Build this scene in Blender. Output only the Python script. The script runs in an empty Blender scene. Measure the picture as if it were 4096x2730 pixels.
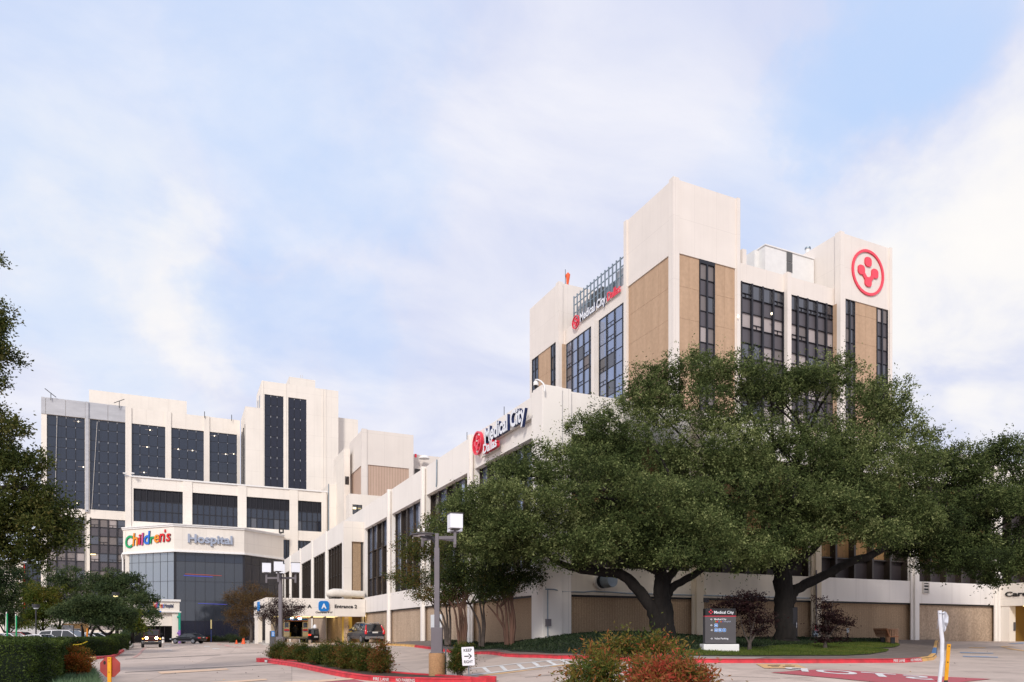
import bpy, bmesh, math, random
import numpy as np
from mathutils import Vector, Matrix
R = math.radians
sc = bpy.context.scene
COL = sc.collection

# ------------------------------------------------------------------ camera
F, CX, HY, EYE = 2900.0, 2048.0, 2530.0, 1.6      # survey of the site: focal length, principal point, horizon, eye height
FW = (0.42152, 0.90682); RT = (0.90682, -0.42152)  # view axis in the building grid (X along the long fronts, Y along the side fronts)
cam_d = bpy.data.cameras.new('camera'); cam = bpy.data.objects.new('camera', cam_d); COL.objects.link(cam)
cam_d.sensor_fit = 'HORIZONTAL'; cam_d.sensor_width = 36; cam_d.lens = 36 * F / 4096
cam_d.shift_y = (HY - 1365) / 4096; cam_d.clip_end = 5000; cam_d.clip_start = 0.1
cam.location = (0, 0, EYE); cam.rotation_euler = (R(90), 0, -math.atan2(FW[0], FW[1]))
sc.camera = cam
# ------------------------------------------------------------------ world, sun, exposure
SUN_EL, SUN_AZ = R(34), math.atan2(-0.62, -0.78)   # sun behind the camera's left shoulder, veiled by cloud
w = bpy.data.worlds.new('World'); sc.world = w; w.use_nodes = True
nt = w.node_tree; N = nt.nodes; L = nt.links; N.clear()
def nd(t, **k):
    n = N.new(t)
    for a, b in k.items(): setattr(n, a, b)
    return n
def mth(op, a, b=None, c=None):
    n = nd('ShaderNodeMath', operation=op)
    for i, v in enumerate((a, b, c)):
        if v is None: continue
        if isinstance(v, (int, float)): n.inputs[i].default_value = v
        else: L.new(v, n.inputs[i])
    return n.outputs[0]
tc = nd('ShaderNodeTexCoord'); sep = nd('ShaderNodeSeparateXYZ'); L.new(tc.outputs['Generated'], sep.inputs[0])
sky = nd('ShaderNodeTexSky', sky_type='NISHITA'); sky.sun_disc = False
sky.sun_elevation = SUN_EL; sky.sun_rotation = math.atan2(-0.62, -0.78)
sky.air_density = 1.2; sky.dust_density = 1.5
skm = nd('ShaderNodeMixRGB', blend_type='MULTIPLY'); skm.inputs[0].default_value = 1
L.new(sky.outputs[0], skm.inputs[1]); skm.inputs[2].default_value = (.115, .115, .115, 1)
zz = mth('ADD', mth('MAXIMUM', sep.outputs[2], 0.0), 0.32)
cmb = nd('ShaderNodeCombineXYZ'); L.new(mth('DIVIDE', sep.outputs[0], zz), cmb.inputs[0]); L.new(mth('DIVIDE', sep.outputs[1], zz), cmb.inputs[1])
def wnoise(scale, det, rough, off, dist=0.0, st=(1, 1)):
    mp = nd('ShaderNodeMapping'); mp.inputs['Location'].default_value = off; mp.inputs['Rotation'].default_value = (0, 0, R(25))
    mp.inputs['Scale'].default_value = (st[0], st[1], 1)
    L.new(cmb.outputs[0], mp.inputs[0])
    n = nd('ShaderNodeTexNoise'); n.inputs['Scale'].default_value = scale; n.inputs['Detail'].default_value = det
    n.inputs['Roughness'].default_value = rough; n.inputs['Distortion'].default_value = dist
    L.new(mp.outputs[0], n.inputs['Vector']); return n.outputs['Fac']
def smooth(v, a, b):
    n = nd('ShaderNodeMapRange', interpolation_type='SMOOTHSTEP')
    L.new(v, n.inputs[0]); n.inputs[1].default_value = a; n.inputs[2].default_value = b; return n.outputs[0]
def pdir(px, py):
    a = (px - CX) / F; v = Vector((FW[0] + a * RT[0], FW[1] + a * RT[1], (HY - py) / F)); return v.normalized()
_nz = nd('ShaderNodeTexNoise'); _nz.inputs['Scale'].default_value = 3.2; _nz.inputs['Detail'].default_value = 6; _nz.inputs['Roughness'].default_value = .6; L.new(tc.outputs['Generated'], _nz.inputs['Vector'])
_a = nd('ShaderNodeVectorMath', operation='SUBTRACT'); L.new(_nz.outputs['Color'], _a.inputs[0]); _a.inputs[1].default_value = (.5, .5, .5)
_b = nd('ShaderNodeVectorMath', operation='SCALE'); L.new(_a.outputs[0], _b.inputs[0]); _b.inputs['Scale'].default_value = .55
_c = nd('ShaderNodeVectorMath', operation='ADD'); L.new(tc.outputs['Generated'], _c.inputs[0]); L.new(_b.outputs[0], _c.inputs[1])
NV = nd('ShaderNodeVectorMath', operation='NORMALIZE'); L.new(_c.outputs[0], NV.inputs[0])
def blob(px, py, r0, r1, k=1.0):                    # a soft patch of sky around a compass direction
    d = pdir(px, py); vm = nd('ShaderNodeVectorMath', operation='DOT_PRODUCT')
    nv = NV
    L.new(nv.outputs[0], vm.inputs[0]); vm.inputs[1].default_value = d
    return mth('MULTIPLY', smooth(vm.outputs['Value'], math.cos(R(r1)), math.cos(R(r0))), k)
# clear patches between the clouds
clear = blob(3490, 90, 0.2, 8, .7)
for b in [(3080, 520, 1, 8, .32), (2100, 200, 0, 13, .15), (1250, 1280, 0, 8, .5), (1500, 1330, 0, 7, .3), (300, 1460, 0, 8, .5), (1150, 150, 1, 14, .66), (1500, 60, 0, 12, .35), (60, 300, 0, 16, .55), (3250, 1050, 1, 8, .2)]:
    clear = mth('MAXIMUM', clear, blob(*b))
n1 = wnoise(1.2, 7, .52, (3.1, 1.7, 0), .3, (1, 1.3)); n2 = wnoise(2.8, 8, .56, (7.7, 2.2, 4), .4, (1, 1.4))
cf = mth('ADD', mth('MULTIPLY', n1, .7), mth('MULTIPLY', n2, .35))
cl = smooth(mth('SUBTRACT', mth('ADD', cf, .33), mth('MULTIPLY', clear, .60)), 0.10, .86)
ramp = nd('ShaderNodeValToRGB'); e = ramp.color_ramp.elements
e[0].position = .34; e[0].color = (.60, .64, .81, 1); e[1].position = .68; e[1].color = (.79, .795, .865, 1)
L.new(n2, ramp.inputs[0])
warm = mth('MAXIMUM', mth('MAXIMUM', blob(3950, 1020, 1, 10, .7), blob(780, 1180, 0, 7, .6)), blob(250, 1050, 0, 11, .55))
warm = mth('MULTIPLY', warm, smooth(n2, .22, .55))
cw = nd('ShaderNodeMixRGB'); L.new(warm, cw.inputs[0]); L.new(ramp.outputs[0], cw.inputs[1]); cw.inputs[2].default_value = (.93, .895, .835, 1)
blue = nd('ShaderNodeMixRGB'); blue.inputs[0].default_value = .9; L.new(skm.outputs[0], blue.inputs[1]); blue.inputs[2].default_value = (.47, .64, .93, 1)
mx = nd('ShaderNodeMixRGB'); L.new(cl, mx.inputs[0]); L.new(blue.outputs[0], mx.inputs[1]); L.new(cw.outputs[0], mx.inputs[2])
bg = nd('ShaderNodeBackground'); L.new(mx.outputs[0], bg.inputs[0]); bg.inputs[1].default_value = 1.0
wo = nd('ShaderNodeOutputWorld'); L.new(bg.outputs[0], wo.inputs[0])
sd = bpy.data.lights.new('sun', 'SUN'); sd.energy = 2.2; sd.angle = R(10); sd.color = (1, .93, .85)
so = bpy.data.objects.new('sun', sd); COL.objects.link(so)
sv = Vector((-0.62 * math.cos(SUN_EL), -0.78 * math.cos(SUN_EL), math.sin(SUN_EL)))
so.rotation_euler = sv.to_track_quat('Z', 'Y').to_euler()
vs = sc.view_settings; vs.view_transform = 'Standard'; vs.look = 'None'; vs.gamma = 1; vs.exposure = 0.18
# ------------------------------------------------------------------ materials
M = {}
def mat(name, col, rough=.7, metal=0, spec=.4, var=0, vs=3.0, bump=0, bs=30, col2=None, emit=None, es=0, trans=0, alpha=None, coat=0, stretch=None):
    m = bpy.data.materials.new(name); m.use_nodes = True; t = m.node_tree; b = t.nodes['Principled BSDF']
    b.inputs['Base Color'].default_value = (*col, 1); b.inputs['Roughness'].default_value = rough
    b.inputs['Metallic'].default_value = metal; b.inputs['Specular IOR Level'].default_value = spec
    if coat: b.inputs['Coat Weight'].default_value = coat; b.inputs['Coat Roughness'].default_value = .05
    if trans: b.inputs['Transmission Weight'].default_value = trans
    if emit: b.inputs['Emission Color'].default_value = (*emit, 1); b.inputs['Emission Strength'].default_value = es
    if var or bump:
        g = t.nodes.new('ShaderNodeNewGeometry'); src = g.outputs['Position']
        if stretch:
            mp = t.nodes.new('ShaderNodeMapping'); mp.inputs['Scale'].default_value = stretch; t.links.new(src, mp.inputs[0]); src = mp.outputs[0]
    if var:
        n = t.nodes.new('ShaderNodeTexNoise'); n.inputs['Scale'].default_value = vs; n.inputs['Detail'].default_value = 6; t.links.new(src, n.inputs['Vector'])
        r = t.nodes.new('ShaderNodeValToRGB'); r.color_ramp.elements[0].position = .3; r.color_ramp.elements[1].position = .7
        c2 = col2 or tuple(c * (1 - var) for c in col)
        r.color_ramp.elements[0].color = (*c2, 1); r.color_ramp.elements[1].color = (*[min(1, c * (1 + var * .3)) for c in col], 1)
        t.links.new(n.outputs['Fac'], r.inputs[0]); t.links.new(r.outputs[0], b.inputs['Base Color'])
    if bump:
        n = t.nodes.new('ShaderNodeTexNoise'); n.inputs['Scale'].default_value = bs; n.inputs['Detail'].default_value = 4; t.links.new(src, n.inputs['Vector'])
        bp = t.nodes.new('ShaderNodeBump'); bp.inputs['Strength'].default_value = bump; bp.inputs['Distance'].default_value = .03
        t.links.new(n.outputs['Fac'], bp.inputs['Height']); t.links.new(bp.outputs[0], b.inputs['Normal'])
    M[name] = m; return m
def lines(t, src, period, width, off=0.0):           # 1 on a thin line every `period` metres
    a = t.nodes.new('ShaderNodeMath'); a.operation = 'ADD'; a.inputs[1].default_value = off + 1000 * period; t.links.new(src, a.inputs[0])
    m = t.nodes.new('ShaderNodeMath'); m.operation = 'MODULO'; m.inputs[1].default_value = period; t.links.new(a.outputs[0], m.inputs[0])
    l = t.nodes.new('ShaderNodeMath'); l.operation = 'LESS_THAN'; l.inputs[1].default_value = width; t.links.new(m.outputs[0], l.inputs[0]); return l.outputs[0]
def panel_wall(name, col, pu=2.9, pz=3.5, offz=0, dirt=.05):
    """painted precast: joints, faint rain streaks, fine grain"""
    m = mat(name, col, .75, var=.05, vs=.35, bump=.12, bs=60); t = m.node_tree; b = t.nodes['Principled BSDF']
    g = t.nodes.new('ShaderNodeNewGeometry'); s = t.nodes.new('ShaderNodeSeparateXYZ'); t.links.new(g.outputs['Position'], s.inputs[0])
    ad = t.nodes.new('ShaderNodeMath'); ad.operation = 'ADD'; t.links.new(s.outputs[0], ad.inputs[0]); t.links.new(s.outputs[1], ad.inputs[1])
    l1 = lines(t, ad.outputs[0], pu, .035); l2 = lines(t, s.outputs[2], pz, .035, offz)
    mx = t.nodes.new('ShaderNodeMath'); mx.operation = 'MAXIMUM'; t.links.new(l1, mx.inputs[0]); t.links.new(l2, mx.inputs[1])
    mp = t.nodes.new('ShaderNodeMapping'); mp.inputs['Scale'].default_value = (1.6, 1.6, .09); t.links.new(g.outputs['Position'], mp.inputs[0])
    n = t.nodes.new('ShaderNodeTexNoise'); n.inputs['Scale'].default_value = 1.1; n.inputs['Detail'].default_value = 5; t.links.new(mp.outputs[0], n.inputs['Vector'])
    r = t.nodes.new('ShaderNodeMapRange'); r.inputs[1].default_value = .5; r.inputs[2].default_value = .8; r.inputs[4].default_value = dirt; t.links.new(n.outputs['Fac'], r.inputs[0])
    k = t.nodes.new('ShaderNodeMath'); k.operation = 'MULTIPLY_ADD'; k.inputs[1].default_value = .20; t.links.new(mx.outputs[0], k.inputs[0]); t.links.new(r.outputs[0], k.inputs[2])
    old = b.inputs['Base Color'].links[0].from_socket
    q = t.nodes.new('ShaderNodeMixRGB'); t.links.new(k.outputs[0], q.inputs[0]); t.links.new(old, q.inputs[1]); q.inputs[2].default_value = (.2, .16, .13, 1)
    t.links.new(q.outputs[0], b.inputs['Base Color']); return m
panel_wall('cream_wall', (.85, .785, .705), 3.3, 3.9, 0, .08); panel_wall('pale_wall', (.88, .83, .77), 3.1, 40, 0, .08); panel_wall('tower_wall', (.80, .735, .675), 3.1, 7, 1.5, .06)
panel_wall('tan_shaded_band', (.72, .65, .55), 3.05, 40, 0, .16); panel_wall('tan_wall', (.70, .60, .46), 3.1, 40, 0, .08); panel_wall('white_band', (.84, .79, .74), 3.05, 40, 0, .12)
def aggregate(name, col, ribs=0.0, sc_=14, var=.3, stain=.35):
    m = mat(name, col, .9, var=var, vs=sc_, bump=.5, bs=22); t = m.node_tree; b = t.nodes['Principled BSDF']
    g = t.nodes.new('ShaderNodeNewGeometry'); mp = t.nodes.new('ShaderNodeMapping'); mp.inputs['Scale'].default_value = (.8, .8, .12); t.links.new(g.outputs['Position'], mp.inputs[0])
    n = t.nodes.new('ShaderNodeTexNoise'); n.inputs['Scale'].default_value = 1.4; n.inputs['Detail'].default_value = 6; t.links.new(mp.outputs[0], n.inputs['Vector'])
    r = t.nodes.new('ShaderNodeMapRange'); r.inputs[1].default_value = .35; r.inputs[2].default_value = .75; r.inputs[3].default_value = .0; r.inputs[4].default_value = stain; t.links.new(n.outputs['Fac'], r.inputs[0])
    fac = r.outputs[0]
    if ribs:
        s = t.nodes.new('ShaderNodeSeparateXYZ'); t.links.new(g.outputs['Position'], s.inputs[0])
        ad = t.nodes.new('ShaderNodeMath'); ad.operation = 'ADD'; t.links.new(s.outputs[0], ad.inputs[0]); t.links.new(s.outputs[1], ad.inputs[1])
        l = lines(t, ad.outputs[0], ribs, ribs * .35)
        q = t.nodes.new('ShaderNodeMath'); q.operation = 'MULTIPLY_ADD'; q.inputs[1].default_value = .28; t.links.new(l, q.inputs[0]); t.links.new(fac, q.inputs[2]); fac = q.outputs[0]
    old = b.inputs['Base Color'].links[0].from_socket
    x = t.nodes.new('ShaderNodeMixRGB'); t.links.new(fac, x.inputs[0]); t.links.new(old, x.inputs[1]); x.inputs[2].default_value = (col[0] * .45, col[1] * .4, col[2] * .35, 1)
    t.links.new(x.outputs[0], b.inputs['Base Color']); return m
aggregate('tan_aggregate', (.57, .43, .31), 0, 9, .36, .5); aggregate('tower_stone', (.54, .37, .245), 0, 2.5, .10, .30); aggregate('ribbed_aggregate', (.47, .33, .21), .155, 14, .3, .3); aggregate('pink_aggregate', (.58, .42, .33), .45, 2, .05, .15); aggregate('pebble', (.45, .26, .13), 0, 25)
def glass(name, col, rough=.04, spec=.9, var=0):
    m = mat(name, col, rough, 0, spec, var=var, vs=.5, bump=.02, bs=.9); b = m.node_tree.nodes['Principled BSDF']; b.inputs['IOR'].default_value = 1.75; return m
glass('glass_blue', (.020, .027, .045), .06, .42); glass('glass_navy', (.006, .008, .022), .25, .35); glass('glass_brown', (.020, .016, .015), .03, .8)
glass('glass_grey', (.05, .052, .065), .06, .8); glass('glass_mirror', (.10, .12, .16), .02, 1.0); M['glass_mirror'].node_tree.nodes['Principled BSDF'].inputs['Metallic'].default_value = .55
M['glass_mirror'].node_tree.nodes['Principled BSDF'].inputs['Base Color'].default_value = (.28, .34, .48, 1)
glass('glass_teal', (.33, .36, .38), .08, .9); M['glass_teal'].node_tree.nodes['Principled BSDF'].inputs['Metallic'].default_value = .6
glass('glass_lobby', (.03, .036, .048), .05, .55); glass('glass_pale', (.30, .38, .5), .05, .8)
mat('spandrel', (.095, .085, .095), .35, spec=.5, var=.1, vs=.3); mat('spandrel_navy', (.008, .008, .013), .5); mat('blind', (.42, .37, .36), .6, var=.08, vs=.6); mat('blind_dim', (.20, .175, .17), .5, var=.12, vs=.6)
mat('spandrel_dark', (.045, .036, .038), .5, spec=.3); mat('curtain', (.33, .19, .08), .8, var=.4, vs=3, stretch=(3, 3, .1)); mat('mullion', (.014, .014, .02), .45, spec=.5); mat('bronze', (.035, .026, .02), .4)
mat('rail_light', (.78, .72, .64), .6, var=.08, vs=3); mat('clip', (.5, .5, .52), .5); mat('metal_panel', (.50, .50, .52), .45, .3, var=.16, vs=.6, stretch=(.5, .5, 2.5)); mat('galvanised', (.30, .36, .41), .45, .6, var=.2, vs=2)
mat('louvre', (.12, .12, .12), .6); mat('unit_white', (.55, .55, .55), .6, var=.1, vs=1); mat('roof', (.32, .31, .30), .9, var=.2, vs=.5)
mat('white_paint', (.80, .79, .77), .5, var=.06, vs=1.5); mat('trim_white', (.82, .80, .78), .5)
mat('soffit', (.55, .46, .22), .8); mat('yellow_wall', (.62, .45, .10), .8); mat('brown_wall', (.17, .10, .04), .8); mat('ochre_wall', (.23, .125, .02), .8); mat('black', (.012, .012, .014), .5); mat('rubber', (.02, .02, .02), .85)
mat('lamp_on', (1, .85, .5), emit=(1, .80, .38), es=1.5); mat('spot_on', (1, .9, .7), emit=(1, .85, .6), es=2.6); mat('white_lamp', (1, 1, 1), emit=(.95, .95, 1), es=6); mat('red_on', (.6, .02, .02), .3, emit=(1, .05, .02), es=1.6)
mat('amber_on', (1, .4, .05), .3, emit=(1, .35, .03), es=4); mat('headlamp_on', (1, .9, .6), emit=(1, .66, .30), es=26); mat('neon_reflection_red', (.2, .05, .05), emit=(1, .15, .1), es=.22); mat('neon_reflection_blue', (.05, .05, .3), emit=(.12, .15, 1), es=.28)
mat('sign_red', (.72, .03, .06), .35, spec=.5); mat('sign_red_face', (.85, .07, .11), .35); mat('sign_navy', (.012, .025, .10), .35); mat('sign_white', (.82, .84, .88), .35); mat('sign_black', (.012, .012, .012), .4); mat('sign_blue', (.01, .19, .56), .4)
mat('sign_grey', (.085, .08, .085), .5, var=.05, vs=3); mat('sign_silver', (.42, .46, .55), .3, .4); mat('rail_grey', (.62, .58, .53), .5)
for nme, c in dict(c_green=(.01, .35, .12), c_orange=(.85, .28, .02), c_red=(.65, .02, .02), c_pink=(.55, .08, .25), c_blue=(.02, .16, .62), c_purple=(.28, .14, .5), c_teal=(.02, .36, .24), c_yellow=(.7, .5, .02)).items(): mat(nme, c, .4)
mat('pole_grey', (.165, .15, .165), .5, .1, var=.12, vs=2); mat('opal', (.74, .75, .8), .3, emit=(.8, .82, .9), es=.12); mat('dark_metal', (.05, .05, .055), .45, .4)
mat('post_yellow', (.80, .36, .01), .45, var=.2, vs=6); mat('post_white', (.72, .73, .78), .35, var=.12, vs=5); mat('sign_back_red', (.36, .05, .04), .5, var=.25, vs=5); mat('scuff', (.03, .02, .02), .9)
mat('cone', (.85, .12, .03), .5); mat('wood', (.26, .10, .045), .6, var=.4, vs=9); mat('wood_light', (.36, .2, .12), .6, var=.3, vs=9)
mat('kerb_red', (.64, .035, .05), .6, var=.5, vs=3.5, bump=.3, bs=25, col2=(.42, .03, .04)); mat('kerb_yellow', (.72, .42, .14), .7, var=.3, vs=3); mat('kerb_blue', (.08, .2, .42), .7); mat('kerb_plain', (.50, .46, .42), .8, var=.2, vs=2)
mat('paint_red', (.43, .075, .095), .7, var=.35, vs=1.6, col2=(.38, .11, .12)); mat('paint_white', (.72, .72, .72), .7, var=.25, vs=4, col2=(.55, .54, .52)); mat('paint_yellow', (.68, .40, .16), .7, var=.3, vs=5, col2=(.55, .38, .22)); mat('paint_peach', (.74, .50, .33), .75, var=.2, vs=5, col2=(.62, .46, .34)); mat('paint_blue', (.1, .26, .52), .7, var=.5, vs=4, col2=(.45, .42, .4)); mat('paint_old', (.55, .25, .22), .8, var=.4, vs=3, col2=(.46, .36, .32))
mat('tar', (.06, .055, .05), .8)
mat('soil', (.075, .05, .035), .95, var=.5, vs=8, bump=.6, bs=20); mat('asphalt_walk', (.17, .135, .115), .9, var=.25, vs=2, bump=.3, bs=40); mat('walk', (.33, .30, .27), .85, var=.25, vs=1.2, bump=.2, bs=30)
mat('lawn_base', (.06, .085, .022), .95, var=.4, vs=3); mat('cover_base', (.018, .03, .014), .95, var=.5, vs=6)
mat('bark_dark', (.014, .011, .0095), .95, var=.5, vs=7, bump=1, bs=14, stretch=(1, 1, .25)); mat('bark_red', (.12, .062, .042), .8, var=.55, vs=5, bump=.5, bs=12, stretch=(1, 1, .2)); mat('bark_grey', (.10, .08, .07), .9, var=.4, vs=7, bump=.6, bs=14)
mat('skin', (.35, .2, .13), .6); mat('jacket', (.02, .02, .025), .8); mat('blanket', (.45, .33, .06), .8); mat('hair', (.02, .012, .01), .7)
mat('paper', (.72, .74, .76), .6)
def car_paint(name, col, metal=.1, rough=.3): return mat(name, col, rough, metal, .4, coat=.45)
car_paint('paint_suv', (.032, .038, .055)); car_paint('paint_black', (.008, .009, .013)); car_paint('paint_car_white', (.78, .78, .80), 0); car_paint('paint_maroon', (.08, .02, .015)); car_paint('paint_silver', (.45, .46, .48), .6); car_paint('paint_carred', (.4, .02, .02)); car_paint('paint_amb', (.74, .68, .5), 0)
mat('car_glass', (.015, .018, .022), .05, spec=1.0); mat('chrome', (.7, .7, .72), .15, 1); mat('rim', (.42, .43, .45), .3, .8); mat('bumper_grey', (.2, .19, .19), .6); mat('tail_red', (.55, .01, .015), .15, spec=.8, emit=(1, .02, .02), es=.15); mat('plate', (.7, .7, .68), .5)
def leaf(name, cols, rough=.55, tl=.25):
    """leaf cards: colour by the per-leaf attribute 'tint', a little light through the blade"""
    m = bpy.data.materials.new(name); m.use_nodes = True; t = m.node_tree; b = t.nodes['Principled BSDF']
    at = t.nodes.new('ShaderNodeAttribute'); at.attribute_name = 'tint'
    r = t.nodes.new('ShaderNodeValToRGB'); el = r.color_ramp.elements
    while len(el) < len(cols): el.new(.5)
    for i, c in enumerate(cols): el[i].position = i / (len(cols) - 1); el[i].color = (*c, 1)
    t.links.new(at.outputs['Fac'], r.inputs[0]); t.links.new(r.outputs[0], b.inputs['Base Color']); b.inputs['Roughness'].default_value = rough; b.inputs['Specular IOR Level'].default_value = .15
    tr = t.nodes.new('ShaderNodeBsdfTranslucent'); t.links.new(r.outputs[0], tr.inputs[0]); mx = t.nodes.new('ShaderNodeMixShader'); mx.inputs[0].default_value = tl
    t.links.new(b.outputs[0], mx.inputs[1]); t.links.new(tr.outputs[0], mx.inputs[2]); t.links.new(mx.outputs[0], t.nodes['Material Output'].inputs[0]); M[name] = m
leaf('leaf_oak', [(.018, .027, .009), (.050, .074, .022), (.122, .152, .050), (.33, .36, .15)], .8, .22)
leaf('leaf_oak_near', [(.016, .026, .007), (.038, .055, .012), (.075, .085, .018), (.13, .11, .03)])
leaf('leaf_crape', [(.018, .030, .010), (.045, .065, .016), (.10, .11, .025), (.17, .075, .03)])
leaf('leaf_lot', [(.020, .036, .016), (.045, .072, .026), (.085, .115, .042), (.14, .15, .06)])
leaf('leaf_lime', [(.03, .055, .008), (.07, .10, .012), (.12, .12, .015), (.15, .10, .02)])
leaf('leaf_brown', [(.05, .035, .018), (.09, .06, .025), (.14, .075, .03), (.09, .08, .02)])
leaf('leaf_maple', [(.008, .005, .006), (.016, .007, .008), (.030, .010, .010), (.02, .010, .012)])
leaf('leaf_twig', [(.028, .018, .018), (.045, .028, .026), (.07, .042, .038), (.05, .024, .024)])
leaf('leaf_nandina', [(.018, .038, .008), (.05, .075, .014), (.10, .10, .018), (.22, .06, .025)])
leaf('leaf_nandina_red', [(.045, .075, .015), (.13, .13, .022), (.24, .10, .03), (.36, .055, .035)])
leaf('leaf_hedge', [(.016, .03, .008), (.04, .066, .014), (.08, .115, .022), (.15, .19, .035)])
leaf('leaf_amber', [(.04, .05, .010), (.10, .08, .012), (.20, .08, .01), (.24, .05, .01)])
leaf('leaf_cover', [(.010, .022, .010), (.020, .035, .015), (.035, .055, .024), (.06, .07, .03)])
leaf('leaf_grass', [(.045, .075, .014), (.08, .12, .020), (.12, .15, .03), (.22, .19, .05)])
leaf('leaf_tuft', [(.05, .10, .05), (.09, .16, .08), (.14, .21, .11), (.2, .26, .15)])
def ground_mat():
    m = mat('concrete', (.56, .455, .39), .8, var=.16, vs=.22, bump=.12, bs=50); t = m.node_tree; b = t.nodes['Principled BSDF']
    g = t.nodes.new('ShaderNodeNewGeometry'); mp = t.nodes.new('ShaderNodeMapping'); mp.inputs['Rotation'].default_value = (0, 0, R(8)); t.links.new(g.outputs['Position'], mp.inputs[0])
    s = t.nodes.new('ShaderNodeSeparateXYZ'); t.links.new(mp.outputs[0], s.inputs[0])
    l1 = lines(t, s.outputs[0], 4.6, .035); l2 = lines(t, s.outputs[1], 6.2, .045, 1.0)
    mx = t.nodes.new('ShaderNodeMath'); mx.operation = 'MAXIMUM'; t.links.new(l1, mx.inputs[0]); t.links.new(l2, mx.inputs[1])
    n = t.nodes.new('ShaderNodeTexNoise'); n.inputs['Scale'].default_value = .9; n.inputs['Detail'].default_value = 8; n.inputs['Roughness'].default_value = .65; t.links.new(g.outputs['Position'], n.inputs['Vector'])
    r = t.nodes.new('ShaderNodeMapRange'); r.inputs[1].default_value = .48; r.inputs[2].default_value = .78; r.inputs[4].default_value = .52; t.links.new(n.outputs['Fac'], r.inputs[0])
    n3 = t.nodes.new('ShaderNodeTexNoise'); n3.inputs['Scale'].default_value = 9; n3.inputs['Detail'].default_value = 5; t.links.new(g.outputs['Position'], n3.inputs['Vector'])
    r3 = t.nodes.new('ShaderNodeMapRange'); r3.inputs[1].default_value = .62; r3.inputs[2].default_value = .72; r3.inputs[4].default_value = .25; t.links.new(n3.outputs['Fac'], r3.inputs[0])
    k = t.nodes.new('ShaderNodeMath'); k.operation = 'MULTIPLY_ADD'; k.inputs[1].default_value = .38; t.links.new(mx.outputs[0], k.inputs[0]); t.links.new(r.outputs[0], k.inputs[2])
    k2 = t.nodes.new('ShaderNodeMath'); k2.operation = 'MAXIMUM'; t.links.new(k.outputs[0], k2.inputs[0]); t.links.new(r3.outputs[0], k2.inputs[1])
    old = b.inputs['Base Color'].links[0].from_socket
    fl = []
    for o_, p_, of in ((s.outputs[0], 4.6, 0), (s.outputs[1], 6.2, 1.0)):
        a1 = t.nodes.new('ShaderNodeMath'); a1.operation = 'ADD'; a1.inputs[1].default_value = of; t.links.new(o_, a1.inputs[0]); a2 = t.nodes.new('ShaderNodeMath'); a2.operation = 'DIVIDE'; a2.inputs[1].default_value = p_; t.links.new(a1.outputs[0], a2.inputs[0])
        a3 = t.nodes.new('ShaderNodeMath'); a3.operation = 'FLOOR'; t.links.new(a2.outputs[0], a3.inputs[0]); fl.append(a3.outputs[0])
    cx_ = t.nodes.new('ShaderNodeCombineXYZ'); t.links.new(fl[0], cx_.inputs[0]); t.links.new(fl[1], cx_.inputs[1]); wn_ = t.nodes.new('ShaderNodeTexWhiteNoise'); wn_.noise_dimensions = '2D'; t.links.new(cx_.outputs[0], wn_.inputs['Vector'])
    wr = t.nodes.new('ShaderNodeMapRange'); wr.inputs[3].default_value = .84; wr.inputs[4].default_value = 1.06; t.links.new(wn_.outputs['Value'], wr.inputs[0]); wc = t.nodes.new('ShaderNodeMixRGB'); wc.blend_type = 'MULTIPLY'; wc.inputs[0].default_value = 1; t.links.new(old, wc.inputs[1]); t.links.new(wr.outputs[0], wc.inputs[2]); old = wc.outputs[0]
    q = t.nodes.new('ShaderNodeMixRGB'); t.links.new(k2.outputs[0], q.inputs[0]); t.links.new(old, q.inputs[1]); q.inputs[2].default_value = (.16, .125, .105, 1)
    t.links.new(q.outputs[0], b.inputs['Base Color'])
ground_mat()
# ------------------------------------------------------------------ helpers
def ray(px): a = (px - CX) / F; return FW[0] + a * RT[0], FW[1] + a * RT[1]
def at(px, py, D): dx, dy = ray(px); return Vector((dx * D, dy * D, EYE + (HY - py) / F * D))
def uY(px, Y): dx, dy = ray(px); return Y * dx / dy
def uX(px, X): dx, dy = ray(px); return X * dy / dx
def zY(px, py, Y): return EYE + (HY - py) / F * Y / ray(px)[1]
def zX(px, py, X): return EYE + (HY - py) / F * X / ray(px)[0]
ORG = {}
def tag(o, label=None, cat=None, group=None, kind=None):
    if label: o['label'] = label
    if cat: o['category'] = cat
    if group: o['group'] = group
    if kind: o['kind'] = kind
    return o
def thing(name, label, cat, loc=(0, 0, 0), group=None):
    o = bpy.data.objects.new(name, None); COL.objects.link(o); o.location = loc; o.empty_display_size = .2
    ORG[o.name] = Vector(loc); return tag(o, label, cat, group)
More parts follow.
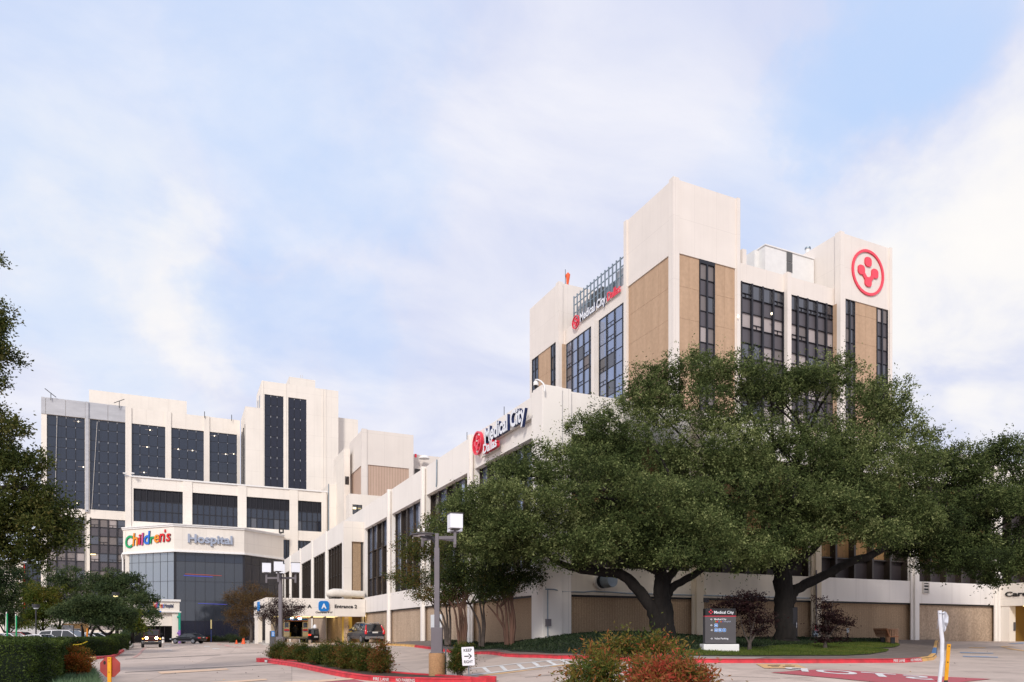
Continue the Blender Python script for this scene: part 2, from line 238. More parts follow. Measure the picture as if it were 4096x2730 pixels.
class MB:
    def __init__(s): s.v = []; s.f = []; s.m = []; s.mats = []; s.sm = []
    def mi(s, m):
        if m not in s.mats: s.mats.append(m)
        return s.mats.index(m)
    def add(s, vs, fs, m, smooth=False):
        b = len(s.v); s.v += [tuple(v) for v in vs]; k = s.mi(m)
        for f in fs: s.f.append(tuple(b + i for i in f)); s.m.append(k); s.sm.append(smooth)
        return s
    def quad(s, a, b, c, d, m): return s.add([a, b, c, d], [(0, 1, 2, 3)], m)
    def box(s, x0, y0, z0, x1, y1, z1, m):
        x0, x1 = sorted((x0, x1)); y0, y1 = sorted((y0, y1)); z0, z1 = sorted((z0, z1))
        return s.add([(x0, y0, z0), (x1, y0, z0), (x1, y1, z0), (x0, y1, z0), (x0, y0, z1), (x1, y0, z1), (x1, y1, z1), (x0, y1, z1)],
                     [(0, 3, 2, 1), (4, 5, 6, 7), (0, 1, 5, 4), (1, 2, 6, 5), (2, 3, 7, 6), (3, 0, 4, 7)], m)
    def obox(s, c, ux, sx, sy, sz, m):       # box centred at c, long axis ux (2D), sizes; z from c.z up
        ux = Vector((ux[0], ux[1])).normalized(); uy = Vector((-ux[1], ux[0])); P = []
        for z in (0, sz):
            for a, b in ((-1, -1), (1, -1), (1, 1), (-1, 1)): P.append((c[0] + ux[0] * sx / 2 * a + uy[0] * sy / 2 * b, c[1] + ux[1] * sx / 2 * a + uy[1] * sy / 2 * b, c[2] + z))
        return s.add(P, [(0, 3, 2, 1), (4, 5, 6, 7), (0, 1, 5, 4), (1, 2, 6, 5), (2, 3, 7, 6), (3, 0, 4, 7)], m)
    def tube(s, path, rad, m, n=8, cap=True, smooth=True, wob=0, seed=0):
        rg = random.Random(seed); path = [Vector(p) for p in path]; rad = list(rad) if hasattr(rad, '__len__') else [rad] * len(path)
        rings = []; prev = None
        for i, p in enumerate(path):
            d = (path[min(i + 1, len(path) - 1)] - path[max(i - 1, 0)]).normalized()
            if prev is None: a = d.orthogonal().normalized()
            else: a = (prev - d * prev.dot(d)).normalized()
            prev = a; b = d.cross(a)
            rings.append([p + (a * math.cos(2 * math.pi * k / n) + b * math.sin(2 * math.pi * k / n)) * rad[i] * (1 + wob * (rg.random() - .5)) for k in range(n)])
        vs = [v for r in rings for v in r]; fs = []
        for i in range(len(path) - 1):
            for k in range(n): fs.append((i * n + k, i * n + (k + 1) % n, (i + 1) * n + (k + 1) % n, (i + 1) * n + k))
        s.add(vs, fs, m, smooth)
        if cap: s.add(rings[0], [tuple(range(n))[::-1]], m); s.add(rings[-1], [tuple(range(n))], m)
        return s
    def cyl(s, a, b, r, m, n=14, r2=None): return s.tube([a, b], [r, r if r2 is None else r2], m, n)
    def lathe(s, c, prof, m, n=16):           # prof: (r,z) list
        vs = []; 
        for r, z in prof:
            for k in range(n): vs.append((c[0] + r * math.cos(2 * math.pi * k / n), c[1] + r * math.sin(2 * math.pi * k / n), c[2] + z))
        fs = [(i * n + k, i * n + (k + 1) % n, (i + 1) * n + (k + 1) % n, (i + 1) * n + k) for i in range(len(prof) - 1) for k in range(n)]
        s.add(vs, fs, m, True); s.add(vs[:n], [tuple(range(n))[::-1]], m); s.add(vs[-n:], [tuple(range(n))], m); return s
    def loft(s, rings, m, smooth=False, caps=True, mf=None):
        n = len(rings[0]); vs = [v for r in rings for v in r]; b = len(s.v); s.v += [tuple(v) for v in vs]
        for i in range(len(rings) - 1):
            for k in range(n):
                s.f.append((b + i * n + k, b + i * n + (k + 1) % n, b + (i + 1) * n + (k + 1) % n, b + (i + 1) * n + k))
                s.m.append(s.mi(mf(i, k) if mf else m)); s.sm.append(smooth)
        if caps:
            s.f.append(tuple(b + k for k in range(n))[::-1]); s.m.append(s.mi(mf(-1, 0) if mf else m)); s.sm.append(False)
            s.f.append(tuple(b + (len(rings) - 1) * n + k for k in range(n))); s.m.append(s.mi(mf(-2, 0) if mf else m)); s.sm.append(False)
        return s
    def build(s, name, parent=None, loc=None, bevel=0, fixn=True):
        me = bpy.data.meshes.new(name); org = ORG[parent.name] if parent else Vector(loc or (0, 0, 0))
        vs = np.array(s.v, dtype=float).reshape(-1, 3) - np.array(org)
        me.from_pydata(vs.tolist(), [], s.f)
        for m in s.mats: me.materials.append(M[m])
        me.polygons.foreach_set('material_index', s.m); me.polygons.foreach_set('use_smooth', s.sm)
        if fixn:
            bm = bmesh.new(); bm.from_mesh(me); bmesh.ops.recalc_face_normals(bm, faces=bm.faces); bm.to_mesh(me); bm.free()
        o = bpy.data.objects.new(name, me); COL.objects.link(o)
        if parent: o.parent = parent; ORG[o.name] = org
        else: o.location = org; ORG[o.name] = org
        if bevel:
            b = o.modifiers.new('bevel', 'BEVEL'); b.width = bevel; b.segments = 2; b.limit_method = 'ANGLE'; b.angle_limit = R(50)
        return o
def copy_tree(o, parent=None):
    c = o.copy(); COL.objects.link(c)
    if parent: c.parent = parent
    ORG[c.name] = ORG.get(o.name, Vector())
    for ch in list(o.children): copy_tree(ch, c)
    return c
# --- a front wall with openings, on a grid plane: ax 'Y' faces -Y (u = X), ax 'X' faces -X (u = Y)
def P3(ax, c, u, z, d=0.0): return (u, c + d, z) if ax == 'Y' else (c + d, u, z)
def facade(mb, ax, c, u0, u1, z0, z1, ops, m, rec=.3):
    u0, u1 = sorted((u0, u1)); ops = [(min(a, b), max(a, b), min(p, q), max(p, q)) for a, b, p, q in ops]
    us = sorted({u0, u1, *[x for o in ops for x in o[:2] if u0 < x < u1]}); zs = sorted({z0, z1, *[x for o in ops for x in o[2:] if z0 < x < z1]})
    for i in range(len(us) - 1):
        for j in range(len(zs) - 1):
            mu, mz = (us[i] + us[i + 1]) / 2, (zs[j] + zs[j + 1]) / 2
            if any(o[0] < mu < o[1] and o[2] < mz < o[3] for o in ops): continue
            mb.quad(P3(ax, c, us[i], zs[j]), P3(ax, c, us[i + 1], zs[j]), P3(ax, c, us[i + 1], zs[j + 1]), P3(ax, c, us[i], zs[j + 1]), m)
    for a, b, p, q in ops:
        for A, B in (((a, p), (a, q)), ((b, p), (b, q)), ((a, p), (b, p)), ((a, q), (b, q))):
            mb.quad(P3(ax, c, *A), P3(ax, c, *B), P3(ax, c, *B, rec), P3(ax, c, *A, rec), m)
def shell(mb, x0, y0, x1, y1, z0, z1, m, roof='roof', left=True, front=True, par=.9):
    """the rest of a block: back, far side, roof sunk behind its parapet; front/left optional"""
    if front: mb.quad((x0, y0, z0), (x1, y0, z0), (x1, y0, z1), (x0, y0, z1), m)
    if left: mb.quad((x0, y0, z0), (x0, y1, z0), (x0, y1, z1), (x0, y0, z1), m)
    mb.quad((x1, y0, z0), (x1, y1, z0), (x1, y1, z1), (x1, y0, z1), m); mb.quad((x0, y1, z0), (x1, y1, z0), (x1, y1, z1), (x0, y1, z1), m)
    t = .3
    for a in ((x0, y0, x1, y0 + t), (x0, y1 - t, x1, y1), (x0, y0 + t, x0 + t, y1 - t), (x1 - t, y0 + t, x1, y1 - t)): mb.quad((a[0], a[1], z1), (a[2], a[1], z1), (a[2], a[3], z1), (a[0], a[3], z1), m)
    i = (x0 + t, y0 + t, x1 - t, y1 - t); zr = z1 - par
    for a, b in (((i[0], i[1]), (i[2], i[1])), ((i[2], i[1]), (i[2], i[3])), ((i[2], i[3]), (i[0], i[3])), ((i[0], i[3]), (i[0], i[1]))): mb.quad((*a, zr), (*b, zr), (*b, z1), (*a, z1), m)
    mb.quad((i[0], i[1], zr), (i[2], i[1], zr), (i[2], i[3], zr), (i[0], i[3], zr), roof)
def glaze(parent, ax, c, u0, u1, z0, z1, cols, rows, frame='mullion', fw=.09, fd=.12, hw=.06, seed=0, clips=False, tilt=.012, name='window', hop=0, hf=None):
    """rows: [(z_low, z_high, [(material, weight)..])] top to bottom; cols: number of panes or list of cuts"""
    rg = random.Random(seed); u0, u1 = sorted((u0, u1)); cuts = [u0 + (u1 - u0) * i / cols for i in range(cols + 1)] if isinstance(cols, int) else cols
    g = MB(); f = MB()
    for a, b, ms in rows:
        for i in range(len(cuts) - 1):
            mm = rg.choices([x[0] for x in ms], [x[1] for x in ms])[0]; t = [rg.uniform(-tilt, tilt) for _ in range(3)]
            g.quad(P3(ax, c, cuts[i], a, t[0]), P3(ax, c, cuts[i + 1], a, t[1]), P3(ax, c, cuts[i + 1], b, t[1] + t[2] - t[0]), P3(ax, c, cuts[i], b, t[2]), mm)
            if hop and mm not in ('spandrel', 'spandrel_navy') and rg.random() < hop:      # hopper vent bars
                zc = a + (b - a) * .27
                f.box(*P3(ax, c, cuts[i] + .02, zc, -fd * .45), *P3(ax, c, cuts[i + 1] - .02, zc + .06, -.015), frame)
                f.box(*P3(ax, c, (cuts[i] + cuts[i + 1]) / 2 - .03, a + .03, -fd * .40), *P3(ax, c, (cuts[i] + cuts[i + 1]) / 2 + .03, zc - .002, -.015), frame)
    for i, u in enumerate(cuts):
        h = fw / 2; lo = u - h if i else u + .003; hi = u + h if i < len(cuts) - 1 else u - .003
        f.box(*P3(ax, c, lo, z0 + .003, -fd), *P3(ax, c, hi, z1 - .003, .02), frame)
    for zc in sorted({r[0] for r in rows} | {r[1] for r in rows}):
        lo, hi = max(z0 + .004, zc - hw / 2), min(z1 - .004, zc + hw / 2)
        for i in range(len(cuts) - 1): f.box(*P3(ax, c, cuts[i] + fw / 2 + .001, lo, -fd * .6), *P3(ax, c, cuts[i + 1] - fw / 2 - .001, hi, .018), frame)
    if clips:
        for u in cuts[1:-1] if clips == 1 else cuts:
            for j, (a, b, _) in enumerate(rows):
                for zc, hh in ((b - .02, .34 if j % 2 == 0 else .18), ): f.box(*P3(ax, c, u - .035, zc - hh, -fd - .02), *P3(ax, c, u + .035, zc, -fd - .004), 'clip')
    o = g.build(name, parent); f.build('frame', o); return o
def rows_alt(z0, z1, h1, h2, ms1, ms2):
    """rows from the top down, alternating heights and fillings"""
    out = []; z = z1; k = 0
    while z > z0 + .05:
        h = (h1, h2)[k % 2]; lo = max(z0, z - h)
        if lo - z0 < .25: lo = z0
        out.append((lo, z, (ms1, ms2)[k % 2])); z = lo; k += 1
    return out
# --- lettering
def text_geo(s, ext=.05, shear=0, bev=0, space=1.0):
    cu = bpy.data.curves.new('t', 'FONT'); cu.body = s; cu.extrude = ext; cu.shear = shear; cu.size = 1; cu.space_character = space; cu.resolution_u = 4
    cu.offset = bev; ob = bpy.data.objects.new('t', cu); COL.objects.link(ob)
    dg = bpy.context.evaluated_depsgraph_get(); me = bpy.data.meshes.new_from_object(ob.evaluated_get(dg))
    vs = np.array([v.co[:] for v in me.vertices]); fs = [tuple(p.vertices) for p in me.polygons]; ns = [p.normal.z for p in me.polygons]
    bpy.data.objects.remove(ob); bpy.data.curves.remove(cu); bpy.data.meshes.remove(me); return vs, fs, ns
def put_text(mb, s, origin, U, V, Nn, width=None, height=None, mface='sign_black', mside=None, ext=.04, shear=0, bold=0, space=1.0, box=None):
    """U,V,Nn: right, up and outward unit vectors; origin = lower-left of the lettering"""
    vs, fs, ns = text_geo(s, 1.0, shear, bold, space); lo, hi = vs.min(0), vs.max(0)
    sx = width / (hi[0] - lo[0]) if width else None; sy = height / (hi[1] - lo[1]) if height else None
    sx = sx or sy; sy = sy or sx; U, V, Nn, O = Vector(U), Vector(V), Vector(Nn), Vector(origin)
    W = [O + U * ((v[0] - lo[0]) * sx) + V * ((v[1] - lo[1]) * sy) + Nn * ((v[2] + 1) / 2 * ext) for v in vs]
    mb.add(W, [f for f, n in zip(fs, ns) if abs(n) > .5], mface); mb.add(W, [f for f, n in zip(fs, ns) if abs(n) <= .5], mside or mface)
    return (hi[0] - lo[0]) * sx
FY = dict(U=(1, 0, 0), V=(0, 0, 1), Nn=(0, -1, 0)); FX = dict(U=(0, -1, 0), V=(0, 0, 1), Nn=(-1, 0, 0))
def rrect(c, w, h, r, n=5):
    out = []
    for sx, sy, a0 in ((1, 1, 0), (-1, 1, 90), (-1, -1, 180), (1, -1, 270)):
        for k in range(n + 1): a = R(a0 + 90 * k / n); out.append((c[0] + sx * (w / 2 - r) + r * math.cos(a), c[1] + sy * (h / 2 - r) + r * math.sin(a)))
    return out
def plate(mb, pts, O, U, V, Nn, d0, d1, m, mside=None):
    U, V, Nn, O = Vector(U), Vector(V), Vector(Nn), Vector(O); n = len(pts)
    A = [O + U * p[0] + V * p[1] + Nn * d0 for p in pts]; B = [O + U * p[0] + V * p[1] + Nn * d1 for p in pts]
    mb.add(A, [tuple(range(n))[::-1]], m); mb.add(B, [tuple(range(n))], m); mb.add(A + B, [(k, (k + 1) % n, n + (k + 1) % n, n + k) for k in range(n)], mside or m)
def emblem(mb, O, rad, U, V, Nn, d, m, mside=None, squash=1.0):
    """ring with four rounded lozenges, the lower three joined"""
    n = 40; U, V, Nn, O = Vector(U), Vector(V), Vector(Nn), Vector(O)
    ro, ri = rad, rad * .885; P = []
    for q, dd in ((ro, 0), (ro, d), (ri, d), (ri, 0)):
        P += [O + U * (q * math.cos(2 * math.pi * k / n)) + V * (q * math.sin(2 * math.pi * k / n)) + Nn * dd for k in range(n)]
    for j in range(4):
        mm = m if j == 1 else (mside or m)
        mb.add(P, [(j * n + k, j * n + (k + 1) % n, ((j + 1) % 4) * n + (k + 1) % n, ((j + 1) % 4) * n + k) for k in range(n)], mm)
    s = rad * .42
    for c in ((0, .47), (-.42, .04), (.42, .04), (0, -.41)): plate(mb, rrect((c[0] * rad, c[1] * rad), s * .98, s * .98, s * .36), O, U, V, Nn, 0, d, m, mside)
    for sx in (-1, 1): plate(mb, [(sx * rad * .22, -.05 * rad), (sx * rad * .34, -.19 * rad), (sx * rad * .20, -.34 * rad), (sx * rad * .08, -.20 * rad)], O, U, V, Nn, 0, d * .98, m, mside)
# ------------------------------------------------------------------ terrain: gentle rise to the building, from surveyed spot heights
SPOT = [(1748, 2702, 28), (1045, 2643, 39.8), (605, 2591, 71.5), (750, 2570, 100), (1040, 2578, 66), (1450, 2573, 65), (1461, 2571, 69.7), (1705, 2571, 53), (2183, 2568, 36), (2183, 2630, 28.8),
        (1909, 2619, 35.5), (1630, 2588, 47), (3400, 2652.7, 25.8), (2950, 2652.7, 25.8), (2322, 2637, 27.6), (3660, 2567.5, 47.5), (3976, 2566, 51), (3690, 2652, 26.2), (3500, 2730, 19.6), (2048, 2730, 22.8), (500, 2730, 23.2),
        (2886, 2606, 30), (2500, 2556, 31.5), (2500, 2549, 37), (3256, 2567, 43), (2783, 2566, 39), (100, 2640, 42), (100, 2585, 80), (1200, 2664, 33), (1500, 2690, 29), (2700, 2561, 33), (1100, 2603, 60), (1700, 2640, 38), (3200, 2690, 22.5), (4096, 2600, 40), (3800, 2600, 40), (1250, 2573, 78), (1130, 2571, 100)]
SP = [at(*s) for s in SPOT] + [Vector(v) for v in [(0, 0, 0), (10, 0, 0), (-10, 5, 0), (-20, 20, 0), (-30, 60, 0), (-30, 110, .1), (20, 5, .1), (12, 12, .12), (30, 10, .3), (50, 20, .8), (70, 30, .9), (60, 50, .9), (30, 80, .8), (30, 130, .3), (-10, 130, .2), (60, 0, .5), (30, 60, 1.0), (7, 125, .25)]]
_P = np.array([(p[0], p[1]) for p in SP]); _Z = np.array([p[2] for p in SP])
def _k(d): d = np.maximum(d, 1e-9); return d * d * np.log(d)
_n = len(_P); _A = np.zeros((_n + 3, _n + 3)); _D = np.linalg.norm(_P[:, None] - _P[None], axis=2); _A[:_n, :_n] = _k(_D) + np.eye(_n) * 3.0
_A[:_n, _n:] = np.c_[np.ones(_n), _P]; _A[_n:, :_n] = _A[:_n, _n:].T; _W = np.linalg.solve(_A, np.r_[_Z, 0, 0, 0])
def zt(x, y):
    x = np.asarray(x, float); y = np.asarray(y, float); sh = x.shape; q = np.c_[x.ravel(), y.ravel()]; out = np.zeros(len(q))
    for i in range(0, len(q), 20000):
        b = q[i:i + 20000]; d = np.linalg.norm(b[:, None] - _P[None], axis=2); out[i:i + 20000] = _k(d) @ _W[:_n] + _W[_n] + b @ _W[_n + 1:]
    dx = np.maximum(np.maximum(-25 - q[:, 0], q[:, 0] - 62), 0); dy = np.maximum(np.maximum(0 - q[:, 1], q[:, 1] - 115), 0)
    t = np.clip(1 - np.hypot(dx, dy) / 18, 0, 1); t = t * t * (3 - 2 * t); out = np.clip(out, -.3, 1.8) * t
    return out.reshape(sh)
def z1(x, y): return float(zt([x], [y])[0])
def gp(px, py, dz=0.0):
    """the point of the ground seen at a survey bearing"""
    dx, dy = ray(px); s = (HY - py) / F; D = np.arange(5, 160, .1); h = EYE + s * D - zt(dx * D, dy * D); k = np.where(h < 0)[0]
    d = D[k[0]] if len(k) else 159
    if len(k) and k[0]: a, b = h[k[0] - 1], h[k[0]]; d = D[k[0] - 1] + .1 * a / (a - b)
    return Vector((dx * d, dy * d, z1(dx * d, dy * d) + dz))
def gd(px, D, dz=0.0): dx, dy = ray(px); return Vector((dx * D, dy * D, z1(dx * D, dy * D) + dz))
def drape(name, pts, m, dz=.01, step=.7, kind='structure', build=True, thick=0):
    """a sheet cut to an outline and laid on the ground"""
    bm = bmesh.new(); vs = [bm.verts.new((p[0], p[1], 0)) for p in pts]; bm.faces.new(vs)
    xs = [p[0] for p in pts]; ys = [p[1] for p in pts]
    for k in range(2):
        lo, hi = (min(xs), max(xs)) if k == 0 else (min(ys), max(ys)); nrm = (1, 0, 0) if k == 0 else (0, 1, 0)
        c = math.floor(lo / step) * step + step
        while c < hi:
            bmesh.ops.bisect_plane(bm, geom=bm.verts[:] + bm.edges[:] + bm.faces[:], plane_co=(c, 0, 0) if k == 0 else (0, c, 0), plane_no=nrm); c += step
    bmesh.ops.triangulate(bm, faces=bm.faces[:])
    co = np.array([v.co[:] for v in bm.verts]); zz_ = zt(co[:, 0], co[:, 1]) + dz
    for v, z in zip(bm.verts, zz_): v.co.z = z
    for f in bm.faces:
        if f.normal.z < 0: f.normal_flip()
    me = bpy.data.meshes.new(name); bm.normal_update(); bm.to_mesh(me); bm.free(); me.materials.append(M[m])
    for p in me.polygons:
        if p.normal.z < 0: p.flip()
    o = bpy.data.objects.new(name, me); COL.objects.link(o); ORG[o.name] = Vector()
    if kind: o['kind'] = kind
    return o
def resample(path, step=.5):
    out = [Vector(path[0][:2])]
    for a, b in zip(path, path[1:]):
        a = Vector(a[:2]); b = Vector(b[:2]); n = max(1, int((b - a).length / step))
        for i in range(1, n + 1): out.append(a.lerp(b, i / n))
    return out
def smooth_path(pts, it=2, closed=False):
    P = [Vector(p[:2]) for p in pts]
    for _ in range(it):
        Q = [] if closed else [P[0]]
        rng = range(len(P)) if closed else range(len(P) - 1)
        for i in rng:
            a, b = P[i], P[(i + 1) % len(P)]; Q += [a.lerp(b, .25), a.lerp(b, .75)]
        if not closed: Q.append(P[-1])
        P = Q
    return P
def kerb(name, path, m, w=.16, h=.15, side=1, dz=0.0, closed=False):
    """rolled kerb along a path; side=+1 puts its body to the left of the path"""
    pts = resample(path, .5); rings = []
    for i, p in enumerate(pts):
        d = (pts[min(i + 1, len(pts) - 1)] - pts[max(i - 1, 0)]).normalized()
        if closed and i in (0, len(pts) - 1): d = (pts[1] - pts[-2]).normalized()
        nn = Vector((-d.y, d.x)) * side; z = z1(p.x, p.y) + dz
        prof = [(0, -.2), (.0, .0), (.02, h * .75), (.05, h * .97), (w * .6, h), (w, h * .96), (w, -.2)]
        rings.append([(p.x + nn.x * a, p.y + nn.y * a, z + b) for a, b in prof])
    mb = MB(); mb.loft(rings, m, smooth=False, caps=not closed); o = mb.build(name); o['kind'] = 'structure'; return o
# ------------------------------------------------------------------ foliage
def leaf_mesh(name, P, A, S, tint, m, parent=None, loc=(0, 0, 0), wid=.45, rng=None):
    """P leaf base points, A unit long axes, S lengths, tint 0..1"""
    n = len(P); rng = rng or np.random.default_rng(1); r = rng.normal(size=(n, 3)); r[:, 2] *= .6; B = np.cross(A, r); B /= np.linalg.norm(B, axis=1)[:, None] + 1e-9
    L_ = S[:, None]; org = np.array(ORG[parent.name] if parent else loc)
    V = np.empty((n, 4, 3)); V[:, 0] = P; V[:, 1] = P + A * L_ * .45 + B * L_ * wid * .5; V[:, 2] = P + A * L_; V[:, 3] = P + A * L_ * .45 - B * L_ * wid * .5; V -= org
    me = bpy.data.meshes.new(name); me.vertices.add(4 * n); me.vertices.foreach_set('co', V.reshape(-1)); me.loops.add(4 * n); me.loops.foreach_set('vertex_index', np.arange(4 * n, dtype=np.int32))
    me.polygons.add(n); me.polygons.foreach_set('loop_start', np.arange(0, 4 * n, 4, dtype=np.int32)); me.polygons.foreach_set('loop_total', np.full(n, 4, dtype=np.int32)); me.update(calc_edges=True)
    at_ = me.attributes.new('tint', 'FLOAT', 'FACE'); at_.data.foreach_set('value', np.clip(tint, 0, 1).astype(np.float32)); me.materials.append(M[m])
    o = bpy.data.objects.new(name, me); COL.objects.link(o)
    if parent: o.parent = parent; ORG[o.name] = ORG[parent.name]
    else: o.location = loc; ORG[o.name] = Vector(loc)
    return o
def crown(name, blobs, n, m, parent=None, loc=(0, 0, 0), seed=0, size=.11, twig=.55, per=26, up=.15, gap=.35, shell=.22, flat=1.0, tintbase=.46, tintvar=.18, spray=.12, wid=.45, sub=7, lng=2.1):
    """leaf sprays spread through the volume of overlapping clumps; blobs (x,y,z, rx,ry,rz)"""
    rng = np.random.default_rng(seed); B0_ = np.array(blobs, float)
    if sub:            # every big clump breaks up into smaller ones, so light catches their tops
        q = []
        for b in B0_:
            q.append([*b[:3], *(b[3:] * .55)])
            for _ in range(sub):
                v = rng.normal(size=3); v /= np.linalg.norm(v); k_ = rng.uniform(.24, .44); q.append([*(b[:3] + v * b[3:] * rng.uniform(.58, .98)), *(b[3:] * k_ * np.array([1.2, 1.2, .65]))])
        Bl = np.array(q)
    else: Bl = B0_
    wgt = (Bl[:, 3] * Bl[:, 4] + Bl[:, 4] * Bl[:, 5] + Bl[:, 3] * Bl[:, 5]); wgt /= wgt.sum()
    nc = max(4, n // per); k = rng.choice(len(Bl), nc, p=wgt); d = rng.normal(size=(nc, 3)); d /= np.linalg.norm(d, axis=1)[:, None]
    r = np.clip(1 - np.abs(rng.normal(0, shell, nc)), .15, 1) + (rng.random(nc) < spray) * rng.random(nc) * .35
    C = Bl[k, :3] + d * r[:, None] * Bl[k, 3:]
    f = 2.2 / max(.4, B0_[:, 3:].mean()); q = np.sin(C[:, 0] * f * 1.7 + 2 * np.sin(C[:, 1] * f + seed)) * np.sin(C[:, 1] * f * 1.9 + 1.3 + seed) * np.sin(C[:, 2] * f * 2.3 + 1.1 * np.sin(C[:, 0] * f * 2.1)) 
    keep = (q > -gap) | (rng.random(nc) < .25); C = C[keep]; d = d[keep]; k = k[keep]; nc = len(C)
    bt = rng.normal(0, .10, len(Bl)); ct = rng.normal(tintbase, tintvar * .7, nc) + bt[k] + .07 * np.sin(C[:, 0] * f * .9 + C[:, 2] * f + seed)
    out = d.copy(); out[:, 2] = out[:, 2] * .6 + up
    tw = 4; T = np.repeat(np.arange(nc), tw); td = out[T] * .8 + rng.normal(size=(nc * tw, 3)) * .62; td[:, 2] *= flat; td /= np.linalg.norm(td, axis=1)[:, None]
    tl = twig * rng.uniform(.5, 1.15, nc * tw) * np.where(rng.random(nc * tw) < .10, lng, 1)
    ln = max(3, per // tw); I = np.repeat(np.arange(nc * tw), ln); t = np.tile(np.linspace(.08, 1, ln), nc * tw) + rng.normal(0, .04, len(I))
    P = C[T[I]] + td[I] * (t * tl[I])[:, None] + rng.normal(0, size * .38, (len(I), 3)); A = td[I] * .7 + rng.normal(size=(len(I), 3)) * .6; A /= np.linalg.norm(A, axis=1)[:, None]
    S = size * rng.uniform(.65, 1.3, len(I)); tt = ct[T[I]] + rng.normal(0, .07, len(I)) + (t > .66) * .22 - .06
    return leaf_mesh(name, P, A, S, tt, m, parent, loc, wid, rng)
def inside(poly, x, y):
    c = np.zeros(len(x), bool); n = len(poly)
    for i in range(n):
        x1, y1 = poly[i][:2]; x2, y2 = poly[(i + 1) % n][:2]
        k = ((y1 > y) != (y2 > y)) & (x < (x2 - x1) * (y - y1) / ((y2 - y1) or 1e-9) + x1); c ^= k
    return c
def sward(name, poly, n, m, size, up=1.0, lift=.0, seed=0, wid=.3, h=0.0, label=None, cat=None, parent=None):
    rng = np.random.default_rng(seed); xs = [p[0] for p in poly]; ys = [p[1] for p in poly]
    x = rng.uniform(min(xs), max(xs), n * 3); y = rng.uniform(min(ys), max(ys), n * 3); k = inside(poly, x, y); x = x[k][:n]; y = y[k][:n]; n = len(x)
    P = np.c_[x, y, zt(x, y) + lift + rng.random(n) * h]; A = rng.normal(size=(n, 3)); A[:, 2] = np.abs(A[:, 2]) + up; A /= np.linalg.norm(A, axis=1)[:, None]
    tint = .45 + .2 * np.sin(x * 1.3 + 1.7 * np.sin(y * .9)) * np.sin(y * 1.1 + x * .4) + rng.normal(0, .17, n)
    o = leaf_mesh(name, P, A, size * rng.uniform(.6, 1.3, n), tint, m, parent, (0, 0, 0), wid, rng)
    if not parent: o['kind'] = 'stuff'
    return o
def limbs(mb, paths, m, seed=0, n=9):
    for i, (pts, rad) in enumerate(paths):
        pts = [Vector(p) for p in pts]; rg = random.Random(seed + i); P = [pts[0]]; Rr = [rad[0]]; k = 4
        for j in range(len(pts) - 1):
            a, b = pts[j], pts[j + 1]; pa = pts[j - 1] if j else a * 2 - b; pb = pts[j + 2] if j + 2 < len(pts) else b * 2 - a
            for s in range(1, k + 1):
                t = s / k; v = .5 * ((2 * a) + (b - pa) * t + (2 * pa - 5 * a + 4 * b - pb) * t * t + (3 * a - pa - 3 * b + pb) * t ** 3)
                r = rad[j] * (1 - t) + rad[j + 1] * t; v = v + Vector([rg.uniform(-1, 1) * r * .10 for _ in range(3)]); P.append(v); Rr.append(r)
        mb.tube(P, Rr, m, n, wob=.14, seed=seed + i)
def branchlets(mb, start, ends, r0, m, seed=0):
    """thin limbs running from a fork out into the clumps they carry"""
    rg = random.Random(seed)
    for e in ends:
        a = Vector(start); b = Vector(e); mid = a.lerp(b, .5) + Vector((rg.uniform(-.1, .1), rg.uniform(-.1, .1), rg.uniform(.0, .18))) * (b - a).length
        limbs(mb, [([a, mid, b], [r0, r0 * .6, r0 * .18])], m, rg.randint(0, 999), 6)
# ------------------------------------------------------------------ ground, one sheet out to the horizon
def axis_pts(lo, hi, st):
    a = list(np.arange(lo, hi + .01, st)); v, s = hi, st
    while v < 2500: s *= 1.35; v += s; a.append(v)
    v, s = lo, st
    while v > -2500: s *= 1.35; v -= s; a.insert(0, v)
    return np.array(a)
gx, gy = axis_pts(-42, 80, 1.0), axis_pts(-18, 134, 1.0); X_, Y_ = np.meshgrid(gx, gy); Z_ = zt(X_, Y_)
me = bpy.data.meshes.new('ground'); nx, ny = len(gx), len(gy); co = np.c_[X_.ravel(), Y_.ravel(), Z_.ravel()]
me.from_pydata(co.tolist(), [], [(j * nx + i, j * nx + i + 1, (j + 1) * nx + i + 1, (j + 1) * nx + i) for j in range(ny - 1) for i in range(nx - 1)])
me.materials.append(M['concrete']); me.polygons.foreach_set('use_smooth', [True] * len(me.polygons)); g_o = bpy.data.objects.new('ground', me); COL.objects.link(g_o); g_o['kind'] = 'structure'

W1X, WY = at(2183, 2500, 36)[0], at(2183, 2500, 36)[1]        # the two fronts of the low block meet here
STEPY = 70.2; CANY = 69.15; W2X = uY(1374, STEPY)
GL, SPA, BL, BD = 'glass_brown', 'spandrel', 'blind', 'blind_dim'
# ------------------------------------------------------------------ the low block (three storeys, round the corner)
B = thing('podium_building', 'three storey cream hospital block with dark window bays behind the big oaks', 'building', (W1X, WY, 0))
ZB, ZT, ZW, ZP = 3.5, 4.93, 11.64, 13.75
yp = [uX(p, W1X) for p in (1891, 1700, 1563)] ; xp = [uY(p, WY) for p in (2783, 3256, 3650, 3982)]
mb = MB()
pierw = .36
edgesY = [WY + .75, yp[0], yp[1], yp[2], STEPY - .1]
opsL = []; 
for i in range(4):
    a = edgesY[i] + (pierw if i else 0); b = edgesY[i + 1] - (pierw if i < 3 else .25); opsL.append((a, b))
facade(mb, 'X', W1X, WY, STEPY, ZT - .1, ZP, [(a, b, ZT, ZW) for a, b in opsL], 'pale_wall', .55)
edgesX = [W1X + .75] + xp + [xp[-1] + 9]
opsR = [(edgesX[i] + (pierw if i else 0), edgesX[i + 1] - pierw) for i in range(5)]
facade(mb, 'Y', WY, W1X, xp[-1] + 12, ZT - .1, ZP, [(a, b, ZT, ZW) for a, b in opsR], 'pale_wall', .55)
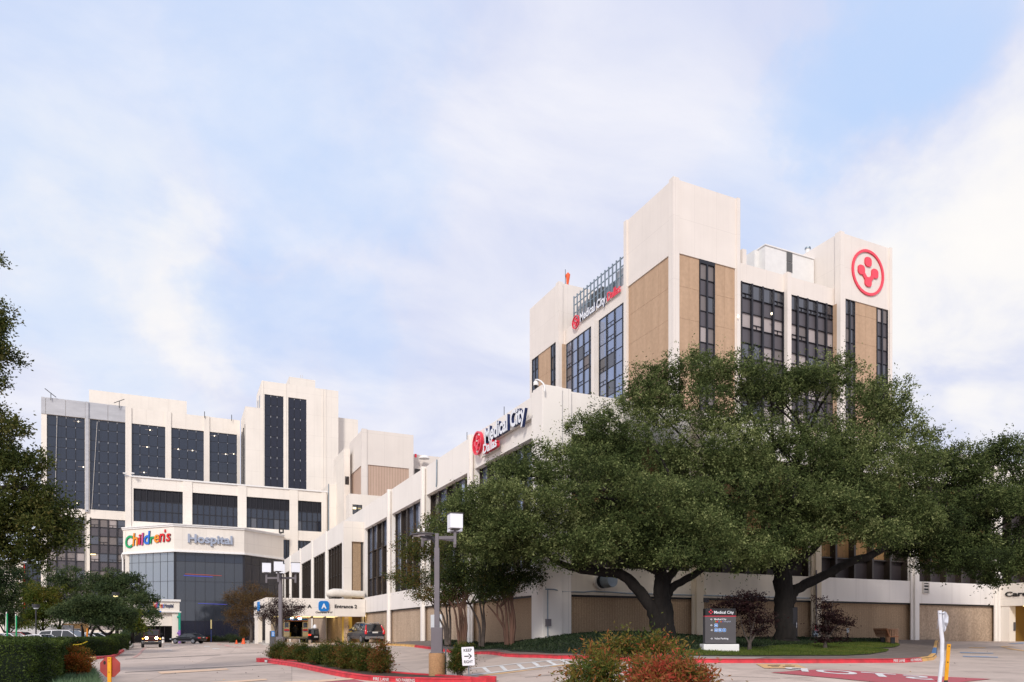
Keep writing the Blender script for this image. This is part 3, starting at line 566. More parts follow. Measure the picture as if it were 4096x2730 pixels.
shell(mb, W1X, WY, xp[-1] + 12, 110, 0, ZP, 'pale_wall', left=False, front=False)
mb.quad((W1X, STEPY, 0), (W1X, 110, 0), (W1X, 110, ZP), (W1X, STEPY, ZP), 'pale_wall')
mb.build('wall', B)
mb = MB()          # white spandrel band, standing 10 cm proud
mb.box(W1X - .12, WY - .12, ZB, W1X + .3, STEPY, ZT, 'white_band'); mb.box(W1X + .305, WY - .12, ZB, xp[1], WY + .3, ZT, 'tan_shaded_band'); mb.box(xp[1] + .002, WY - .12, ZB, xp[-1] + .6, WY + .3, ZT, 'white_band')  # tan length under the oaks: tan paint with tree shade mixed into the colour
mb.box(W1X - .02, WY - .02, ZB - .10, xp[-1] + .5, WY + .2, ZB - .004, 'black'); mb.box(W1X - .02, WY + .21, ZB - .10, W1X + .2, STEPY, ZB - .004, 'black'); mb.build('spandrel_band', B)
mb = MB(); mb.box(W1X + .10, WY + .3, -1, W1X + .6, STEPY, ZB, 'tan_aggregate'); mb.build('rough_panel_wall', B)
mb = MB(); mb.box(W1X + .601, WY + .12, -1, xp[2], WY + .6, ZB, 'ribbed_aggregate'); mb.box(xp[2] + .01, WY + .12, -1, xp[3], WY + .6, ZB, 'tan_aggregate'); mb.build('ribbed_panel_wall', B)
mb = MB(); mb.box(W1X + .095, WY + .7, -1, W1X + .60, edgesY[1], ZB - .001, 'ribbed_aggregate'); mb.build('ribbed_panel_wall', B)
for i, y in enumerate(yp):
    mb = MB(); mb.box(W1X - .30, y - .16, 0, W1X + .01, y + .16, ZP + .01, 'pale_wall'); mb.box(W1X - .18, y - .34, 0, W1X - .125, y + .34, ZP - .02, 'pale_wall'); mb.build('pier', B)
for i, x in enumerate(xp):
    mb = MB(); mb.box(x - .2, WY - .34, 0, x + .2, WY - .001, ZP + .01, 'tan_wall' if i < 2 else 'pale_wall'); mb.box(x - .4, WY - .2, 0, x + .4, WY - .125, ZP + .05, 'tan_wall' if i < 2 else 'pale_wall'); mb.build('pier', B)  # first two piers: tan paint, partly oak shade put into the colour
mb = MB(); mb.box(W1X - .35, WY - .35, 0, W1X + .75, WY + .75, ZP + .02, 'pale_wall'); mb.box(W1X + .76, WY - .2, 0, W1X + 1.35, WY + .2, ZP + .05, 'pale_wall'); mb.box(W1X - .2, WY + .76, 0, W1X + .2, WY + 1.2, ZP + .05, 'pale_wall'); mb.build('corner_pier', B, bevel=.02)
rowsP = [(9.35, ZW, [(GL, 5), ('glass_mirror', 6)]), (6.75, 9.35, [(GL, 6), ('glass_mirror', 3)]), (ZT, 6.75, [(GL, 5), ('glass_grey', 1)])]
for i, (a, b) in enumerate(opsL): glaze(B, 'X', W1X + .5, a, b, ZT, ZW, 5 if i else 7, rowsP, 'bronze', .15, .20, .06, seed=i, tilt=.006)
rowsR = [(9.0, ZW, [('spandrel_dark', 4), ('curtain', 3)]), (6.2, 9.0, [('curtain', 5), (GL, 2)]), (ZT, 6.2, [('spandrel_dark', 3)])]
for i, (a, b) in enumerate(opsR): glaze(B, 'Y', WY + .5, a, b, ZT, ZW, 5, rowsR, 'bronze', .16, .42, .07, seed=i + 9, tilt=.006)
# door in the ribbed wall behind the second oak
x0, x1 = uY(3172, WY), uY(3193, WY); mb = MB(); mb.box(x0, WY + .05, .9, x1, WY + .118, 3.1, 'sign_grey'); d = mb.build('door', B)
mb = MB(); mb.box(x1 - .18, WY - .02, 1.75, x1 - .12, WY + .045, 2.2, 'chrome'); mb.build('handle', d)
# far part of the block, set forward of the long wall
mb = MB(); Z2 = 12.35; Y2 = 112
wp = [(1311, 1368), (1253, 1301), (1205.5, 1246), (1164.6, 1198.5), (1130, 1158)]
ops2 = [tuple(sorted((uX(a, W2X), uX(b, W2X)))) for a, b in wp]; ZW2 = 10.35
facade(mb, 'X', W2X, STEPY, Y2, 3.5, Z2, [(a, b, 4.9, ZW2) for a, b in ops2], 'pale_wall', .5)
ox = (uY(1407, STEPY), uY(1457, STEPY)); facade(mb, 'Y', STEPY, W2X, W1X - .01, 3.5, Z2, [(ox[0], ox[1], 4.2, 10.4)], 'cream_wall', .4)
mb.quad((W2X, STEPY, Z2), (W1X + .2, STEPY, Z2), (W1X + .2, Y2, Z2), (W2X, Y2, Z2), 'roof'); mb.quad((W2X, Y2, 0), (W1X + .2, Y2, 0), (W1X + .2, Y2, Z2), (W2X, Y2, Z2), 'pale_wall')
for y in [(a[1] + b[0]) / 2 for a, b in zip(ops2, ops2[1:])]: mb.box(W2X - .12, y - .25, 0, W2X + .02, y + .25, Z2 + .08, 'pale_wall')
mb.build('wall', B)
mb = MB(); mb.box(W2X + .1, STEPY + .1, -.5, W2X + .5, Y2, 3.5, 'tan_aggregate'); mb.build('rough_panel_wall', B)
for i, (a, b) in enumerate(ops2): glaze(B, 'X', W2X + .45, a, b, 4.9, ZW2, 5, [(9.75, ZW2, [('blind', 3), (GL, 2)]), (7.4, 9.75, [(GL, 4), ('glass_mirror', 1)]), (4.9, 7.4, [(GL, 1)])], 'bronze', .16, .36, .06, seed=i + 20, tilt=.004)
xm = uY(1445, STEPY); mb = MB(); mb.box(ox[0], STEPY + .2, 4.2, xm, STEPY + .38, 10.4, 'ribbed_aggregate'); mb.build('ribbed_panel_wall', B)
glaze(B, 'Y', STEPY + .35, xm + .02, ox[1], 4.2, 10.4, 1, [(7.3, 10.4, [(GL, 1)]), (4.2, 7.3, [(GL, 1)])], 'bronze', .08, .1, seed=3)
# wall under the entrance canopy
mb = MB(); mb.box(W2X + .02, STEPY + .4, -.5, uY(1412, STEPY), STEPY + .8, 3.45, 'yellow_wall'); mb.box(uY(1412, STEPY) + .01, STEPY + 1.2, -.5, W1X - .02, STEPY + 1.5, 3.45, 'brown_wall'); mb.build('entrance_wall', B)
# roof edge details: antennas, conduit, louvres, drum, boxes
for px in (1862, 2010): mb = MB(); y = uX(px, W1X); mb.cyl((W1X + .1, y, ZP), (W1X + .1, y, ZP + .55), .02, 'dark_metal', 5); mb.build('antenna', B)
mb = MB(); y = uX(1750, W1X); mb.tube([(W1X - .05, y, 13.7), (W1X - .06, y, 12.2), (W1X - .06, y + .1, 11.8)], .05, 'galvanised', 6); mb.build('hanging_cable', B)
def louvre(ax, c, u, z, w, h, n=6):
    mb = MB(); q = .06
    for a, b_, z0_, z1_ in ((u, u + w, z, z + q), (u, u + w, z + h - q, z + h), (u, u + q, z + q, z + h - q), (u + w - q, u + w, z + q, z + h - q)): mb.box(*P3(ax, c, a, z0_, -.08), *P3(ax, c, b_, z1_, 0), 'rail_grey')
    mb.box(*P3(ax, c, u + q, z + q, -.01), *P3(ax, c, u + w - q, z + h - q, -.004), 'black')
    for k in range(n): zc = z + q + (h - 2 * q) * (k + .3) / n; mb.box(*P3(ax, c, u + q, zc, -.06), *P3(ax, c, u + w - q, zc + (h - 2 * q) * .4 / n, -.02), 'rail_grey')
    return mb.build('vent_louvre', B)
louvre('X', W1X - .12, uX(2083, W1X), 3.75, .85, 1.0); louvre('Y', WY - .12, uY(3683, WY), 4.15, .6, .75, 3)
mb = MB(); c = (uY(2395, WY), WY - .12, zY(2390, 2328, WY)); mb.cyl((c[0], c[1], c[2]), (c[0], c[1] - .25, c[2]), .42, 'rail_grey', 20); mb.cyl((c[0], c[1] - .12, c[2]), (c[0], c[1] - .27, c[2]), .36, 'black', 20); mb.cyl((c[0] + .15, c[1] - .2, c[2] + .02), (c[0] + .28, c[1] - .75, c[2] + .05), .36, 'galvanised', 20); mb.build('exhaust_drum', B)
mb = MB(); zc = ZB + .13; mb.tube([(uY(2166, WY), WY - .4, zc + .08), (uY(2200, WY) , WY - .42, zc + .08), (uY(2245, WY), WY - .17, zc), (uY(2330, WY), WY - .17, zc), (uY(2360, WY), WY - .17, zc + .06), (uY(2440, WY), WY - .17, zc + .04), (uY(2500, WY), WY - .17, zc), (xp[1] - .5, WY - .17, zc)], .035, 'galvanised', 6)
mb.cyl((W1X - .1, WY - .4, 1.0), (W1X - .1, WY - .4, zc + .08), .03, 'galvanised', 6); mb.box(W1X - .22, WY - .5, 1.9, W1X + .05, WY - .37, 2.25, 'pole_grey')
mb.cyl((xp[1] - .25, WY - .4, 1.2), (xp[1] - .25, WY - .4, 5.3), .05, 'pole_grey', 6); mb.box(xp[1] - .55, WY - .48, 1.35, xp[1] - .2, WY - .36, 1.7, 'galvanised')
x = uY(2815, WY); mb.tube([(x - .6, WY - .16, 4.8), (x - .5, WY - .17, 4.2), (x, WY - .17, 3.8), (x, WY - .17, 3.6)], .025, 'tan_wall', 5); mb.box(x - .2, WY - .2, 3.25, x + .2, WY - .1, 3.5, 'dark_metal'); mb.build('conduit', B)
# ------------------------------------------------------------------ signs on the low block
def city_sign(name, label, c, y_left, y_right, zb, h, face, side, dallas, stacked, ext, rail='rail_grey'):
    S = thing(name, label, 'sign', (c, y_left, zb)); tw = abs(y_left - y_right)
    return S
S = thing('building_sign', 'deep navy and white letters with red ring emblem on the low cream block', 'sign', (W1X - .2, uX(1900, W1X), 12))
WS = W1X - .3; yl, yr = uX(1944, WS), uX(2106, WS); zb = zX(1939, 1781, WS); mb = MB()
put_text(mb, 'Medical City', (W1X - .22, yl, zb - .26), **FX, width=yl - yr, height=1.16, mface='sign_white', mside='sign_navy', ext=.17, bold=.03); mb.build('letters', S)
mb = MB(); mb.box(W1X - .21, yl, zb + .0, W1X - .02, yr - .8, zb + .12, 'rail_grey'); mb.box(W1X - .21, uX(1942, W1X), zX(1939, 1833, W1X), W1X - .02, uX(2000, W1X), zX(1939, 1827, W1X), 'rail_grey'); mb.build('mounting_rail', S)
mb = MB(); ya, yb = uX(1940, WS), uX(1994, WS); put_text(mb, 'Dallas', (W1X - .22, ya, zX(1939, 1832, W1X)), **FX, width=ya - yb, height=.56, mface='sign_white', mside='sign_red', ext=.2, bold=.03); mb.build('letters', S)
mb = MB(); yc = uX(1911, WS); O = (W1X - .2, yc, zX(1916, 1771, WS)); emblem(mb, O, .70, **FX, d=.18, m='sign_red_face', mside='sign_red'); mb.build('emblem', S)
# dome camera on its gooseneck, at the roof corner
Cm = thing('surveillance_camera', 'white dome camera hanging from a curved mast on the roof corner', 'security camera', (W1X + .3, WY + 1, ZP))
q = lambda px, py: Vector((W1X - .36, uX(px, W1X - .36), zX(px, py, W1X - .36)))
mb = MB(); mb.tube([q(2178, 1568), q(2178, 1548), q(2174, 1536), q(2164, 1526), q(2152, 1520), q(2143, 1520), q(2141, 1526)], .04, 'trim_white', 8); mb.build('mast', Cm)
mb = MB(); c = q(2143.5, 1533); mb.lathe((c.x, c.y, c.z - .12), [(.08, .20), (.125, .15), (.13, .02), (.12, -.01)][::-1], 'trim_white', 16); mb.build('housing', Cm)
mb = MB(); mb.lathe((c.x, c.y, c.z - .33), [(.03, .08), (.08, .11), (.10, .22)], 'black', 14); mb.build('lens_dome', Cm)
# ------------------------------------------------------------------ ambulance canopy
CXL = uY(1061, CANY - .05); K = thing('entrance_canopy', 'flat cream drive-through canopy with a blue letter badge, against the low block', 'canopy', (CXL, CANY, 0)); c0 = CANY - .25; kz0, kz1 = 3.08, 4.75
mb = MB(); mb.box(CXL, c0, kz0, W1X - .14, c0 + .35, kz1, 'cream_wall'); mb.box(CXL, c0 + .351, kz0, CXL + .35, 79.5, kz1, 'cream_wall'); mb.box(CXL + .351, 79.2, kz0, W2X - .1, 79.5, kz1, 'cream_wall'); mb.build('fascia', K, bevel=.03)
mb = MB(); mb.box(CXL + .36, c0 + .36, kz0 + .18, W2X - .15, 79.19, kz0 + .3, 'soffit'); mb.build('soffit', K)
mb = MB(); mb.box(CXL + .36, c0 + .36, kz1 - .35, W2X - .15, 79.19, kz1 - .2, 'roof'); mb.build('roof', K)
for (px0, px1, yy) in ((1018, 1050, 79.0), (1057, 1064, CANY - .1)):
    mb = MB(); xa = CXL + .02; mb.box(xa, yy - .35 if yy < 72 else yy - 3.2, -.3, xa + .42, yy + .25 if yy < 72 else yy, kz0 - .002, 'cream_wall'); mb.build('column', K, bevel=.02)
mb = MB(); mb.box(CXL + 1.2, 75, -.3, CXL + 1.6, 79, kz0 + .17, 'cream_wall'); mb.build('wing_wall', K)
for i in range(7):
    for j in range(3):
        if CXL + 1.2 + i * 1.3 > W2X - .6 and j: continue
        mb = MB(); x, y = CXL + 1.2 + i * 1.3 + j * .35, c0 + 1.2 + j * 2.6; mb.lathe((x, y, kz0 + .04), [(.5, 0), (.52, .05), (.4, .13)], 'lamp_on', 18); mb.build('ceiling_light', K)
S = thing('canopy_sign', 'black lettering and blue A badge across the canopy front', 'sign', (CXL, c0, 3.6)); y0 = c0 - .004; mb = MB()
zt_ = zY(1340, 2436, c0); h_ = .55
def tx(s, pa, pb, py, hh, m, ext=.03, **k): mb_ = MB(); a, b = uY(pa, c0), uY(pb, c0); put_text(mb_, s, (a, y0, zY(pa, py, c0)), **FY, width=b - a, height=hh, mface=m, ext=ext, **k); return mb_
tx('Entrance 2', 1338.5, 1428, 2433.5, .34, 'sign_black', bold=.028).build('letters', S)
tx('CareTower A', 1108, 1247, 2432, .34, 'sign_black', bold=.028).build('letters', S)
tx('Clearance 9\'-0"', 1262, 1330, 2453.5, .16, 'sign_black', ext=.03, bold=.008).build('letters', S)
mb = MB(); bx, bz = uY(1294.5, c0), zY(1294.5, 2425.5, c0); plate(mb, rrect((0, 0), .96, .96, .26), (bx, y0, bz), **FY, d0=0, d1=.16, m='sign_blue'); put_text(mb, 'A', (bx - .23, y0 - .165, bz - .24), **FY, width=.46, height=.48, mface='sign_white', ext=.03, bold=.04); mb.build('badge', S)
mb = MB(); plate(mb, rrect((0, 0), 1.1, .9, .22), (CXL - .004, 74.2, 4.1), **FX, d0=0, d1=.16, m='sign_blue'); mb.build('side_badge', S)
mb = MB(); put_text(mb, 'CareTower A', (CXL - .004, 78.9, 3.85), **FX, width=3.6, height=.4, mface='sign_black', ext=.05); put_text(mb, 'Entrance 2', (CXL - .004, 73.2, 3.85), **FX, width=3.2, height=.4, mface='sign_black', ext=.05); mb.build('letters', S)
# duct on the canopy roof
Dd = thing('air_duct', 'fat white insulated duct lying on the entrance canopy roof', 'duct', (uY(1320, STEPY - .0), STEPY, 4.75)); dz = zY(1380, 2377, c0 + 1)
mb = MB(); X = lambda p: uY(p, c0 + .8); mb.tube([(X(1322), c0 + 1.2, dz - .1), (X(1318), c0 + .9, dz + .02), (X(1326), c0 + .8, dz + .06), (X(1340), c0 + .8, dz + .04), (X(1400), c0 + .8, dz + .02), (X(1456), c0 + .8, dz - .02)], [.32, .34, .38, .34, .34, .34], 'rail_light', 14)
for p in (1366, 1386, 1412, 1436): mb.cyl((X(p), c0 + .8, dz + .02), (X(p + 1.2), c0 + .8, dz + .02), .36, 'rail_light', 14)
mb.build('pipe', Dd); mb = MB(); mb.box(X(1332), c0 + .75, dz + .30, X(1368), c0 + 1.2, dz + .48, 'white_paint'); mb.build('junction_box', Dd)
# ------------------------------------------------------------------ right-hand canopy
K = thing('parking_entrance_canopy', 'cream canopy over the dark yellow garage entry at the right edge', 'canopy', (xp[3], WY, 0)); cx = xp[3] + .0
mb = MB(); mb.box(cx, 21, 3.42, cx + .35, WY - .13, 4.98, 'cream_wall'); mb.box(cx + .36, 21, 3.42, cx + 11, 21.35, 4.98, 'cream_wall'); mb.build('fascia', K)
mb = MB(); mb.box(cx + .36, 21.4, 3.5, cx + 11, WY - .13, 3.62, 'soffit'); mb.build('soffit', K)
mb = MB(); mb.box(cx + .36, 21.4, 4.7, cx + 11, WY - .13, 4.8, 'roof'); mb.build('roof', K)
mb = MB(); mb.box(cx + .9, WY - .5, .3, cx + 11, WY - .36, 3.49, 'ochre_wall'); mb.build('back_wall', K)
mb = MB(); mb.box(cx + .05, WY - .9, .3, cx + .75, WY - .36, 3.41, 'cream_wall'); mb.box(cx + .5, WY - .95, 1.7, cx + .7, WY - .905, 2.3, 'sign_grey'); mb.build('pier', K)
for i in range(4):
    for j in range(3): mb = MB(); mb.lathe((cx + 1.5 + i * 2.2 + j * .7, WY - 1.6 - j * 2.4, 3.40), [(.55, 0), (.57, .04), (.42, .09)], 'lamp_on', 18); mb.build('ceiling_light', K)
S = thing('canopy_lettering', 'black cut-off lettering on the canopy fascia at the right edge', 'sign', (cx, 29, 4)); mb = MB(); ya = uX(4022, cx); put_text(mb, 'CareTower B', (cx - .004, ya, zX(4022, 2388, cx)), **FX, width=4.1, height=.34, mface='sign_black', ext=.06, bold=.02); mb.build('letters', S)
# ------------------------------------------------------------------ the high tower
TC = at(2695, 2000, 80); TX, TY = TC.x, TC.y; FZ = 1.77
T = thing('hospital_tower', 'tall cream tower with brown stone panels and dark window bays above the oaks', 'building', (TX, TY, 0))
xa, xb, xc = uY(2956, TY), uY(3361, TY), uY(3563, TY); ya_, yb_, yc_ = uX(2500, TX), uX(2237, TX), uX(2119, TX)
ZTOP, ZPAN, ZWIN, ZPAR = 51.7, 43.6, 42.85, 45.0; zlo = 10
rt_ = lambda top, gls: rows_alt(zlo, top, FZ, FZ, gls, [(SPA, 1)])
g_right = [('glass_grey', 3), (BL, 3), (BD, 3)]; g_left = [('glass_mirror', 9), (BD, 1)]
RB = [(p0, p1) for p0, p1 in ((2799.5, 2861),)]
# near block
mb = MB(); opR = [(uY(2718, TY), uY(2941.5, TY), zlo, ZPAN)]; opL = [(uX(2673.5, TX), uX(2511, TX), zlo, ZPAN)]
facade(mb, 'Y', TY, TX, xa, zlo, ZTOP, opR, 'tower_wall', .3); facade(mb, 'X', TX, TY, ya_, zlo, ZTOP, opL, 'tower_wall', .3)
shell(mb, TX, TY, xa, ya_, 30, ZTOP, 'tower_wall', left=False, front=False); mb.build('wall', T)
mb = MB(); mb.box(TX - .25, TY - .25, zlo, TX + .55, TY + .55, ZTOP + .04, 'tower_wall'); mb.box(xa - .45, TY - .2, zlo, xa + .02, TY - .002, ZTOP + .02, 'tower_wall'); mb.box(TX - .2, ya_ - .6, zlo, TX - .002, ya_ + .02, ZTOP + .02, 'tower_wall'); mb.build('corner_pier', T)
def stone(ax, c, a, b, z0, z1, n, m='tower_stone', fl=3.54, off=0):
    mb = MB(); cuts = np.linspace(a, b, n + 1); zs = [z1 - off - k * fl for k in range(0, 12)]; zs = [z1] + [z for z in zs if z0 < z < z1 - .3] + [z0]
    for i in range(n):
        for j in range(len(zs) - 1):
            if zs[j] - zs[j + 1] < .1: continue
            mb.box(*P3(ax, c, cuts[i] + .012, zs[j + 1] + .015, 0), *P3(ax, c, cuts[i + 1] - .012, zs[j] - .015, .2), m)
    mb.box(*P3(ax, c, a, z0, .03), *P3(ax, c, b, z1, .19), 'tan_wall'); return mb.build('stone_panel', T)
def tower_bits(): pass
a, b, c2, d2 = uY(2718, TY), uY(2799.5, TY), uY(2861, TY), uY(2941.5, TY)
stone('Y', TY + .12, a, b, zlo, ZPAN, 2); stone('Y', TY + .12, c2, d2, zlo, ZPAN, 2); glaze(T, 'Y', TY + .2, b, c2, zlo, ZPAN - .4, 2, rows_alt(zlo, ZPAN - .4, FZ, FZ, g_right, [(SPA, 1)]), fw=.22, fd=.18, seed=2)
mb = MB(); mb.box(b, TY + .02, ZPAN - .4, c2, TY + .2, ZPAN, 'mullion'); mb.build('lintel', T)
stone('X', TX + .12, uX(2673.5, TX), uX(2511, TX), zlo, ZPAN, 4)
# right-hand end block with the emblem
mb = MB(); facade(mb, 'Y', TY, xb, xc, zlo, ZTOP, [(uY(3382, TY), uY(3553, TY), zlo, ZPAN)], 'tower_wall', .3)
shell(mb, xb, TY, xc, TY + 9.6, 30, ZTOP, 'tower_wall', front=False); mb.quad((xb, TY, zlo), (xb, TY + 2, zlo), (xb, TY + 2, 30), (xb, TY, 30), 'tower_wall'); mb.build('wall', T)
mb = MB(); mb.box(xb - .25, TY - .25, zlo, xb + .45, TY + .6, ZTOP + .04, 'tower_wall'); mb.box(xc - .4, TY - .2, zlo, xc + .05, TY - .002, ZTOP + .02, 'tower_wall'); mb.build('corner_pier', T)
a, b, c2, d2 = uY(3382, TY), uY(3422, TY), uY(3509, TY), uY(3553, TY)
glaze(T, 'Y', TY + .2, a, b, zlo, ZPAN - .05, 2, rt_(ZPAN - .05, g_right), fw=.24, fd=.18, seed=4); stone('Y', TY + .12, b, c2, zlo, ZPAN, 2, off=1.6); glaze(T, 'Y', TY + .2, c2, d2, zlo, ZPAN - .05, 2, rt_(ZPAN - .05, g_right), fw=.24, fd=.18, seed=5)
# recessed right section
rec = .9; mb = MB(); u = [uY(p, TY + rec) for p in (2963, 3133, 3150, 3338)]; u[0] = max(u[0], xa + .05)
facade(mb, 'Y', TY + rec, xa, xb, zlo, ZPAR, [(u[0], u[1], zlo, ZWIN), (u[2], xb - .05, zlo, ZWIN)], 'tower_wall', .25)
mb.quad((xa, TY + rec, ZPAR), (xb, TY + rec, ZPAR), (xb, TY + rec + .4, ZPAR), (xa, TY + rec + .4, ZPAR), 'tower_wall'); mb.box(u[1] + .02, TY + .25, zlo, u[2] - .02, TY + rec - .002, ZPAR + .1, 'tower_wall'); mb.build('wall', T)
RR = rt_(ZWIN, g_right); RR[0] = (*RR[0][:2], [('glass_grey', 1)]); RR[2] = (*RR[2][:2], [(BL, 5), (BD, 1)])
glaze(T, 'Y', TY + rec + .15, u[0], u[1], zlo, ZWIN, 4, RR, fw=.24, fd=.3, seed=6, hop=.5); glaze(T, 'Y', TY + rec + .15, u[2], xb - .06, zlo, ZWIN, [u[2] + (u[3] - 1.5 - u[2]) * k / 4 for k in range(5)] + [xb - .06], RR, fw=.24, fd=.3, seed=7, hop=.5)
mb = MB(); mb.box(xb - .06, TY + .3, zlo, xb - .26, TY + rec, ZWIN, 'tower_stone'); mb.build('stone_panel', T)
# recessed left section and far block
mb = MB(); w_ = [tuple(sorted((uX(p0, TX + rec), uX(p1, TX + rec)))) for p0, p1 in ((2394, 2500), (2264, 2381))]; w_[1] = (w_[1][0], yb_ - .35)
facade(mb, 'X', TX + rec, ya_, yb_, zlo, ZPAR, [(ya_ + .05, w_[0][1], zlo, ZWIN), (w_[1][0], w_[1][1], zlo, ZWIN)], 'tower_wall', .25)
mb.quad((TX + rec, ya_, ZPAR), (TX + rec, yb_, ZPAR), (TX + rec + .4, yb_, ZPAR), (TX + rec + .4, ya_, ZPAR), 'tower_wall'); mb.box(TX + .25, w_[0][1] + .02, zlo, TX + rec - .002, w_[1][0] - .02, ZPAR - 2.2, 'tower_wall'); mb.build('wall', T)
glaze(T, 'X', TX + rec + .15, ya_ + .06, w_[0][1], zlo, ZWIN, 4, rt_(ZWIN, g_left) and rows_alt(zlo, ZWIN, FZ, FZ, g_left, [('glass_mirror', 5), ('glass_grey', 1)]), fw=.24, fd=.12, seed=8, hop=.25)
glaze(T, 'X', TX + rec + .15, w_[1][0], w_[1][1], zlo, ZWIN, 5, rows_alt(zlo, ZWIN, FZ, FZ, g_left, [('glass_mirror', 5), ('glass_grey', 1)]), fw=.24, fd=.12, seed=9, hop=.25)
mb = MB(); mb.box(TX + .3, w_[1][1] + .02, zlo, TX + rec, yb_, ZWIN, 'tower_stone'); mb.build('stone_panel', T)
mb = MB(); q1 = [uX(p, TX) for p in (2127, 2151, 2202, 2226)]; facade(mb, 'X', TX, yb_, yc_, zlo, ZTOP, [(q1[3], q1[0], zlo, ZPAN)], 'tower_wall', .3)
shell(mb, TX, yb_, xa, yc_, 30, ZTOP, 'tower_wall', left=False); mb.build('wall', T)
mb = MB(); mb.box(TX - .25, yb_ - .25, zlo, TX + .45, yb_ + .6, ZTOP + .04, 'tower_wall'); mb.build('corner_pier', T)
glaze(T, 'X', TX + .2, q1[3], q1[2], zlo, ZPAN - .05, 2, rows_alt(zlo, ZPAN - .05, FZ, FZ, g_left, g_left), fw=.3, fd=.18, seed=10); stone('X', TX + .12, q1[2], q1[1], zlo, ZPAN, 1); glaze(T, 'X', TX + .2, q1[1], q1[0], zlo, ZPAN - .05, 2, rows_alt(zlo, ZPAN - .05, FZ, FZ, g_left, g_left), fw=.3, fd=.18, seed=11)
mb = MB(); mb.quad((TX + rec + .4, TY + rec + .4, ZPAR - 1.2), (xc - .4, TY + rec + .4, ZPAR - 1.2), (xc - .4, yc_ - .5, ZPAR - 1.2), (TX + rec + .4, yc_ - .5, ZPAR - 1.2), 'roof'); mb.box(TX + 12, TY + 12, 12, xc - 2, yc_ - 1, ZPAR - 1.3, 'tower_wall'); mb.build('roof', T)
# penthouses
Yq = 69.0; mb = MB(); x0 = uY(3061, Yq); zq = zY(3061, 982, Yq); mb.box(x0, Yq, ZPAR - 1.19, 75.4, Yq + 6, zq, 'white_paint'); mb.box(x0 - .1, Yq - .12, zq, 75.4, Yq + 6, zq + .14, 'trim_white'); mb.build('penthouse', T)
mb = MB(); xl = uY(3146, Yq), uY(3168, Yq); zl = zY(3157, 1010, Yq), zY(3157, 1092, Yq)
for k in range(2): mb.box(xl[0], Yq - .08, zl[1] + (zl[0] - zl[1]) * (.02 + .5 * k), xl[1], Yq - .01, zl[1] + (zl[0] - zl[1]) * (.48 + .5 * k), 'louvre')
mb.build('vent_louvre', T)
mb = MB(); Yr = 70.2; mb.box(uY(3018, Yr), Yr, ZPAR - 1.19, uY(3045, Yr), Yr + 3, zY(3018, 1000, Yr), 'white_paint'); mb.build('penthouse', T); mb = MB(); mb.box(uY(2958, TY + 2), TY + 1.5, ZPAR - 1.19, uY(2974, TY + 2), TY + 3, zY(2974, 1008, TY + 2), 'tower_wall'); mb.build('penthouse', T)
mb = MB(); p = at(3231, 1010, 96); mb.cyl((p.x, p.y, ZPAR - 1), (p.x, p.y, p.z + .4), .3, 'white_paint', 12); mb.cyl((p.x, p.y, p.z + .4), (p.x, p.y, p.z + .6), .38, 'galvanised', 12); mb.build('flue', T)
# steel screen and plant on the left roof
Sc = thing('rooftop_screen_frame', 'row of galvanised steel posts and rails along the tower roof edge', 'steel frame', (TX + 1.3, ya_ + 2, ZPAR - 1.2)); xs_ = TX + 1.25
yA, yB = ya_ + .2, uX(2296, xs_); zt_s = zX(2499, 1019, xs_)
for k in range(17):
    y = yB + (yA - yB) * k / 16; mb = MB(); mb.box(xs_ - .08, y - .07, ZPAR - 1.2, xs_ + .08, y + .07, zt_s + .12, 'galvanised'); mb.build('post', Sc)
for z in (zt_s - .12, zt_s - 1.15, zt_s - 2.3, ZPAR + .15): mb = MB(); mb.box(xs_ + .09, yA, z, xs_ + .19, yB, z + .12, 'galvanised'); mb.build('rail', Sc)
for k, (yy, l, hh, m) in enumerate(((75.6, 4.4, 4.6, 'metal_panel'), (80.6, 2.2, 3.8, 'galvanised'), (83.4, 3.2, 4.4, 'louvre'), (87.0, 3.0, 4.2, 'metal_panel'))):
    U_ = thing('rooftop_air_unit', ('long pale rooftop air unit nearest the tall block', 'small low rooftop fan unit between two bigger units', 'dark louvred rooftop unit in the middle of the roof', 'pale rooftop unit at the far end behind the screen')[k], 'air unit', (xs_ + 1, yy, ZPAR - 1.2))
    mb = MB(); mb.box(xs_ + .9, yy, ZPAR - 1.2, xs_ + 3.2, yy + l, ZPAR - 1.2 + hh, m); mb.build('casing', U_, bevel=.04)
    mb = MB()
    for j in range(int(l / .7)): mb.box(xs_ + .84, yy + .15 + j * .7, ZPAR - .6 + .9 * (j % 2), xs_ + .898, yy + .6 + j * .7, ZPAR + .1 + .9 * (j % 2), 'louvre')
    mb.cyl((xs_ + 2, yy + l / 2, ZPAR - 1.2 + hh), (xs_ + 2, yy + l / 2, ZPAR - .9 + hh), .5, 'dark_metal', 14); mb.build('vents', U_)
S = thing('tower_sign', 'white navy and red raised lettering with ring emblem high on the tower', 'sign', (TX + rec, 84, 43.6)); c = TX + rec - .18
yl, yr, yd0, yd1 = uX(2323, c), uX(2426, c), uX(2428, c), uX(2480, c); zb = zX(2323, 1291, c); zb2 = zX(2428.6, 1209.5, c)
mb = MB(); put_text(mb, 'Medical City', (c, yl, zb - .3), **FX, width=yl - yr, height=1.5, mface='sign_white', mside='sign_navy', ext=.14, bold=.03); mb.build('letters', S)
mb = MB(); put_text(mb, 'Dallas', (c, yd0 - .15, zb2), **FX, width=yd0 - yd1, height=1.12, mface='sign_red_face', mside='sign_red', ext=.10, bold=.01); mb.build('letters', S)
mb = MB(); emblem(mb, (c, uX(2305.5, c), zX(2305.5, 1290, c)), .92, **FX, d=.2, m='sign_red_face', mside='sign_red'); mb.build('emblem', S)
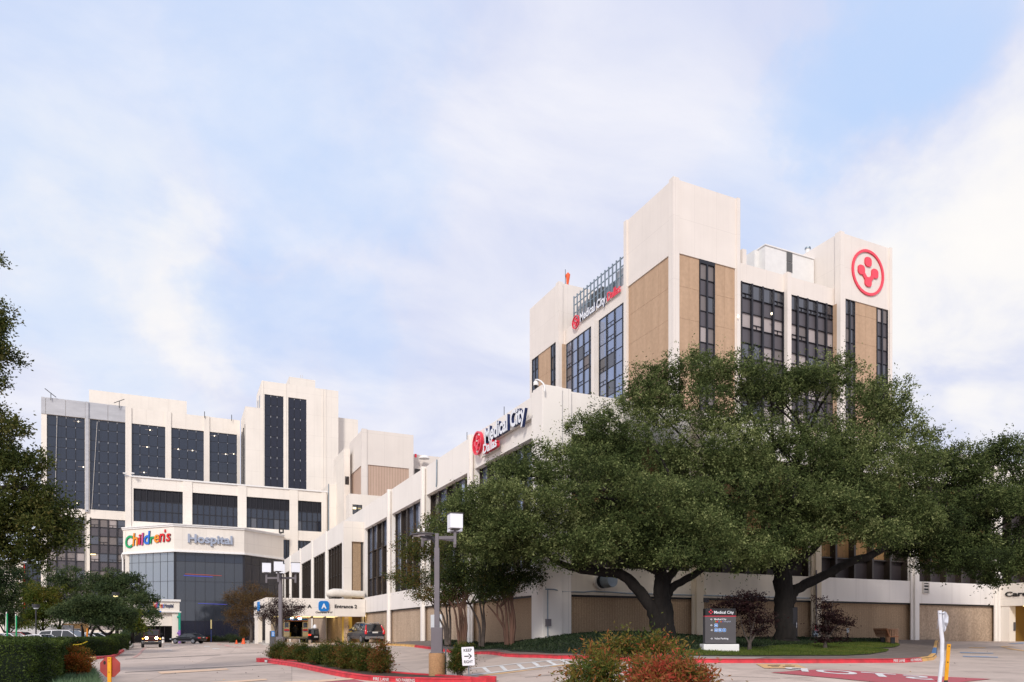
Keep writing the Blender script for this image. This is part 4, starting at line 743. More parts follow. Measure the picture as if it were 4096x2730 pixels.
mb = MB(); mb.box(c + .001, yl, zb + .02, c + .17, yd1, zb + .14, 'rail_grey'); mb.build('mounting_rail', S)
S = thing('emblem_sign', 'big red ring with rounded cross on the right end of the tower', 'sign', (uY(3469, TY), TY - .1, 47.5)); mb = MB(); O = (uY(3470, TY), TY - .012, zY(3470, 1093, TY)); emblem(mb, O, 2.92, **FY, d=.15, m='sign_red_face', mside='sign_red', squash=1); mb.build('emblem', S)
S = thing('windsock', 'orange windsock hanging limp on its thin roof pole', 'windsock', (TX + 1, 93, ZTOP)); yw = yb_ + .9
w0 = Vector((TX + 1.5, yw, ZTOP)); mb = MB(); mb.cyl(w0, w0 + Vector((0, 0, 2.6)), .04, 'dark_metal', 6); mb.build('pole', S)
mb = MB(); mb.tube([w0 + Vector(v) for v in ((.15, -.15, 1.9), (.3, -.2, 1.75), (.3, -.2, 1.2), (.25, -.2, .5), (.28, -.2, .2))], [.3, .36, .25, .17, .13], 'cone', 10); mb.build('sock', S)
for px, py in ((2960, 1262), (3177, 1207)):
    mb = MB(); q_ = at(px, py, 83); mb.lathe((q_.x, TY - .45 if px < 3000 else TY + .1, q_.z), [(.06, -.14), (.11, 0), (.06, .14)], 'spot_on', 8); mb.build('warning_light', T)
# ------------------------------------------------------------------ children's hospital group, far left
CY = 128.5
def px_box(mb, Y, p0, p1, ztop, depth, m, zb=0): mb.box(uY(p0, Y), Y, zb, uY(p1, Y), Y + depth, ztop, m)
H = thing('window_block', 'cream block with a row of four wide dark windows behind the hospital lettering', 'building', (uY(502, CY), CY, 0))
zt4 = zY(505, 1907, CY); z2, z1_ = zY(534, 1953.4, CY), zY(535, 2085.3, CY); xl, xr = uY(502, CY), uY(1309, CY)
wins = [(534, 738.5, 8), (765, 957, 8), (981, 1163, 8), (1186, 1292, 5)]; lows = [(1131, 1163, 1), (1186, 1243, 3)]; zl0, zl1 = 12.2, 17.4
ops = [(uY(a, CY), uY(b, CY), z1_, z2) for a, b, n in wins] + [(uY(a, CY), uY(b, CY), zl0, zl1) for a, b, n in lows]
mb = MB(); facade(mb, 'Y', CY, xl, xr, 0, zt4, ops, 'cream_wall', .35); shell(mb, xl, CY, xr, 141, 0, zt4, 'cream_wall', front=False); mb.build('wall', H)
for i, p in enumerate((502, 750, 968, 1174.5, 1303)): mb = MB(); x = uY(p, CY); k = (-.05, .8) if i == 0 else ((-.75, .02) if i == 4 else (-.7, .7)); mb.box(x + k[0], CY - .14, 0, x + k[1], CY - .002, zt4 + .03, 'cream_wall'); mb.build('pier', H)
mb = MB(); mb.box(xl - .1, CY - .2, zt4 + .001, xr + .02, CY + .25, zt4 + .22, 'trim_white'); mb.build('coping', H)
for i, (a, b, n) in enumerate(wins): glaze(H, 'Y', CY + .3, uY(a, CY), uY(b, CY), z1_, z2, n, [(z1_ + (z2 - z1_) * .64, z2, [('spandrel_navy', 1)]), (z1_ + (z2 - z1_) * .33, z1_ + (z2 - z1_) * .64, [('glass_blue', 1)]), (z1_, z1_ + (z2 - z1_) * .33, [('glass_blue', 9), ('glass_grey', 1)])], fw=.12, fd=.14, hw=.1, seed=i)
for i, (a, b, n) in enumerate(lows): glaze(H, 'Y', CY + .3, uY(a, CY), uY(b, CY), zl0, zl1, n + 1, [(14.8, zl1, [('glass_blue', 1)]), (zl0, 14.8, [('glass_blue', 1)])], fw=.12, fd=.14, seed=i)
mb = MB(); a, b = uY(1109.5, CY), uY(1129, CY); za, zb_ = zY(1119, 2121, CY), zY(1119, 2139, CY)
for q in ((a, zb_, a + .2, za), (b - .2, zb_, b, za), (a + .21, za - .2, b - .21, za), (a + .21, zb_, b - .21, zb_ + .2)): mb.box(q[0], CY - 2, q[1], q[2], CY - 1.8, q[3], 'sign_black')
mb.box((a + b) / 2 - .1, CY - 1.79, zb_, (a + b) / 2 + .1, CY - .003, zb_ + .15, 'sign_black'); mb.build('sign_bracket', H)
# small floodlights on its roof corner
for k, px in enumerate((499, 530)): mb = MB(); p = at(px, 1895, 113); mb.box(p.x - .25, p.y, p.z - .03, p.x + .25, p.y + .3, p.z + .16, 'trim_white'); mb.box(p.x - .05, p.y + .1, zt4, p.x + .05, p.y + .2, p.z, 'galvanised'); tag(mb.build('roof_floodlight', bevel=.03), ('left', 'right')[k] + ' small white floodlight on the roof corner above the lettering', 'floodlight', 'small roof floodlights')
# block to its right with the joint
mb = MB(); Yk = CY + .1; zk = zY(1320, 1937, Yk); x0, x1 = uY(1313, Yk), uY(1409, Yk); Hk = thing('plain_block', 'plain cream windowless block right of the row of wide windows', 'building', (x0, Yk, 0)); mb.box(x0, Yk, 0, x1, Yk + 7, zk, 'cream_wall'); mb.build('wall', Hk)
mb = MB(); mb.box(x0 - .02, Yk - .06, 0, x0 + .14, Yk - .002, zk, 'galvanised'); mb.build('downpipe', Hk)
# ------------------------------------------------------------------ curtain wall block
PY = 150.0; H = thing('curtain_wall_building', 'wide cream block with grey metal band and clipped dark glass bays at far left', 'building', (uY(165, PY), PY, 0))
ztp = zY(504, 1629.7, PY); zg1 = zY(187, 1657.5, PY); zg0 = zY(430, 2043, PY); zc0 = zY(600, 1915, PY); zs1 = zY(359, 2074, PY)
bays = [(187, 339.5), (359, 504)]; cb = [(524, 664.5), (682, 818), (835, 948)]
ops = [(uY(a, PY), uY(b, PY), zg0, zg1) for a, b in bays] + [(uY(a, PY), uY(b, PY), zc0, zg1) for a, b in cb] + [(uY(a, PY), uY(b, PY), 2, zs1) for a, b in bays]
xl, xr = uY(165, PY), uY(960, PY); mb = MB(); facade(mb, 'Y', PY, xl, xr, 0, ztp, ops, 'cream_wall', .3); shell(mb, xl, PY, xr, PY + 25, 0, ztp, 'cream_wall', front=False); mb.build('wall', H)
mb = MB(); Yh = PY + 3; mb.box(uY(356.5, Yh), Yh, ztp - 1, uY(747, Yh), Yh + 14, zY(357, 1558.7, Yh), 'cream_wall'); mb.build('raised_block', H)
for a, b in ((165, 182), (184, 262), (264, 341), (356, 431), (433, 505)): mb = MB(); mb.box(uY(a, PY) , PY - .12, zg1 + .02, uY(b, PY), PY - .003, ztp + .1, 'metal_panel'); mb.build('metal_band', H)
mb = MB(); mb.box(uY(342.5, PY), PY - .35, zg0 - .5, uY(355, PY), PY - .003, ztp + .1, 'metal_panel'); mb.box(uY(339.5, PY) + .04, PY - .2, 2, uY(342, PY), PY - .003, zg1, 'rail_grey'); mb.build('pier', H)
for p in (514, 673, 826.5): mb = MB(); mb.box(uY(p, PY) - .5, PY - .2, 0, uY(p, PY) + .5, PY - .003, ztp + .02, 'cream_wall'); mb.build('pier', H)
h1, h2 = 2.3, 1.55
for i, ((a, b), z0_) in enumerate([(x, zg0) for x in bays] + [(x, zc0) for x in cb]):
    rw = rows_alt(z0_, zg1, 1.75, 2.05, [('glass_blue', 5)], [('glass_blue', 1)])
    wn = glaze(H, 'Y', PY + .25, uY(a, PY), uY(b, PY), z0_, zg1, 4 if i != 4 else 3, rw, 'spandrel_navy', fw=.07, fd=.06, hw=.05, seed=i + 3, clips=2, tilt=.003)
    mb = MB(); rg = random.Random(i)
    for k, (pp, pq) in enumerate({0: [(313, 1686), (333, 1868), (307, 2012)], 1: [], 2: [(588, 1788), (576, 1890), (600, 1720)], 3: [(713, 1797), (770, 1802)], 4: [(858, 1743), (903, 1817), (935, 1816)]}[i]):
        x, z = uY(pp, PY), zY(pp, pq, PY); s = .085; mb = MB(); mb.box(x - s, PY + .19, z - s, x + s, PY + .225, z + s, 'spot_on')
        mb.box(x - .8, PY + .205, z - .05, x + .5, PY + .222, z + .06, 'blind_dim'); mb.build('interior_light', wn)
for i, (a, b) in enumerate(bays):
    glaze(H, 'Y', PY + .25, uY(a, PY), uY(b, PY), 2, zs1, 4, rows_alt(2, zs1, 1.5, 1.62, [(BD, 4), ('blind', 2), ('glass_grey', 3)], [(SPA, 1)]), fw=.2, fd=.2, hw=.12, seed=i + 30, hop=.6)
mb = MB(); x = uY(375, PY); mb.box(uY(360, PY), PY + .1, zY(370, 2216, PY), uY(383, PY), PY + .2, zY(370, 2220, PY), 'lamp_on'); mb.build('interior_light', H)
for px, py, l in ((205, 1585, 1), (478, 1615, 1), (818, 1660, 0), (926, 1668, 0)):
    p = Vector((uY(px, PY), PY - .4, 0)); zz0 = ztp + .1; mb = MB()
    mb.cyl((p.x, p.y, zz0 - .5), (p.x, p.y, zz0 + .7), .06, 'dark_metal', 6)
    if l: mb.tube([(p.x - .8, p.y - .8, zz0 + (1.2 if px < 300 else .1)), (p.x + .8, p.y, zz0 + (.1 if px < 300 else 1.2))], .06, 'dark_metal', 6)
    mb.build('davit_arm', H)
for pa, qa, pb, qb in ((230, 1668, 222, 1990), (390, 1690, 368, 2040)): mb = MB(); mb.cyl((uY(pa, PY), PY - .5, zY(pa, qa, PY)), (uY(pb, PY), PY - .5, zY(pb, qb, PY)), .04, 'rail_grey', 5); mb.build('hanging_cable', H)
# return of the stair tower: dark glass side
SY = 141.0; xs = uY(981, SY); H = thing('stair_tower_building', 'tall cream stair tower with two clipped dark strips down its front', 'building', (xs, SY, 0))
zsh, ztt = zY(982, 1626, SY), zY(1048, 1523, SY); x1, x2, x3 = uY(1047, SY), uY(1353.5, SY), uY(1432, SY + 2); st = [(1058, 1134), (1153, 1226)]
zst = zY(1058, 1577, SY); zsb = zY(1058, 1948, SY)
mb = MB(); facade(mb, 'Y', SY, x1, x2, 0, ztt, [(uY(a, SY), uY(b, SY), zsb, zst) for a, b in st], 'cream_wall', .25); shell(mb, x1, SY, x2, SY + 9.5, 0, ztt, 'cream_wall', front=False)
mb.box(xs, SY, 0, x1 - .002, SY + 9.4, zsh, 'cream_wall'); mb.box(x2 + .003, SY + 2, 0, x3, SY + 14, zY(1356, 1671, SY + 2), 'cream_wall'); mb.build('wall', H)
mb = MB(); mb.box(xs - .08, SY, zg1 - 18, xs - .002, PY - .01, zg1 - .2, 'glass_blue'); mb.box(xs - .16, SY + 2.8, zg1 - 18, xs - .081, SY + 2.95, zg1 - .2, 'spandrel_navy'); mb.box(xs - .16, SY + 5.8, zg1 - 18, xs - .081, SY + 5.95, zg1 - .2, 'spandrel_navy'); mb.build('side_glass', H)
for i, (a, b) in enumerate(st):
    hz = (zst - zsb) / 9.0; glaze(H, 'Y', SY + .2, uY(a, SY), uY(b, SY), zsb, zst, 3, [(zst - hz * (k + 1), zst - hz * k, [('glass_navy', 1)]) for k in range(9)], 'spandrel_navy', fw=.07, fd=.05, hw=.05, seed=i, clips=2, tilt=.004)
for p in (1052, 1143, 1292, 1302): mb = MB(); mb.box(uY(p, SY) - .1, SY - .08, 0, uY(p, SY) + .1, SY - .002, ztt, 'cream_wall'); mb.build('rib', H)
mb = MB(); Yp = SY + 4; mb.box(uY(1157, Yp), Yp, ztt - 1, uY(1261, Yp), Yp + 5, zY(1157, 1507.4, Yp), 'cream_wall'); mb.build('penthouse', H)
for px in (1205, 1212): mb = MB(); mb.cyl((uY(px, Yp), Yp + 1, zY(px, 1512, Yp)), (uY(px, Yp), Yp + 1, zY(px, 1494, Yp)), .04, 'rail_grey', 5); mb.build('antenna', H)
mb = MB(); 
for yy in (SY + 3.0, SY + 6.2): mb.box(x1 - .06, yy, zsh + .2, x1 - .002, yy + 1.0, zsh + 3.3, 'glass_grey')
mb.build('side_window', H)
# ------------------------------------------------------------------ brown panel block
MY = 115.0; xm0 = uY(1450.5, MY); H = thing('stepped_block', 'stepped cream block with brown panels behind the long white wall', 'building', (xm0, MY, 0)); zm = zY(1452, 1717.6, MY); xm1 = uY(1654, MY); my1 = uX(1398, xm0)
mb = MB(); facade(mb, 'Y', MY, xm0, xm1, 0, zm, [(uY(1472, MY), uY(1636, MY), zY(1472, 1985, MY), zY(1472, 1859, MY))], 'tower_wall', .3)
ya, yb = sorted((uX(1444, xm0), uX(1403, xm0))); facade(mb, 'X', xm0, MY, my1, 0, zm, [(ya, yb, zX(1444, 1977, xm0), zX(1444, 1863, xm0))], 'tower_wall', .3); shell(mb, xm0, MY, xm1, my1, 0, zm, 'tower_wall', left=False, front=False); mb.build('wall', H)
mb = MB(); mb.box(uY(1472, MY), MY + .14, zY(1472, 1985, MY), uY(1636, MY), MY + .28, zY(1472, 1859, MY), 'pink_aggregate'); mb.box(xm0 + .14, ya, zX(1444, 1977, xm0), xm0 + .28, yb, zX(1444, 1863, xm0), 'pink_aggregate'); mb.build('stone_panel', H)
mb = MB(); mb.box(xm1 + .003, MY + 2, 0, uY(1790, MY + 2), MY + 9, zY(1655, 1818, MY + 2), 'tower_wall'); mb.box(xm0 - .12, MY - .12, 0, xm0 + .7, MY + .5, zm + .08, 'tower_wall'); mb.build('lower_wall', H)
mb = MB(); mb.box(uY(1658, MY + 2), MY + 1.93, zY(1660, 1925, MY + 2), uY(1690, MY + 2), MY + 1.99, zY(1660, 1876, MY + 2), 'glass_brown'); mb.build('window', H)
mb = MB(); p = at(1660, 1815, 120); mb.box(p.x, p.y, p.z - .6, p.x + .3, p.y + .3, p.z - .05, 'sign_red'); mb.lathe((p.x + 1.6, p.y, p.z - .7), [(.9, 0), (.7, .4), (.2, .6)], 'trim_white', 14); mb.build('roof_vent', H)
Yj = 122.0; xj = uY(1376.5, Yj); zj = zY(1377, 1795, Yj); yj = uX(1335, xj); mb = MB(); facade(mb, 'X', xj, Yj, yj, 0, zj, [], 'cream_wall'); facade(mb, 'Y', Yj, xj, uY(1400, Yj), 0, zj, [], 'cream_wall')
mb.quad((xj, Yj, zj), (uY(1400, Yj), Yj, zj), (uY(1400, Yj), yj, zj), (xj, yj, zj), 'roof'); mb.quad((xj, yj, 0), (uY(1400, Yj), yj, 0), (uY(1400, Yj), yj, zj), (xj, yj, zj), 'cream_wall'); mb.build('step_wall', H)
mb = MB(); mb.box(uY(1380, Yj), Yj - .05, zY(1388, 1939, Yj), uY(1396, Yj), Yj - .003, zY(1388, 1907, Yj), 'glass_brown'); mb.box(uY(1387, Yj), Yj - .1, zY(1388, 1939, Yj), uY(1389, Yj), Yj - .051, zY(1388, 1907, Yj), 'mullion'); mb.build('window', H)
Yl = 112.6; mb = MB(); ow = (uY(1410, Yl), uY(1449, Yl), zY(1410, 2058, Yl), zY(1410, 2018, Yl)); xz = uY(1397, Yl); facade(mb, 'Y', Yl, xz, uY(1600, Yl), 0, zY(1410, 1976, Yl), [ow], 'cream_wall', .3); z_ = zY(1410, 1976, Yl); mb.quad((xz, Yl, z_), (uY(1600, Yl), Yl, z_), (uY(1600, Yl), MY, z_), (xz, MY, z_), 'roof'); mb.quad((xz, Yl, 0), (xz, MY, 0), (xz, MY, z_), (xz, Yl, z_), 'cream_wall'); mb.build('lower_wall', H)
wn = glaze(H, 'Y', Yl + .2, *ow, 2, [(ow[2], ow[3], [('glass_brown', 1)])], fw=.12, fd=.1, seed=2)
mb = MB(); mb.box(ow[0] + .1, Yl + .15, ow[2] + .85, ow[0] + .6, Yl + .18, ow[2] + 1.15, 'lamp_on'); mb.build('interior_light', wn); mb = MB(); mb.box(ow[0] + .8, Yl + .15, ow[2] + .9, ow[1] - .15, Yl + .18, ow[2] + 1.1, 'soffit'); mb.build('ceiling_glimpse', wn)
# ------------------------------------------------------------------ glass lobby with the hospital lettering
A_, B_, C_ = at(500, 2530, 114.0), at(700, 2530, 110.0), at(975.3, 2530, 114.2); E_ = at(1128.5, 2530, 122.3); corner = [A_, B_, C_, E_]
H = thing('glass_lobby', 'faceted grey glass lobby under a cream sign band', 'building', (B_.x, B_.y, 0)); gt, bt = 13.9, 17.9
ins = [Vector((v.x, v.y)) for v in corner]; nP = [(v - Vector((B_.x + 8, B_.y + 16))).normalized() for v in ins]
def prism(mb, off, z0, z1, m, cap=None):
    R1 = [Vector((v.x + n.x * off, v.y + n.y * off)) for v, n in zip(ins, nP)]; back = [Vector((R1[-1].x, 140)), Vector((R1[0].x, 140))]; Q = R1 + back
    n = len(Q); mb.add([(p.x, p.y, z0) for p in Q] + [(p.x, p.y, z1) for p in Q], [(k, (k + 1) % n, n + (k + 1) % n, n + k) for k in range(n)], m); mb.add([(p.x, p.y, z0) for p in Q], [tuple(range(n))], cap or m); mb.add([(p.x, p.y, z1) for p in Q], [tuple(range(n))], cap or m)
ins_b = [v.copy() for v in ins]
mb = MB(); prism(mb, .3, gt, bt, 'cream_wall', 'roof'); mb.build('sign_band', H)
mb = MB(); prism(mb, .6, bt - .02, bt + .12, 'trim_white'); prism(mb, .48, bt - .25, bt - .021, 'trim_white'); prism(mb, .55, gt - .12, gt - .001, 'trim_white'); prism(mb, .45, gt + .001, gt + .2, 'trim_white'); mb.build('cornice', H)
zr = [gt - .13, 12.4, 9.4, 6.4, 3.35, 0]
for si, (a, b, m_, n) in enumerate(((ins[0], ins[1], 'glass_teal', 7), (ins[1], ins[2], 'glass_lobby', 7), (ins[2], ins[3], 'glass_brown', 5))):
    g = MB(); f = MB(); dr = (b - a) / n; rg = random.Random(si)
    for i in range(n):
        p, q = a + dr * i, a + dr * (i + 1)
        for j in range(5):
            t = [rg.uniform(-.008, .008) for _ in range(3)]; mm = m_ if j < 4 and si < 2 else 'glass_navy'  # bottom row: darker glass stands in for shade and dark reflections
            if j == 0 and si < 2: mm = 'glass_blue' if si else 'glass_teal'
            g.quad((p.x, p.y + t[0], zr[j + 1]), (q.x, q.y + t[1], zr[j + 1]), (q.x, q.y + t[2], zr[j]), (p.x, p.y + t[2] + t[0] - t[1], zr[j]), mm)
        f.obox((p.x, p.y, 0), dr, .05, .05, gt - .14, 'mullion')
    for z in zr[1:-1]: f.obox(((a.x + b.x) / 2, (a.y + b.y) / 2, z - .03), dr, (b - a).length - .2, .04, .05, 'mullion')
    o = g.build('glass_wall', H); f.build('frame', o)
    if si == 1:
        mb = MB(); U_ = (b - a).normalized(); nn = Vector((U_.y, -U_.x))
        def strip(t0, t1, z0, z1_s, m): p = a + U_ * t0 + nn * .09; q = a + U_ * t1 + nn * .09; mb.quad((p.x, p.y, z0), (q.x, q.y, z0 - .1), (q.x, q.y, z1_s - .1), (p.x, p.y, z1_s), m)
        strip(1.4, 6.6, 10.45, 10.54, 'neon_reflection_red'); mb.build('neon_reflection', o); mb = MB(); strip(1.2, 5.3, 10.22, 10.32, 'neon_reflection_blue'); mb.build('neon_reflection', o); mb = MB(); strip(3.2, 7.4, 6.0, 6.07, 'neon_reflection_blue'); mb.build('neon_reflection', o)  # faint reflections in the lobby glass, drawn as glowing coloured strips
mb = MB(); mb.obox((ins[1].x, ins[1].y - .02, 0), (1, 0), .35, .2, gt - .14, 'mullion'); mb.obox((ins[2].x, ins[2].y - .02, 0), (1, 0), .3, .2, gt - .14, 'mullion'); mb.build('corner_post', H)
mb = MB(); mb.tube([(ins[0].x - .45, ins[0].y - .1, 13.8), (ins[0].x - .3, ins[0].y - .15, 13.0), (ins[0].x - .25, ins[0].y - .15, 2)], .12, 'trim_white', 8); mb.build('downpipe', H)
# sign letters on two faces of the band
U1 = (ins[1] - ins[0]).normalized(); U2 = (ins[2] - ins[1]).normalized()
R1 = [Vector((v.x + n.x * .3, v.y + n.y * .3)) for v, n in zip(ins, nP)]
S = thing('childrens_lettering', 'multicoloured hand-drawn style lettering on the sign band', 'sign', (R1[0].x, R1[0].y, 15)); U1 = (R1[1] - R1[0]).normalized(); N1 = Vector((U1.y, -U1.x)); L1 = (R1[1] - R1[0]).length
cols = ['c_green', 'c_orange', 'c_red', 'c_pink', 'c_blue', 'c_green', 'c_orange', 'c_red', 'c_red', 'c_blue', 'c_blue']; pos = [.07, .215, .33, .385, .435, .555, .62, .705, .80, .80]; hs = [1.95, 1.75, 1.4, 1.65, 1.75, 1.0, 1.05, 1.15, .4, 1.1]; wd = [.14, .11, .04, .05, .11, .075, .095, .10, .03, .10]
for i, ch in enumerate("Childrens"):
    pp, hh, ww, dzv = [(.05, 1.95, .145, 0), (.205, 1.95, .10, .05), (.315, 1.6, .045, .15), (.375, 1.9, .035, .05), (.425, 2.05, .11, .15), (.55, 1.1, .075, .2), (.625, 1.25, .10, .3), (.73, 1.3, .10, .35), (.86, 1.25, .08, .35)][i]
    mb = MB(); O = R1[0] + U1 * (L1 * pp) + N1 * .01; put_text(mb, ch, (O.x, O.y, 15.0 + dzv - (.25 if i == 0 else 0)), (U1.x, U1.y, 0), (U1.x * .10, U1.y * .10, 1), (N1.x, N1.y, 0), width=L1 * ww, height=hh, mface=cols[i], mside='sign_black', ext=.16, bold=.02); mb.build('letter', S)
mb = MB(); O = R1[0] + U1 * (L1 * .835) + N1 * .01; mb.add([(O.x + U1.x * a + N1.x * d, O.y + U1.y * a + N1.y * d, 16.75 + b) for d in (0, .2) for a, b in ((0, 0), (.22, .1), (.16, .5), (-.02, .42))], [(0, 1, 2, 3), (4, 5, 6, 7), (0, 1, 5, 4), (1, 2, 6, 5), (2, 3, 7, 6), (3, 0, 4, 7)], 'c_red'); mb.build('apostrophe', S)
S = thing('hospital_lettering', 'silver raised word on the lobby sign band right of the coloured letters', 'sign', (R1[1].x, R1[1].y, 15)); U2 = (R1[2] - R1[1]).normalized(); N2 = Vector((U2.y, -U2.x)); L2 = (R1[2] - R1[1]).length; mb = MB(); O = R1[1] + U2 * (L2 * .19) + N2 * .02
put_text(mb, 'Hospital', (O.x, O.y, 14.85), (U2.x, U2.y, 0), (0, 0, 1), (N2.x, N2.y, 0), width=L2 * .635, height=1.75, mface='sign_silver', mside='sign_silver', ext=.3, bold=.03); mb.build('letters', S)
mb = MB(); p0 = O + U2 * .2; mb.obox((O.x + U2.x * L2 * .32 - N2.x * .1, O.y + U2.y * L2 * .32 + .02, 15.32), U2, L2 * .62, .12, .12, 'rail_grey'); mb.build('mounting_rail', S)
# children's entrance canopy
ky = 104.4; kx1, kx0 = uY(723, ky), uY(470, ky); zk0, zk1 = zY(723, 2447, ky), zY(723, 2404, ky); K = thing('childrens_canopy', 'pink-cream entrance canopy with coloured downpipe, half behind the parking lot trees', 'canopy', (kx1, ky, 0))
mb = MB(); mb.box(kx0, ky, zk0, kx1 - .15, ky + .4, zk1 - .12, 'cream_wall'); mb.box(kx1 - .55, ky + .401, zk0, kx1 - .15, 114, zk1 - .12, 'cream_wall'); mb.build('fascia', K)
mb = MB(); mb.box(kx0, ky - .2, zk1 - .12, kx1, ky + .5, zk1 + .15, 'trim_white'); mb.box(kx0, ky - .15, zk0 - .14, kx1 + .05, ky + .41, zk0 - .001, 'trim_white'); mb.box(kx0, ky + .5, zk1 - .5, kx1 - .56, 114, zk1 - .3, 'roof'); mb.build('cornice', K)
mb = MB(); mb.box(uY(688, ky + .3), ky + .1, 0, uY(713, ky + .3), ky + 1.2, zk0 - .15, 'cream_wall'); mb.box(kx0, ky + .42, zk0 - 1.9, uY(688, ky) - .01, ky + .8, zk0 - .15, 'cream_wall'); mb.build('column', K, bevel=.02)
mb = MB(); x = uY(718.5, ky); mb.cyl((x, ky - .1, 1.9), (x, ky - .1, zk0 - .15), .14, 'c_teal', 10); mb.cyl((x, ky - .1, 0), (x, ky - .1, 1.9), .14, 'c_purple', 10); mb.cyl((x - .3, ky - .1, 3.6), (x - .01, ky - .1, 3.6), .16, 'c_teal', 8); mb.cyl((x - .3, ky - .1, 1.5), (x - .01, ky - .1, 1.5), .14, 'c_purple', 8); mb.build('downpipe', K)
mb = MB(); mb.box(kx0, 113, 0, kx1 - .6, 113.2, zk0, 'black'); mb.box(kx0, ky + .9, zk0 - .1, kx1 - .6, 112.9, zk0 + .05, 'black')
for p in (582, 602, 622, 640, 658): x = uY(p, 112.8); mb.box(x - .05, 112.75, 0, x + .05, 112.9, 3, 'pole_grey')
mb.build('entry_doors', K)
S = thing('canopy_childrens_sign', 'small dark and coloured lettering on the pink-cream canopy', 'sign', (kx1 - 5, ky, 5)); zz_ = zY(690, 2437, ky)
def ct(s, pa, pb, py, hh, m, name='letters'): mb = MB(); a, b = uY(pa, ky), uY(pb, ky); put_text(mb, s, (a, ky - .02, zY(pa, py, ky)), **FY, width=b - a, height=hh, mface=m, ext=.06, bold=.01); mb.build(name, S)
ct('Hospital', 658, 693, 2436, .68, 'sign_navy')
ct('Medical City', 562, 606, 2434, .72, 'sign_navy')
for i, (ch, c_) in enumerate(zip('Childrens', ['c_green', 'c_orange', 'c_red', 'c_pink', 'c_blue', 'c_green', 'c_orange', 'c_red', 'c_blue'])): ct(ch, 608 + i * 5.4, 608 + i * 5.4 + 4.6, 2433, .8 if i in (0, 1, 3, 4) else .5, c_, 'letter')
mb = MB(); mb.box(uY(590, ky), ky - .22, zk0 - .13, uY(645, ky), ky - .16, zk0 + .05, 'c_blue'); mb.build('blue_edge', S)
# far left: neighbouring block
NY = 165.0; H = thing('far_block', 'pale block with dark blue glass seen between the trees at the far left', 'building', (uY(0, NY), NY, 0)); mb = MB(); mb.box(uY(-300, NY), NY, 0, uY(91, NY), NY + 8, zY(50, 2246, NY), 'cream_wall'); mb.box(uY(164, NY), NY, 0, uY(186, NY), NY + 8, zY(170, 2230, NY), 'cream_wall'); mb.build('wall', H)
glaze(H, 'Y', NY + .5, uY(91, NY), uY(164, NY), 0, zY(120, 2254, NY), 4, rows_alt(0, zY(120, 2254, NY), 3.0, 1.2, [('glass_blue', 1)], [('glass_navy', 1)]), seed=5)
mb = MB(); mb.box(uY(97, NY), NY - .3, 0, uY(101, NY), NY - .1, zY(100, 2260, NY), 'c_red'); mb.build('pipe', H)
mb = MB(); mb.box(-60, 124, 0, uY(300, 124), 132, 3.6, 'cream_wall')
for k in range(6): mb.box(-50 + k * 7, 123.9, .2, -46.6 + k * 7, 123.995, 2.9, 'brown_wall' if k % 2 else 'glass_brown')
Lb = thing('low_annex', 'low tan annex glimpsed under the parking lot trees', 'building', (-30, 124, 0)); mb.build('wall', Lb)
# ------------------------------------------------------------------ kerbs, islands, walks, lawns
def gph(px, py, h=0.0):
    dx, dy = ray(px); s = (HY - py) / F; D = np.arange(5, 170, .1); hh = EYE + s * D - zt(dx * D, dy * D) - h; k = np.where(hh < 0)[0]
    if not len(k): return gd(px, 165)
    i = k[0]; d = D[i] if i == 0 else D[i - 1] + .1 * hh[i - 1] / (hh[i - 1] - hh[i]); return Vector((dx * d, dy * d, z1(dx * d, dy * d) + h))
G = lambda pts, h=0.0: [gph(a, b, h) for a, b in pts]
def grp(o, g): o['group'] = g; return o
isl_front = [(1043, 2644), (1065, 2652), (1109, 2659), (1283, 2694), (1444, 2722), (1560, 2729), (1700, 2734), (1850, 2736), (1930, 2733), (1958, 2726)]
isl_back = [(1945, 2714), (1870, 2706), (1800, 2702), (1714, 2696), (1618, 2690), (1531, 2683), (1380, 2664), (1200, 2643), (1090, 2636), (1050, 2637)]
IP = smooth_path([Vector(p[:2]) for p in G(isl_front) + G(isl_back, .17)], 2, True)
kerb('kerb', IP + [IP[0]], 'kerb_red', w=.26, h=.19, closed=True)
drape('planting_bed', IP, 'soil', .15)
road_edge = [(1540, 2583), (1600, 2585), (1657, 2590)]
red_edge = [(1657, 2590), (1730, 2600), (1796, 2611), (1902, 2619), (2017, 2628), (2080, 2631.6), (2233, 2636.7), (2323, 2638.5), (2480, 2645), (2620, 2650), (2774, 2652.7), (3050, 2653.5), (3340, 2654), (3535, 2652.7), (3624, 2651.5), (3690, 2647)]
yel2 = [(3690, 2647), (3735, 2641), (3748, 2628)]; blu = [(3748, 2628), (3750, 2602)]; yel3 = [(3750, 2602), (3753, 2580), (3756, 2572)]
for nm, pts, m in (('kerb', road_edge, 'kerb_yellow'), ('kerb', red_edge, 'kerb_red'), ('kerb', yel2, 'kerb_yellow'), ('kerb', blu, 'kerb_blue'), ('kerb', yel3, 'kerb_yellow')): kerb(nm, G(pts), m, w=.2)
edge = [Vector(p[:2]) for p in G(road_edge[:-1] + red_edge[:-1] + yel2[:-1] + blu[:-1] + yel3)]
walkpoly = edge + [Vector((uY(3756, WY) , WY + .3)), Vector((W1X + .3, WY + .3)), Vector((W1X + .3, 56.5))]
drape('sidewalk', walkpoly, 'asphalt_walk', .13)
drape('sidewalk', [Vector(p[:2]) for p in G([(2735, 2636), (3020, 2636), (3065, 2630), (2735, 2624)], .14)], 'walk', .142)
lawnF = [(2700, 2622), (2800, 2622.5), (3383, 2622), (3480, 2617), (3545, 2607), (3556, 2600), (3500, 2595), (3380, 2592.5), (3290, 2596), (3100, 2597), (2900, 2600), (2700, 2604)]
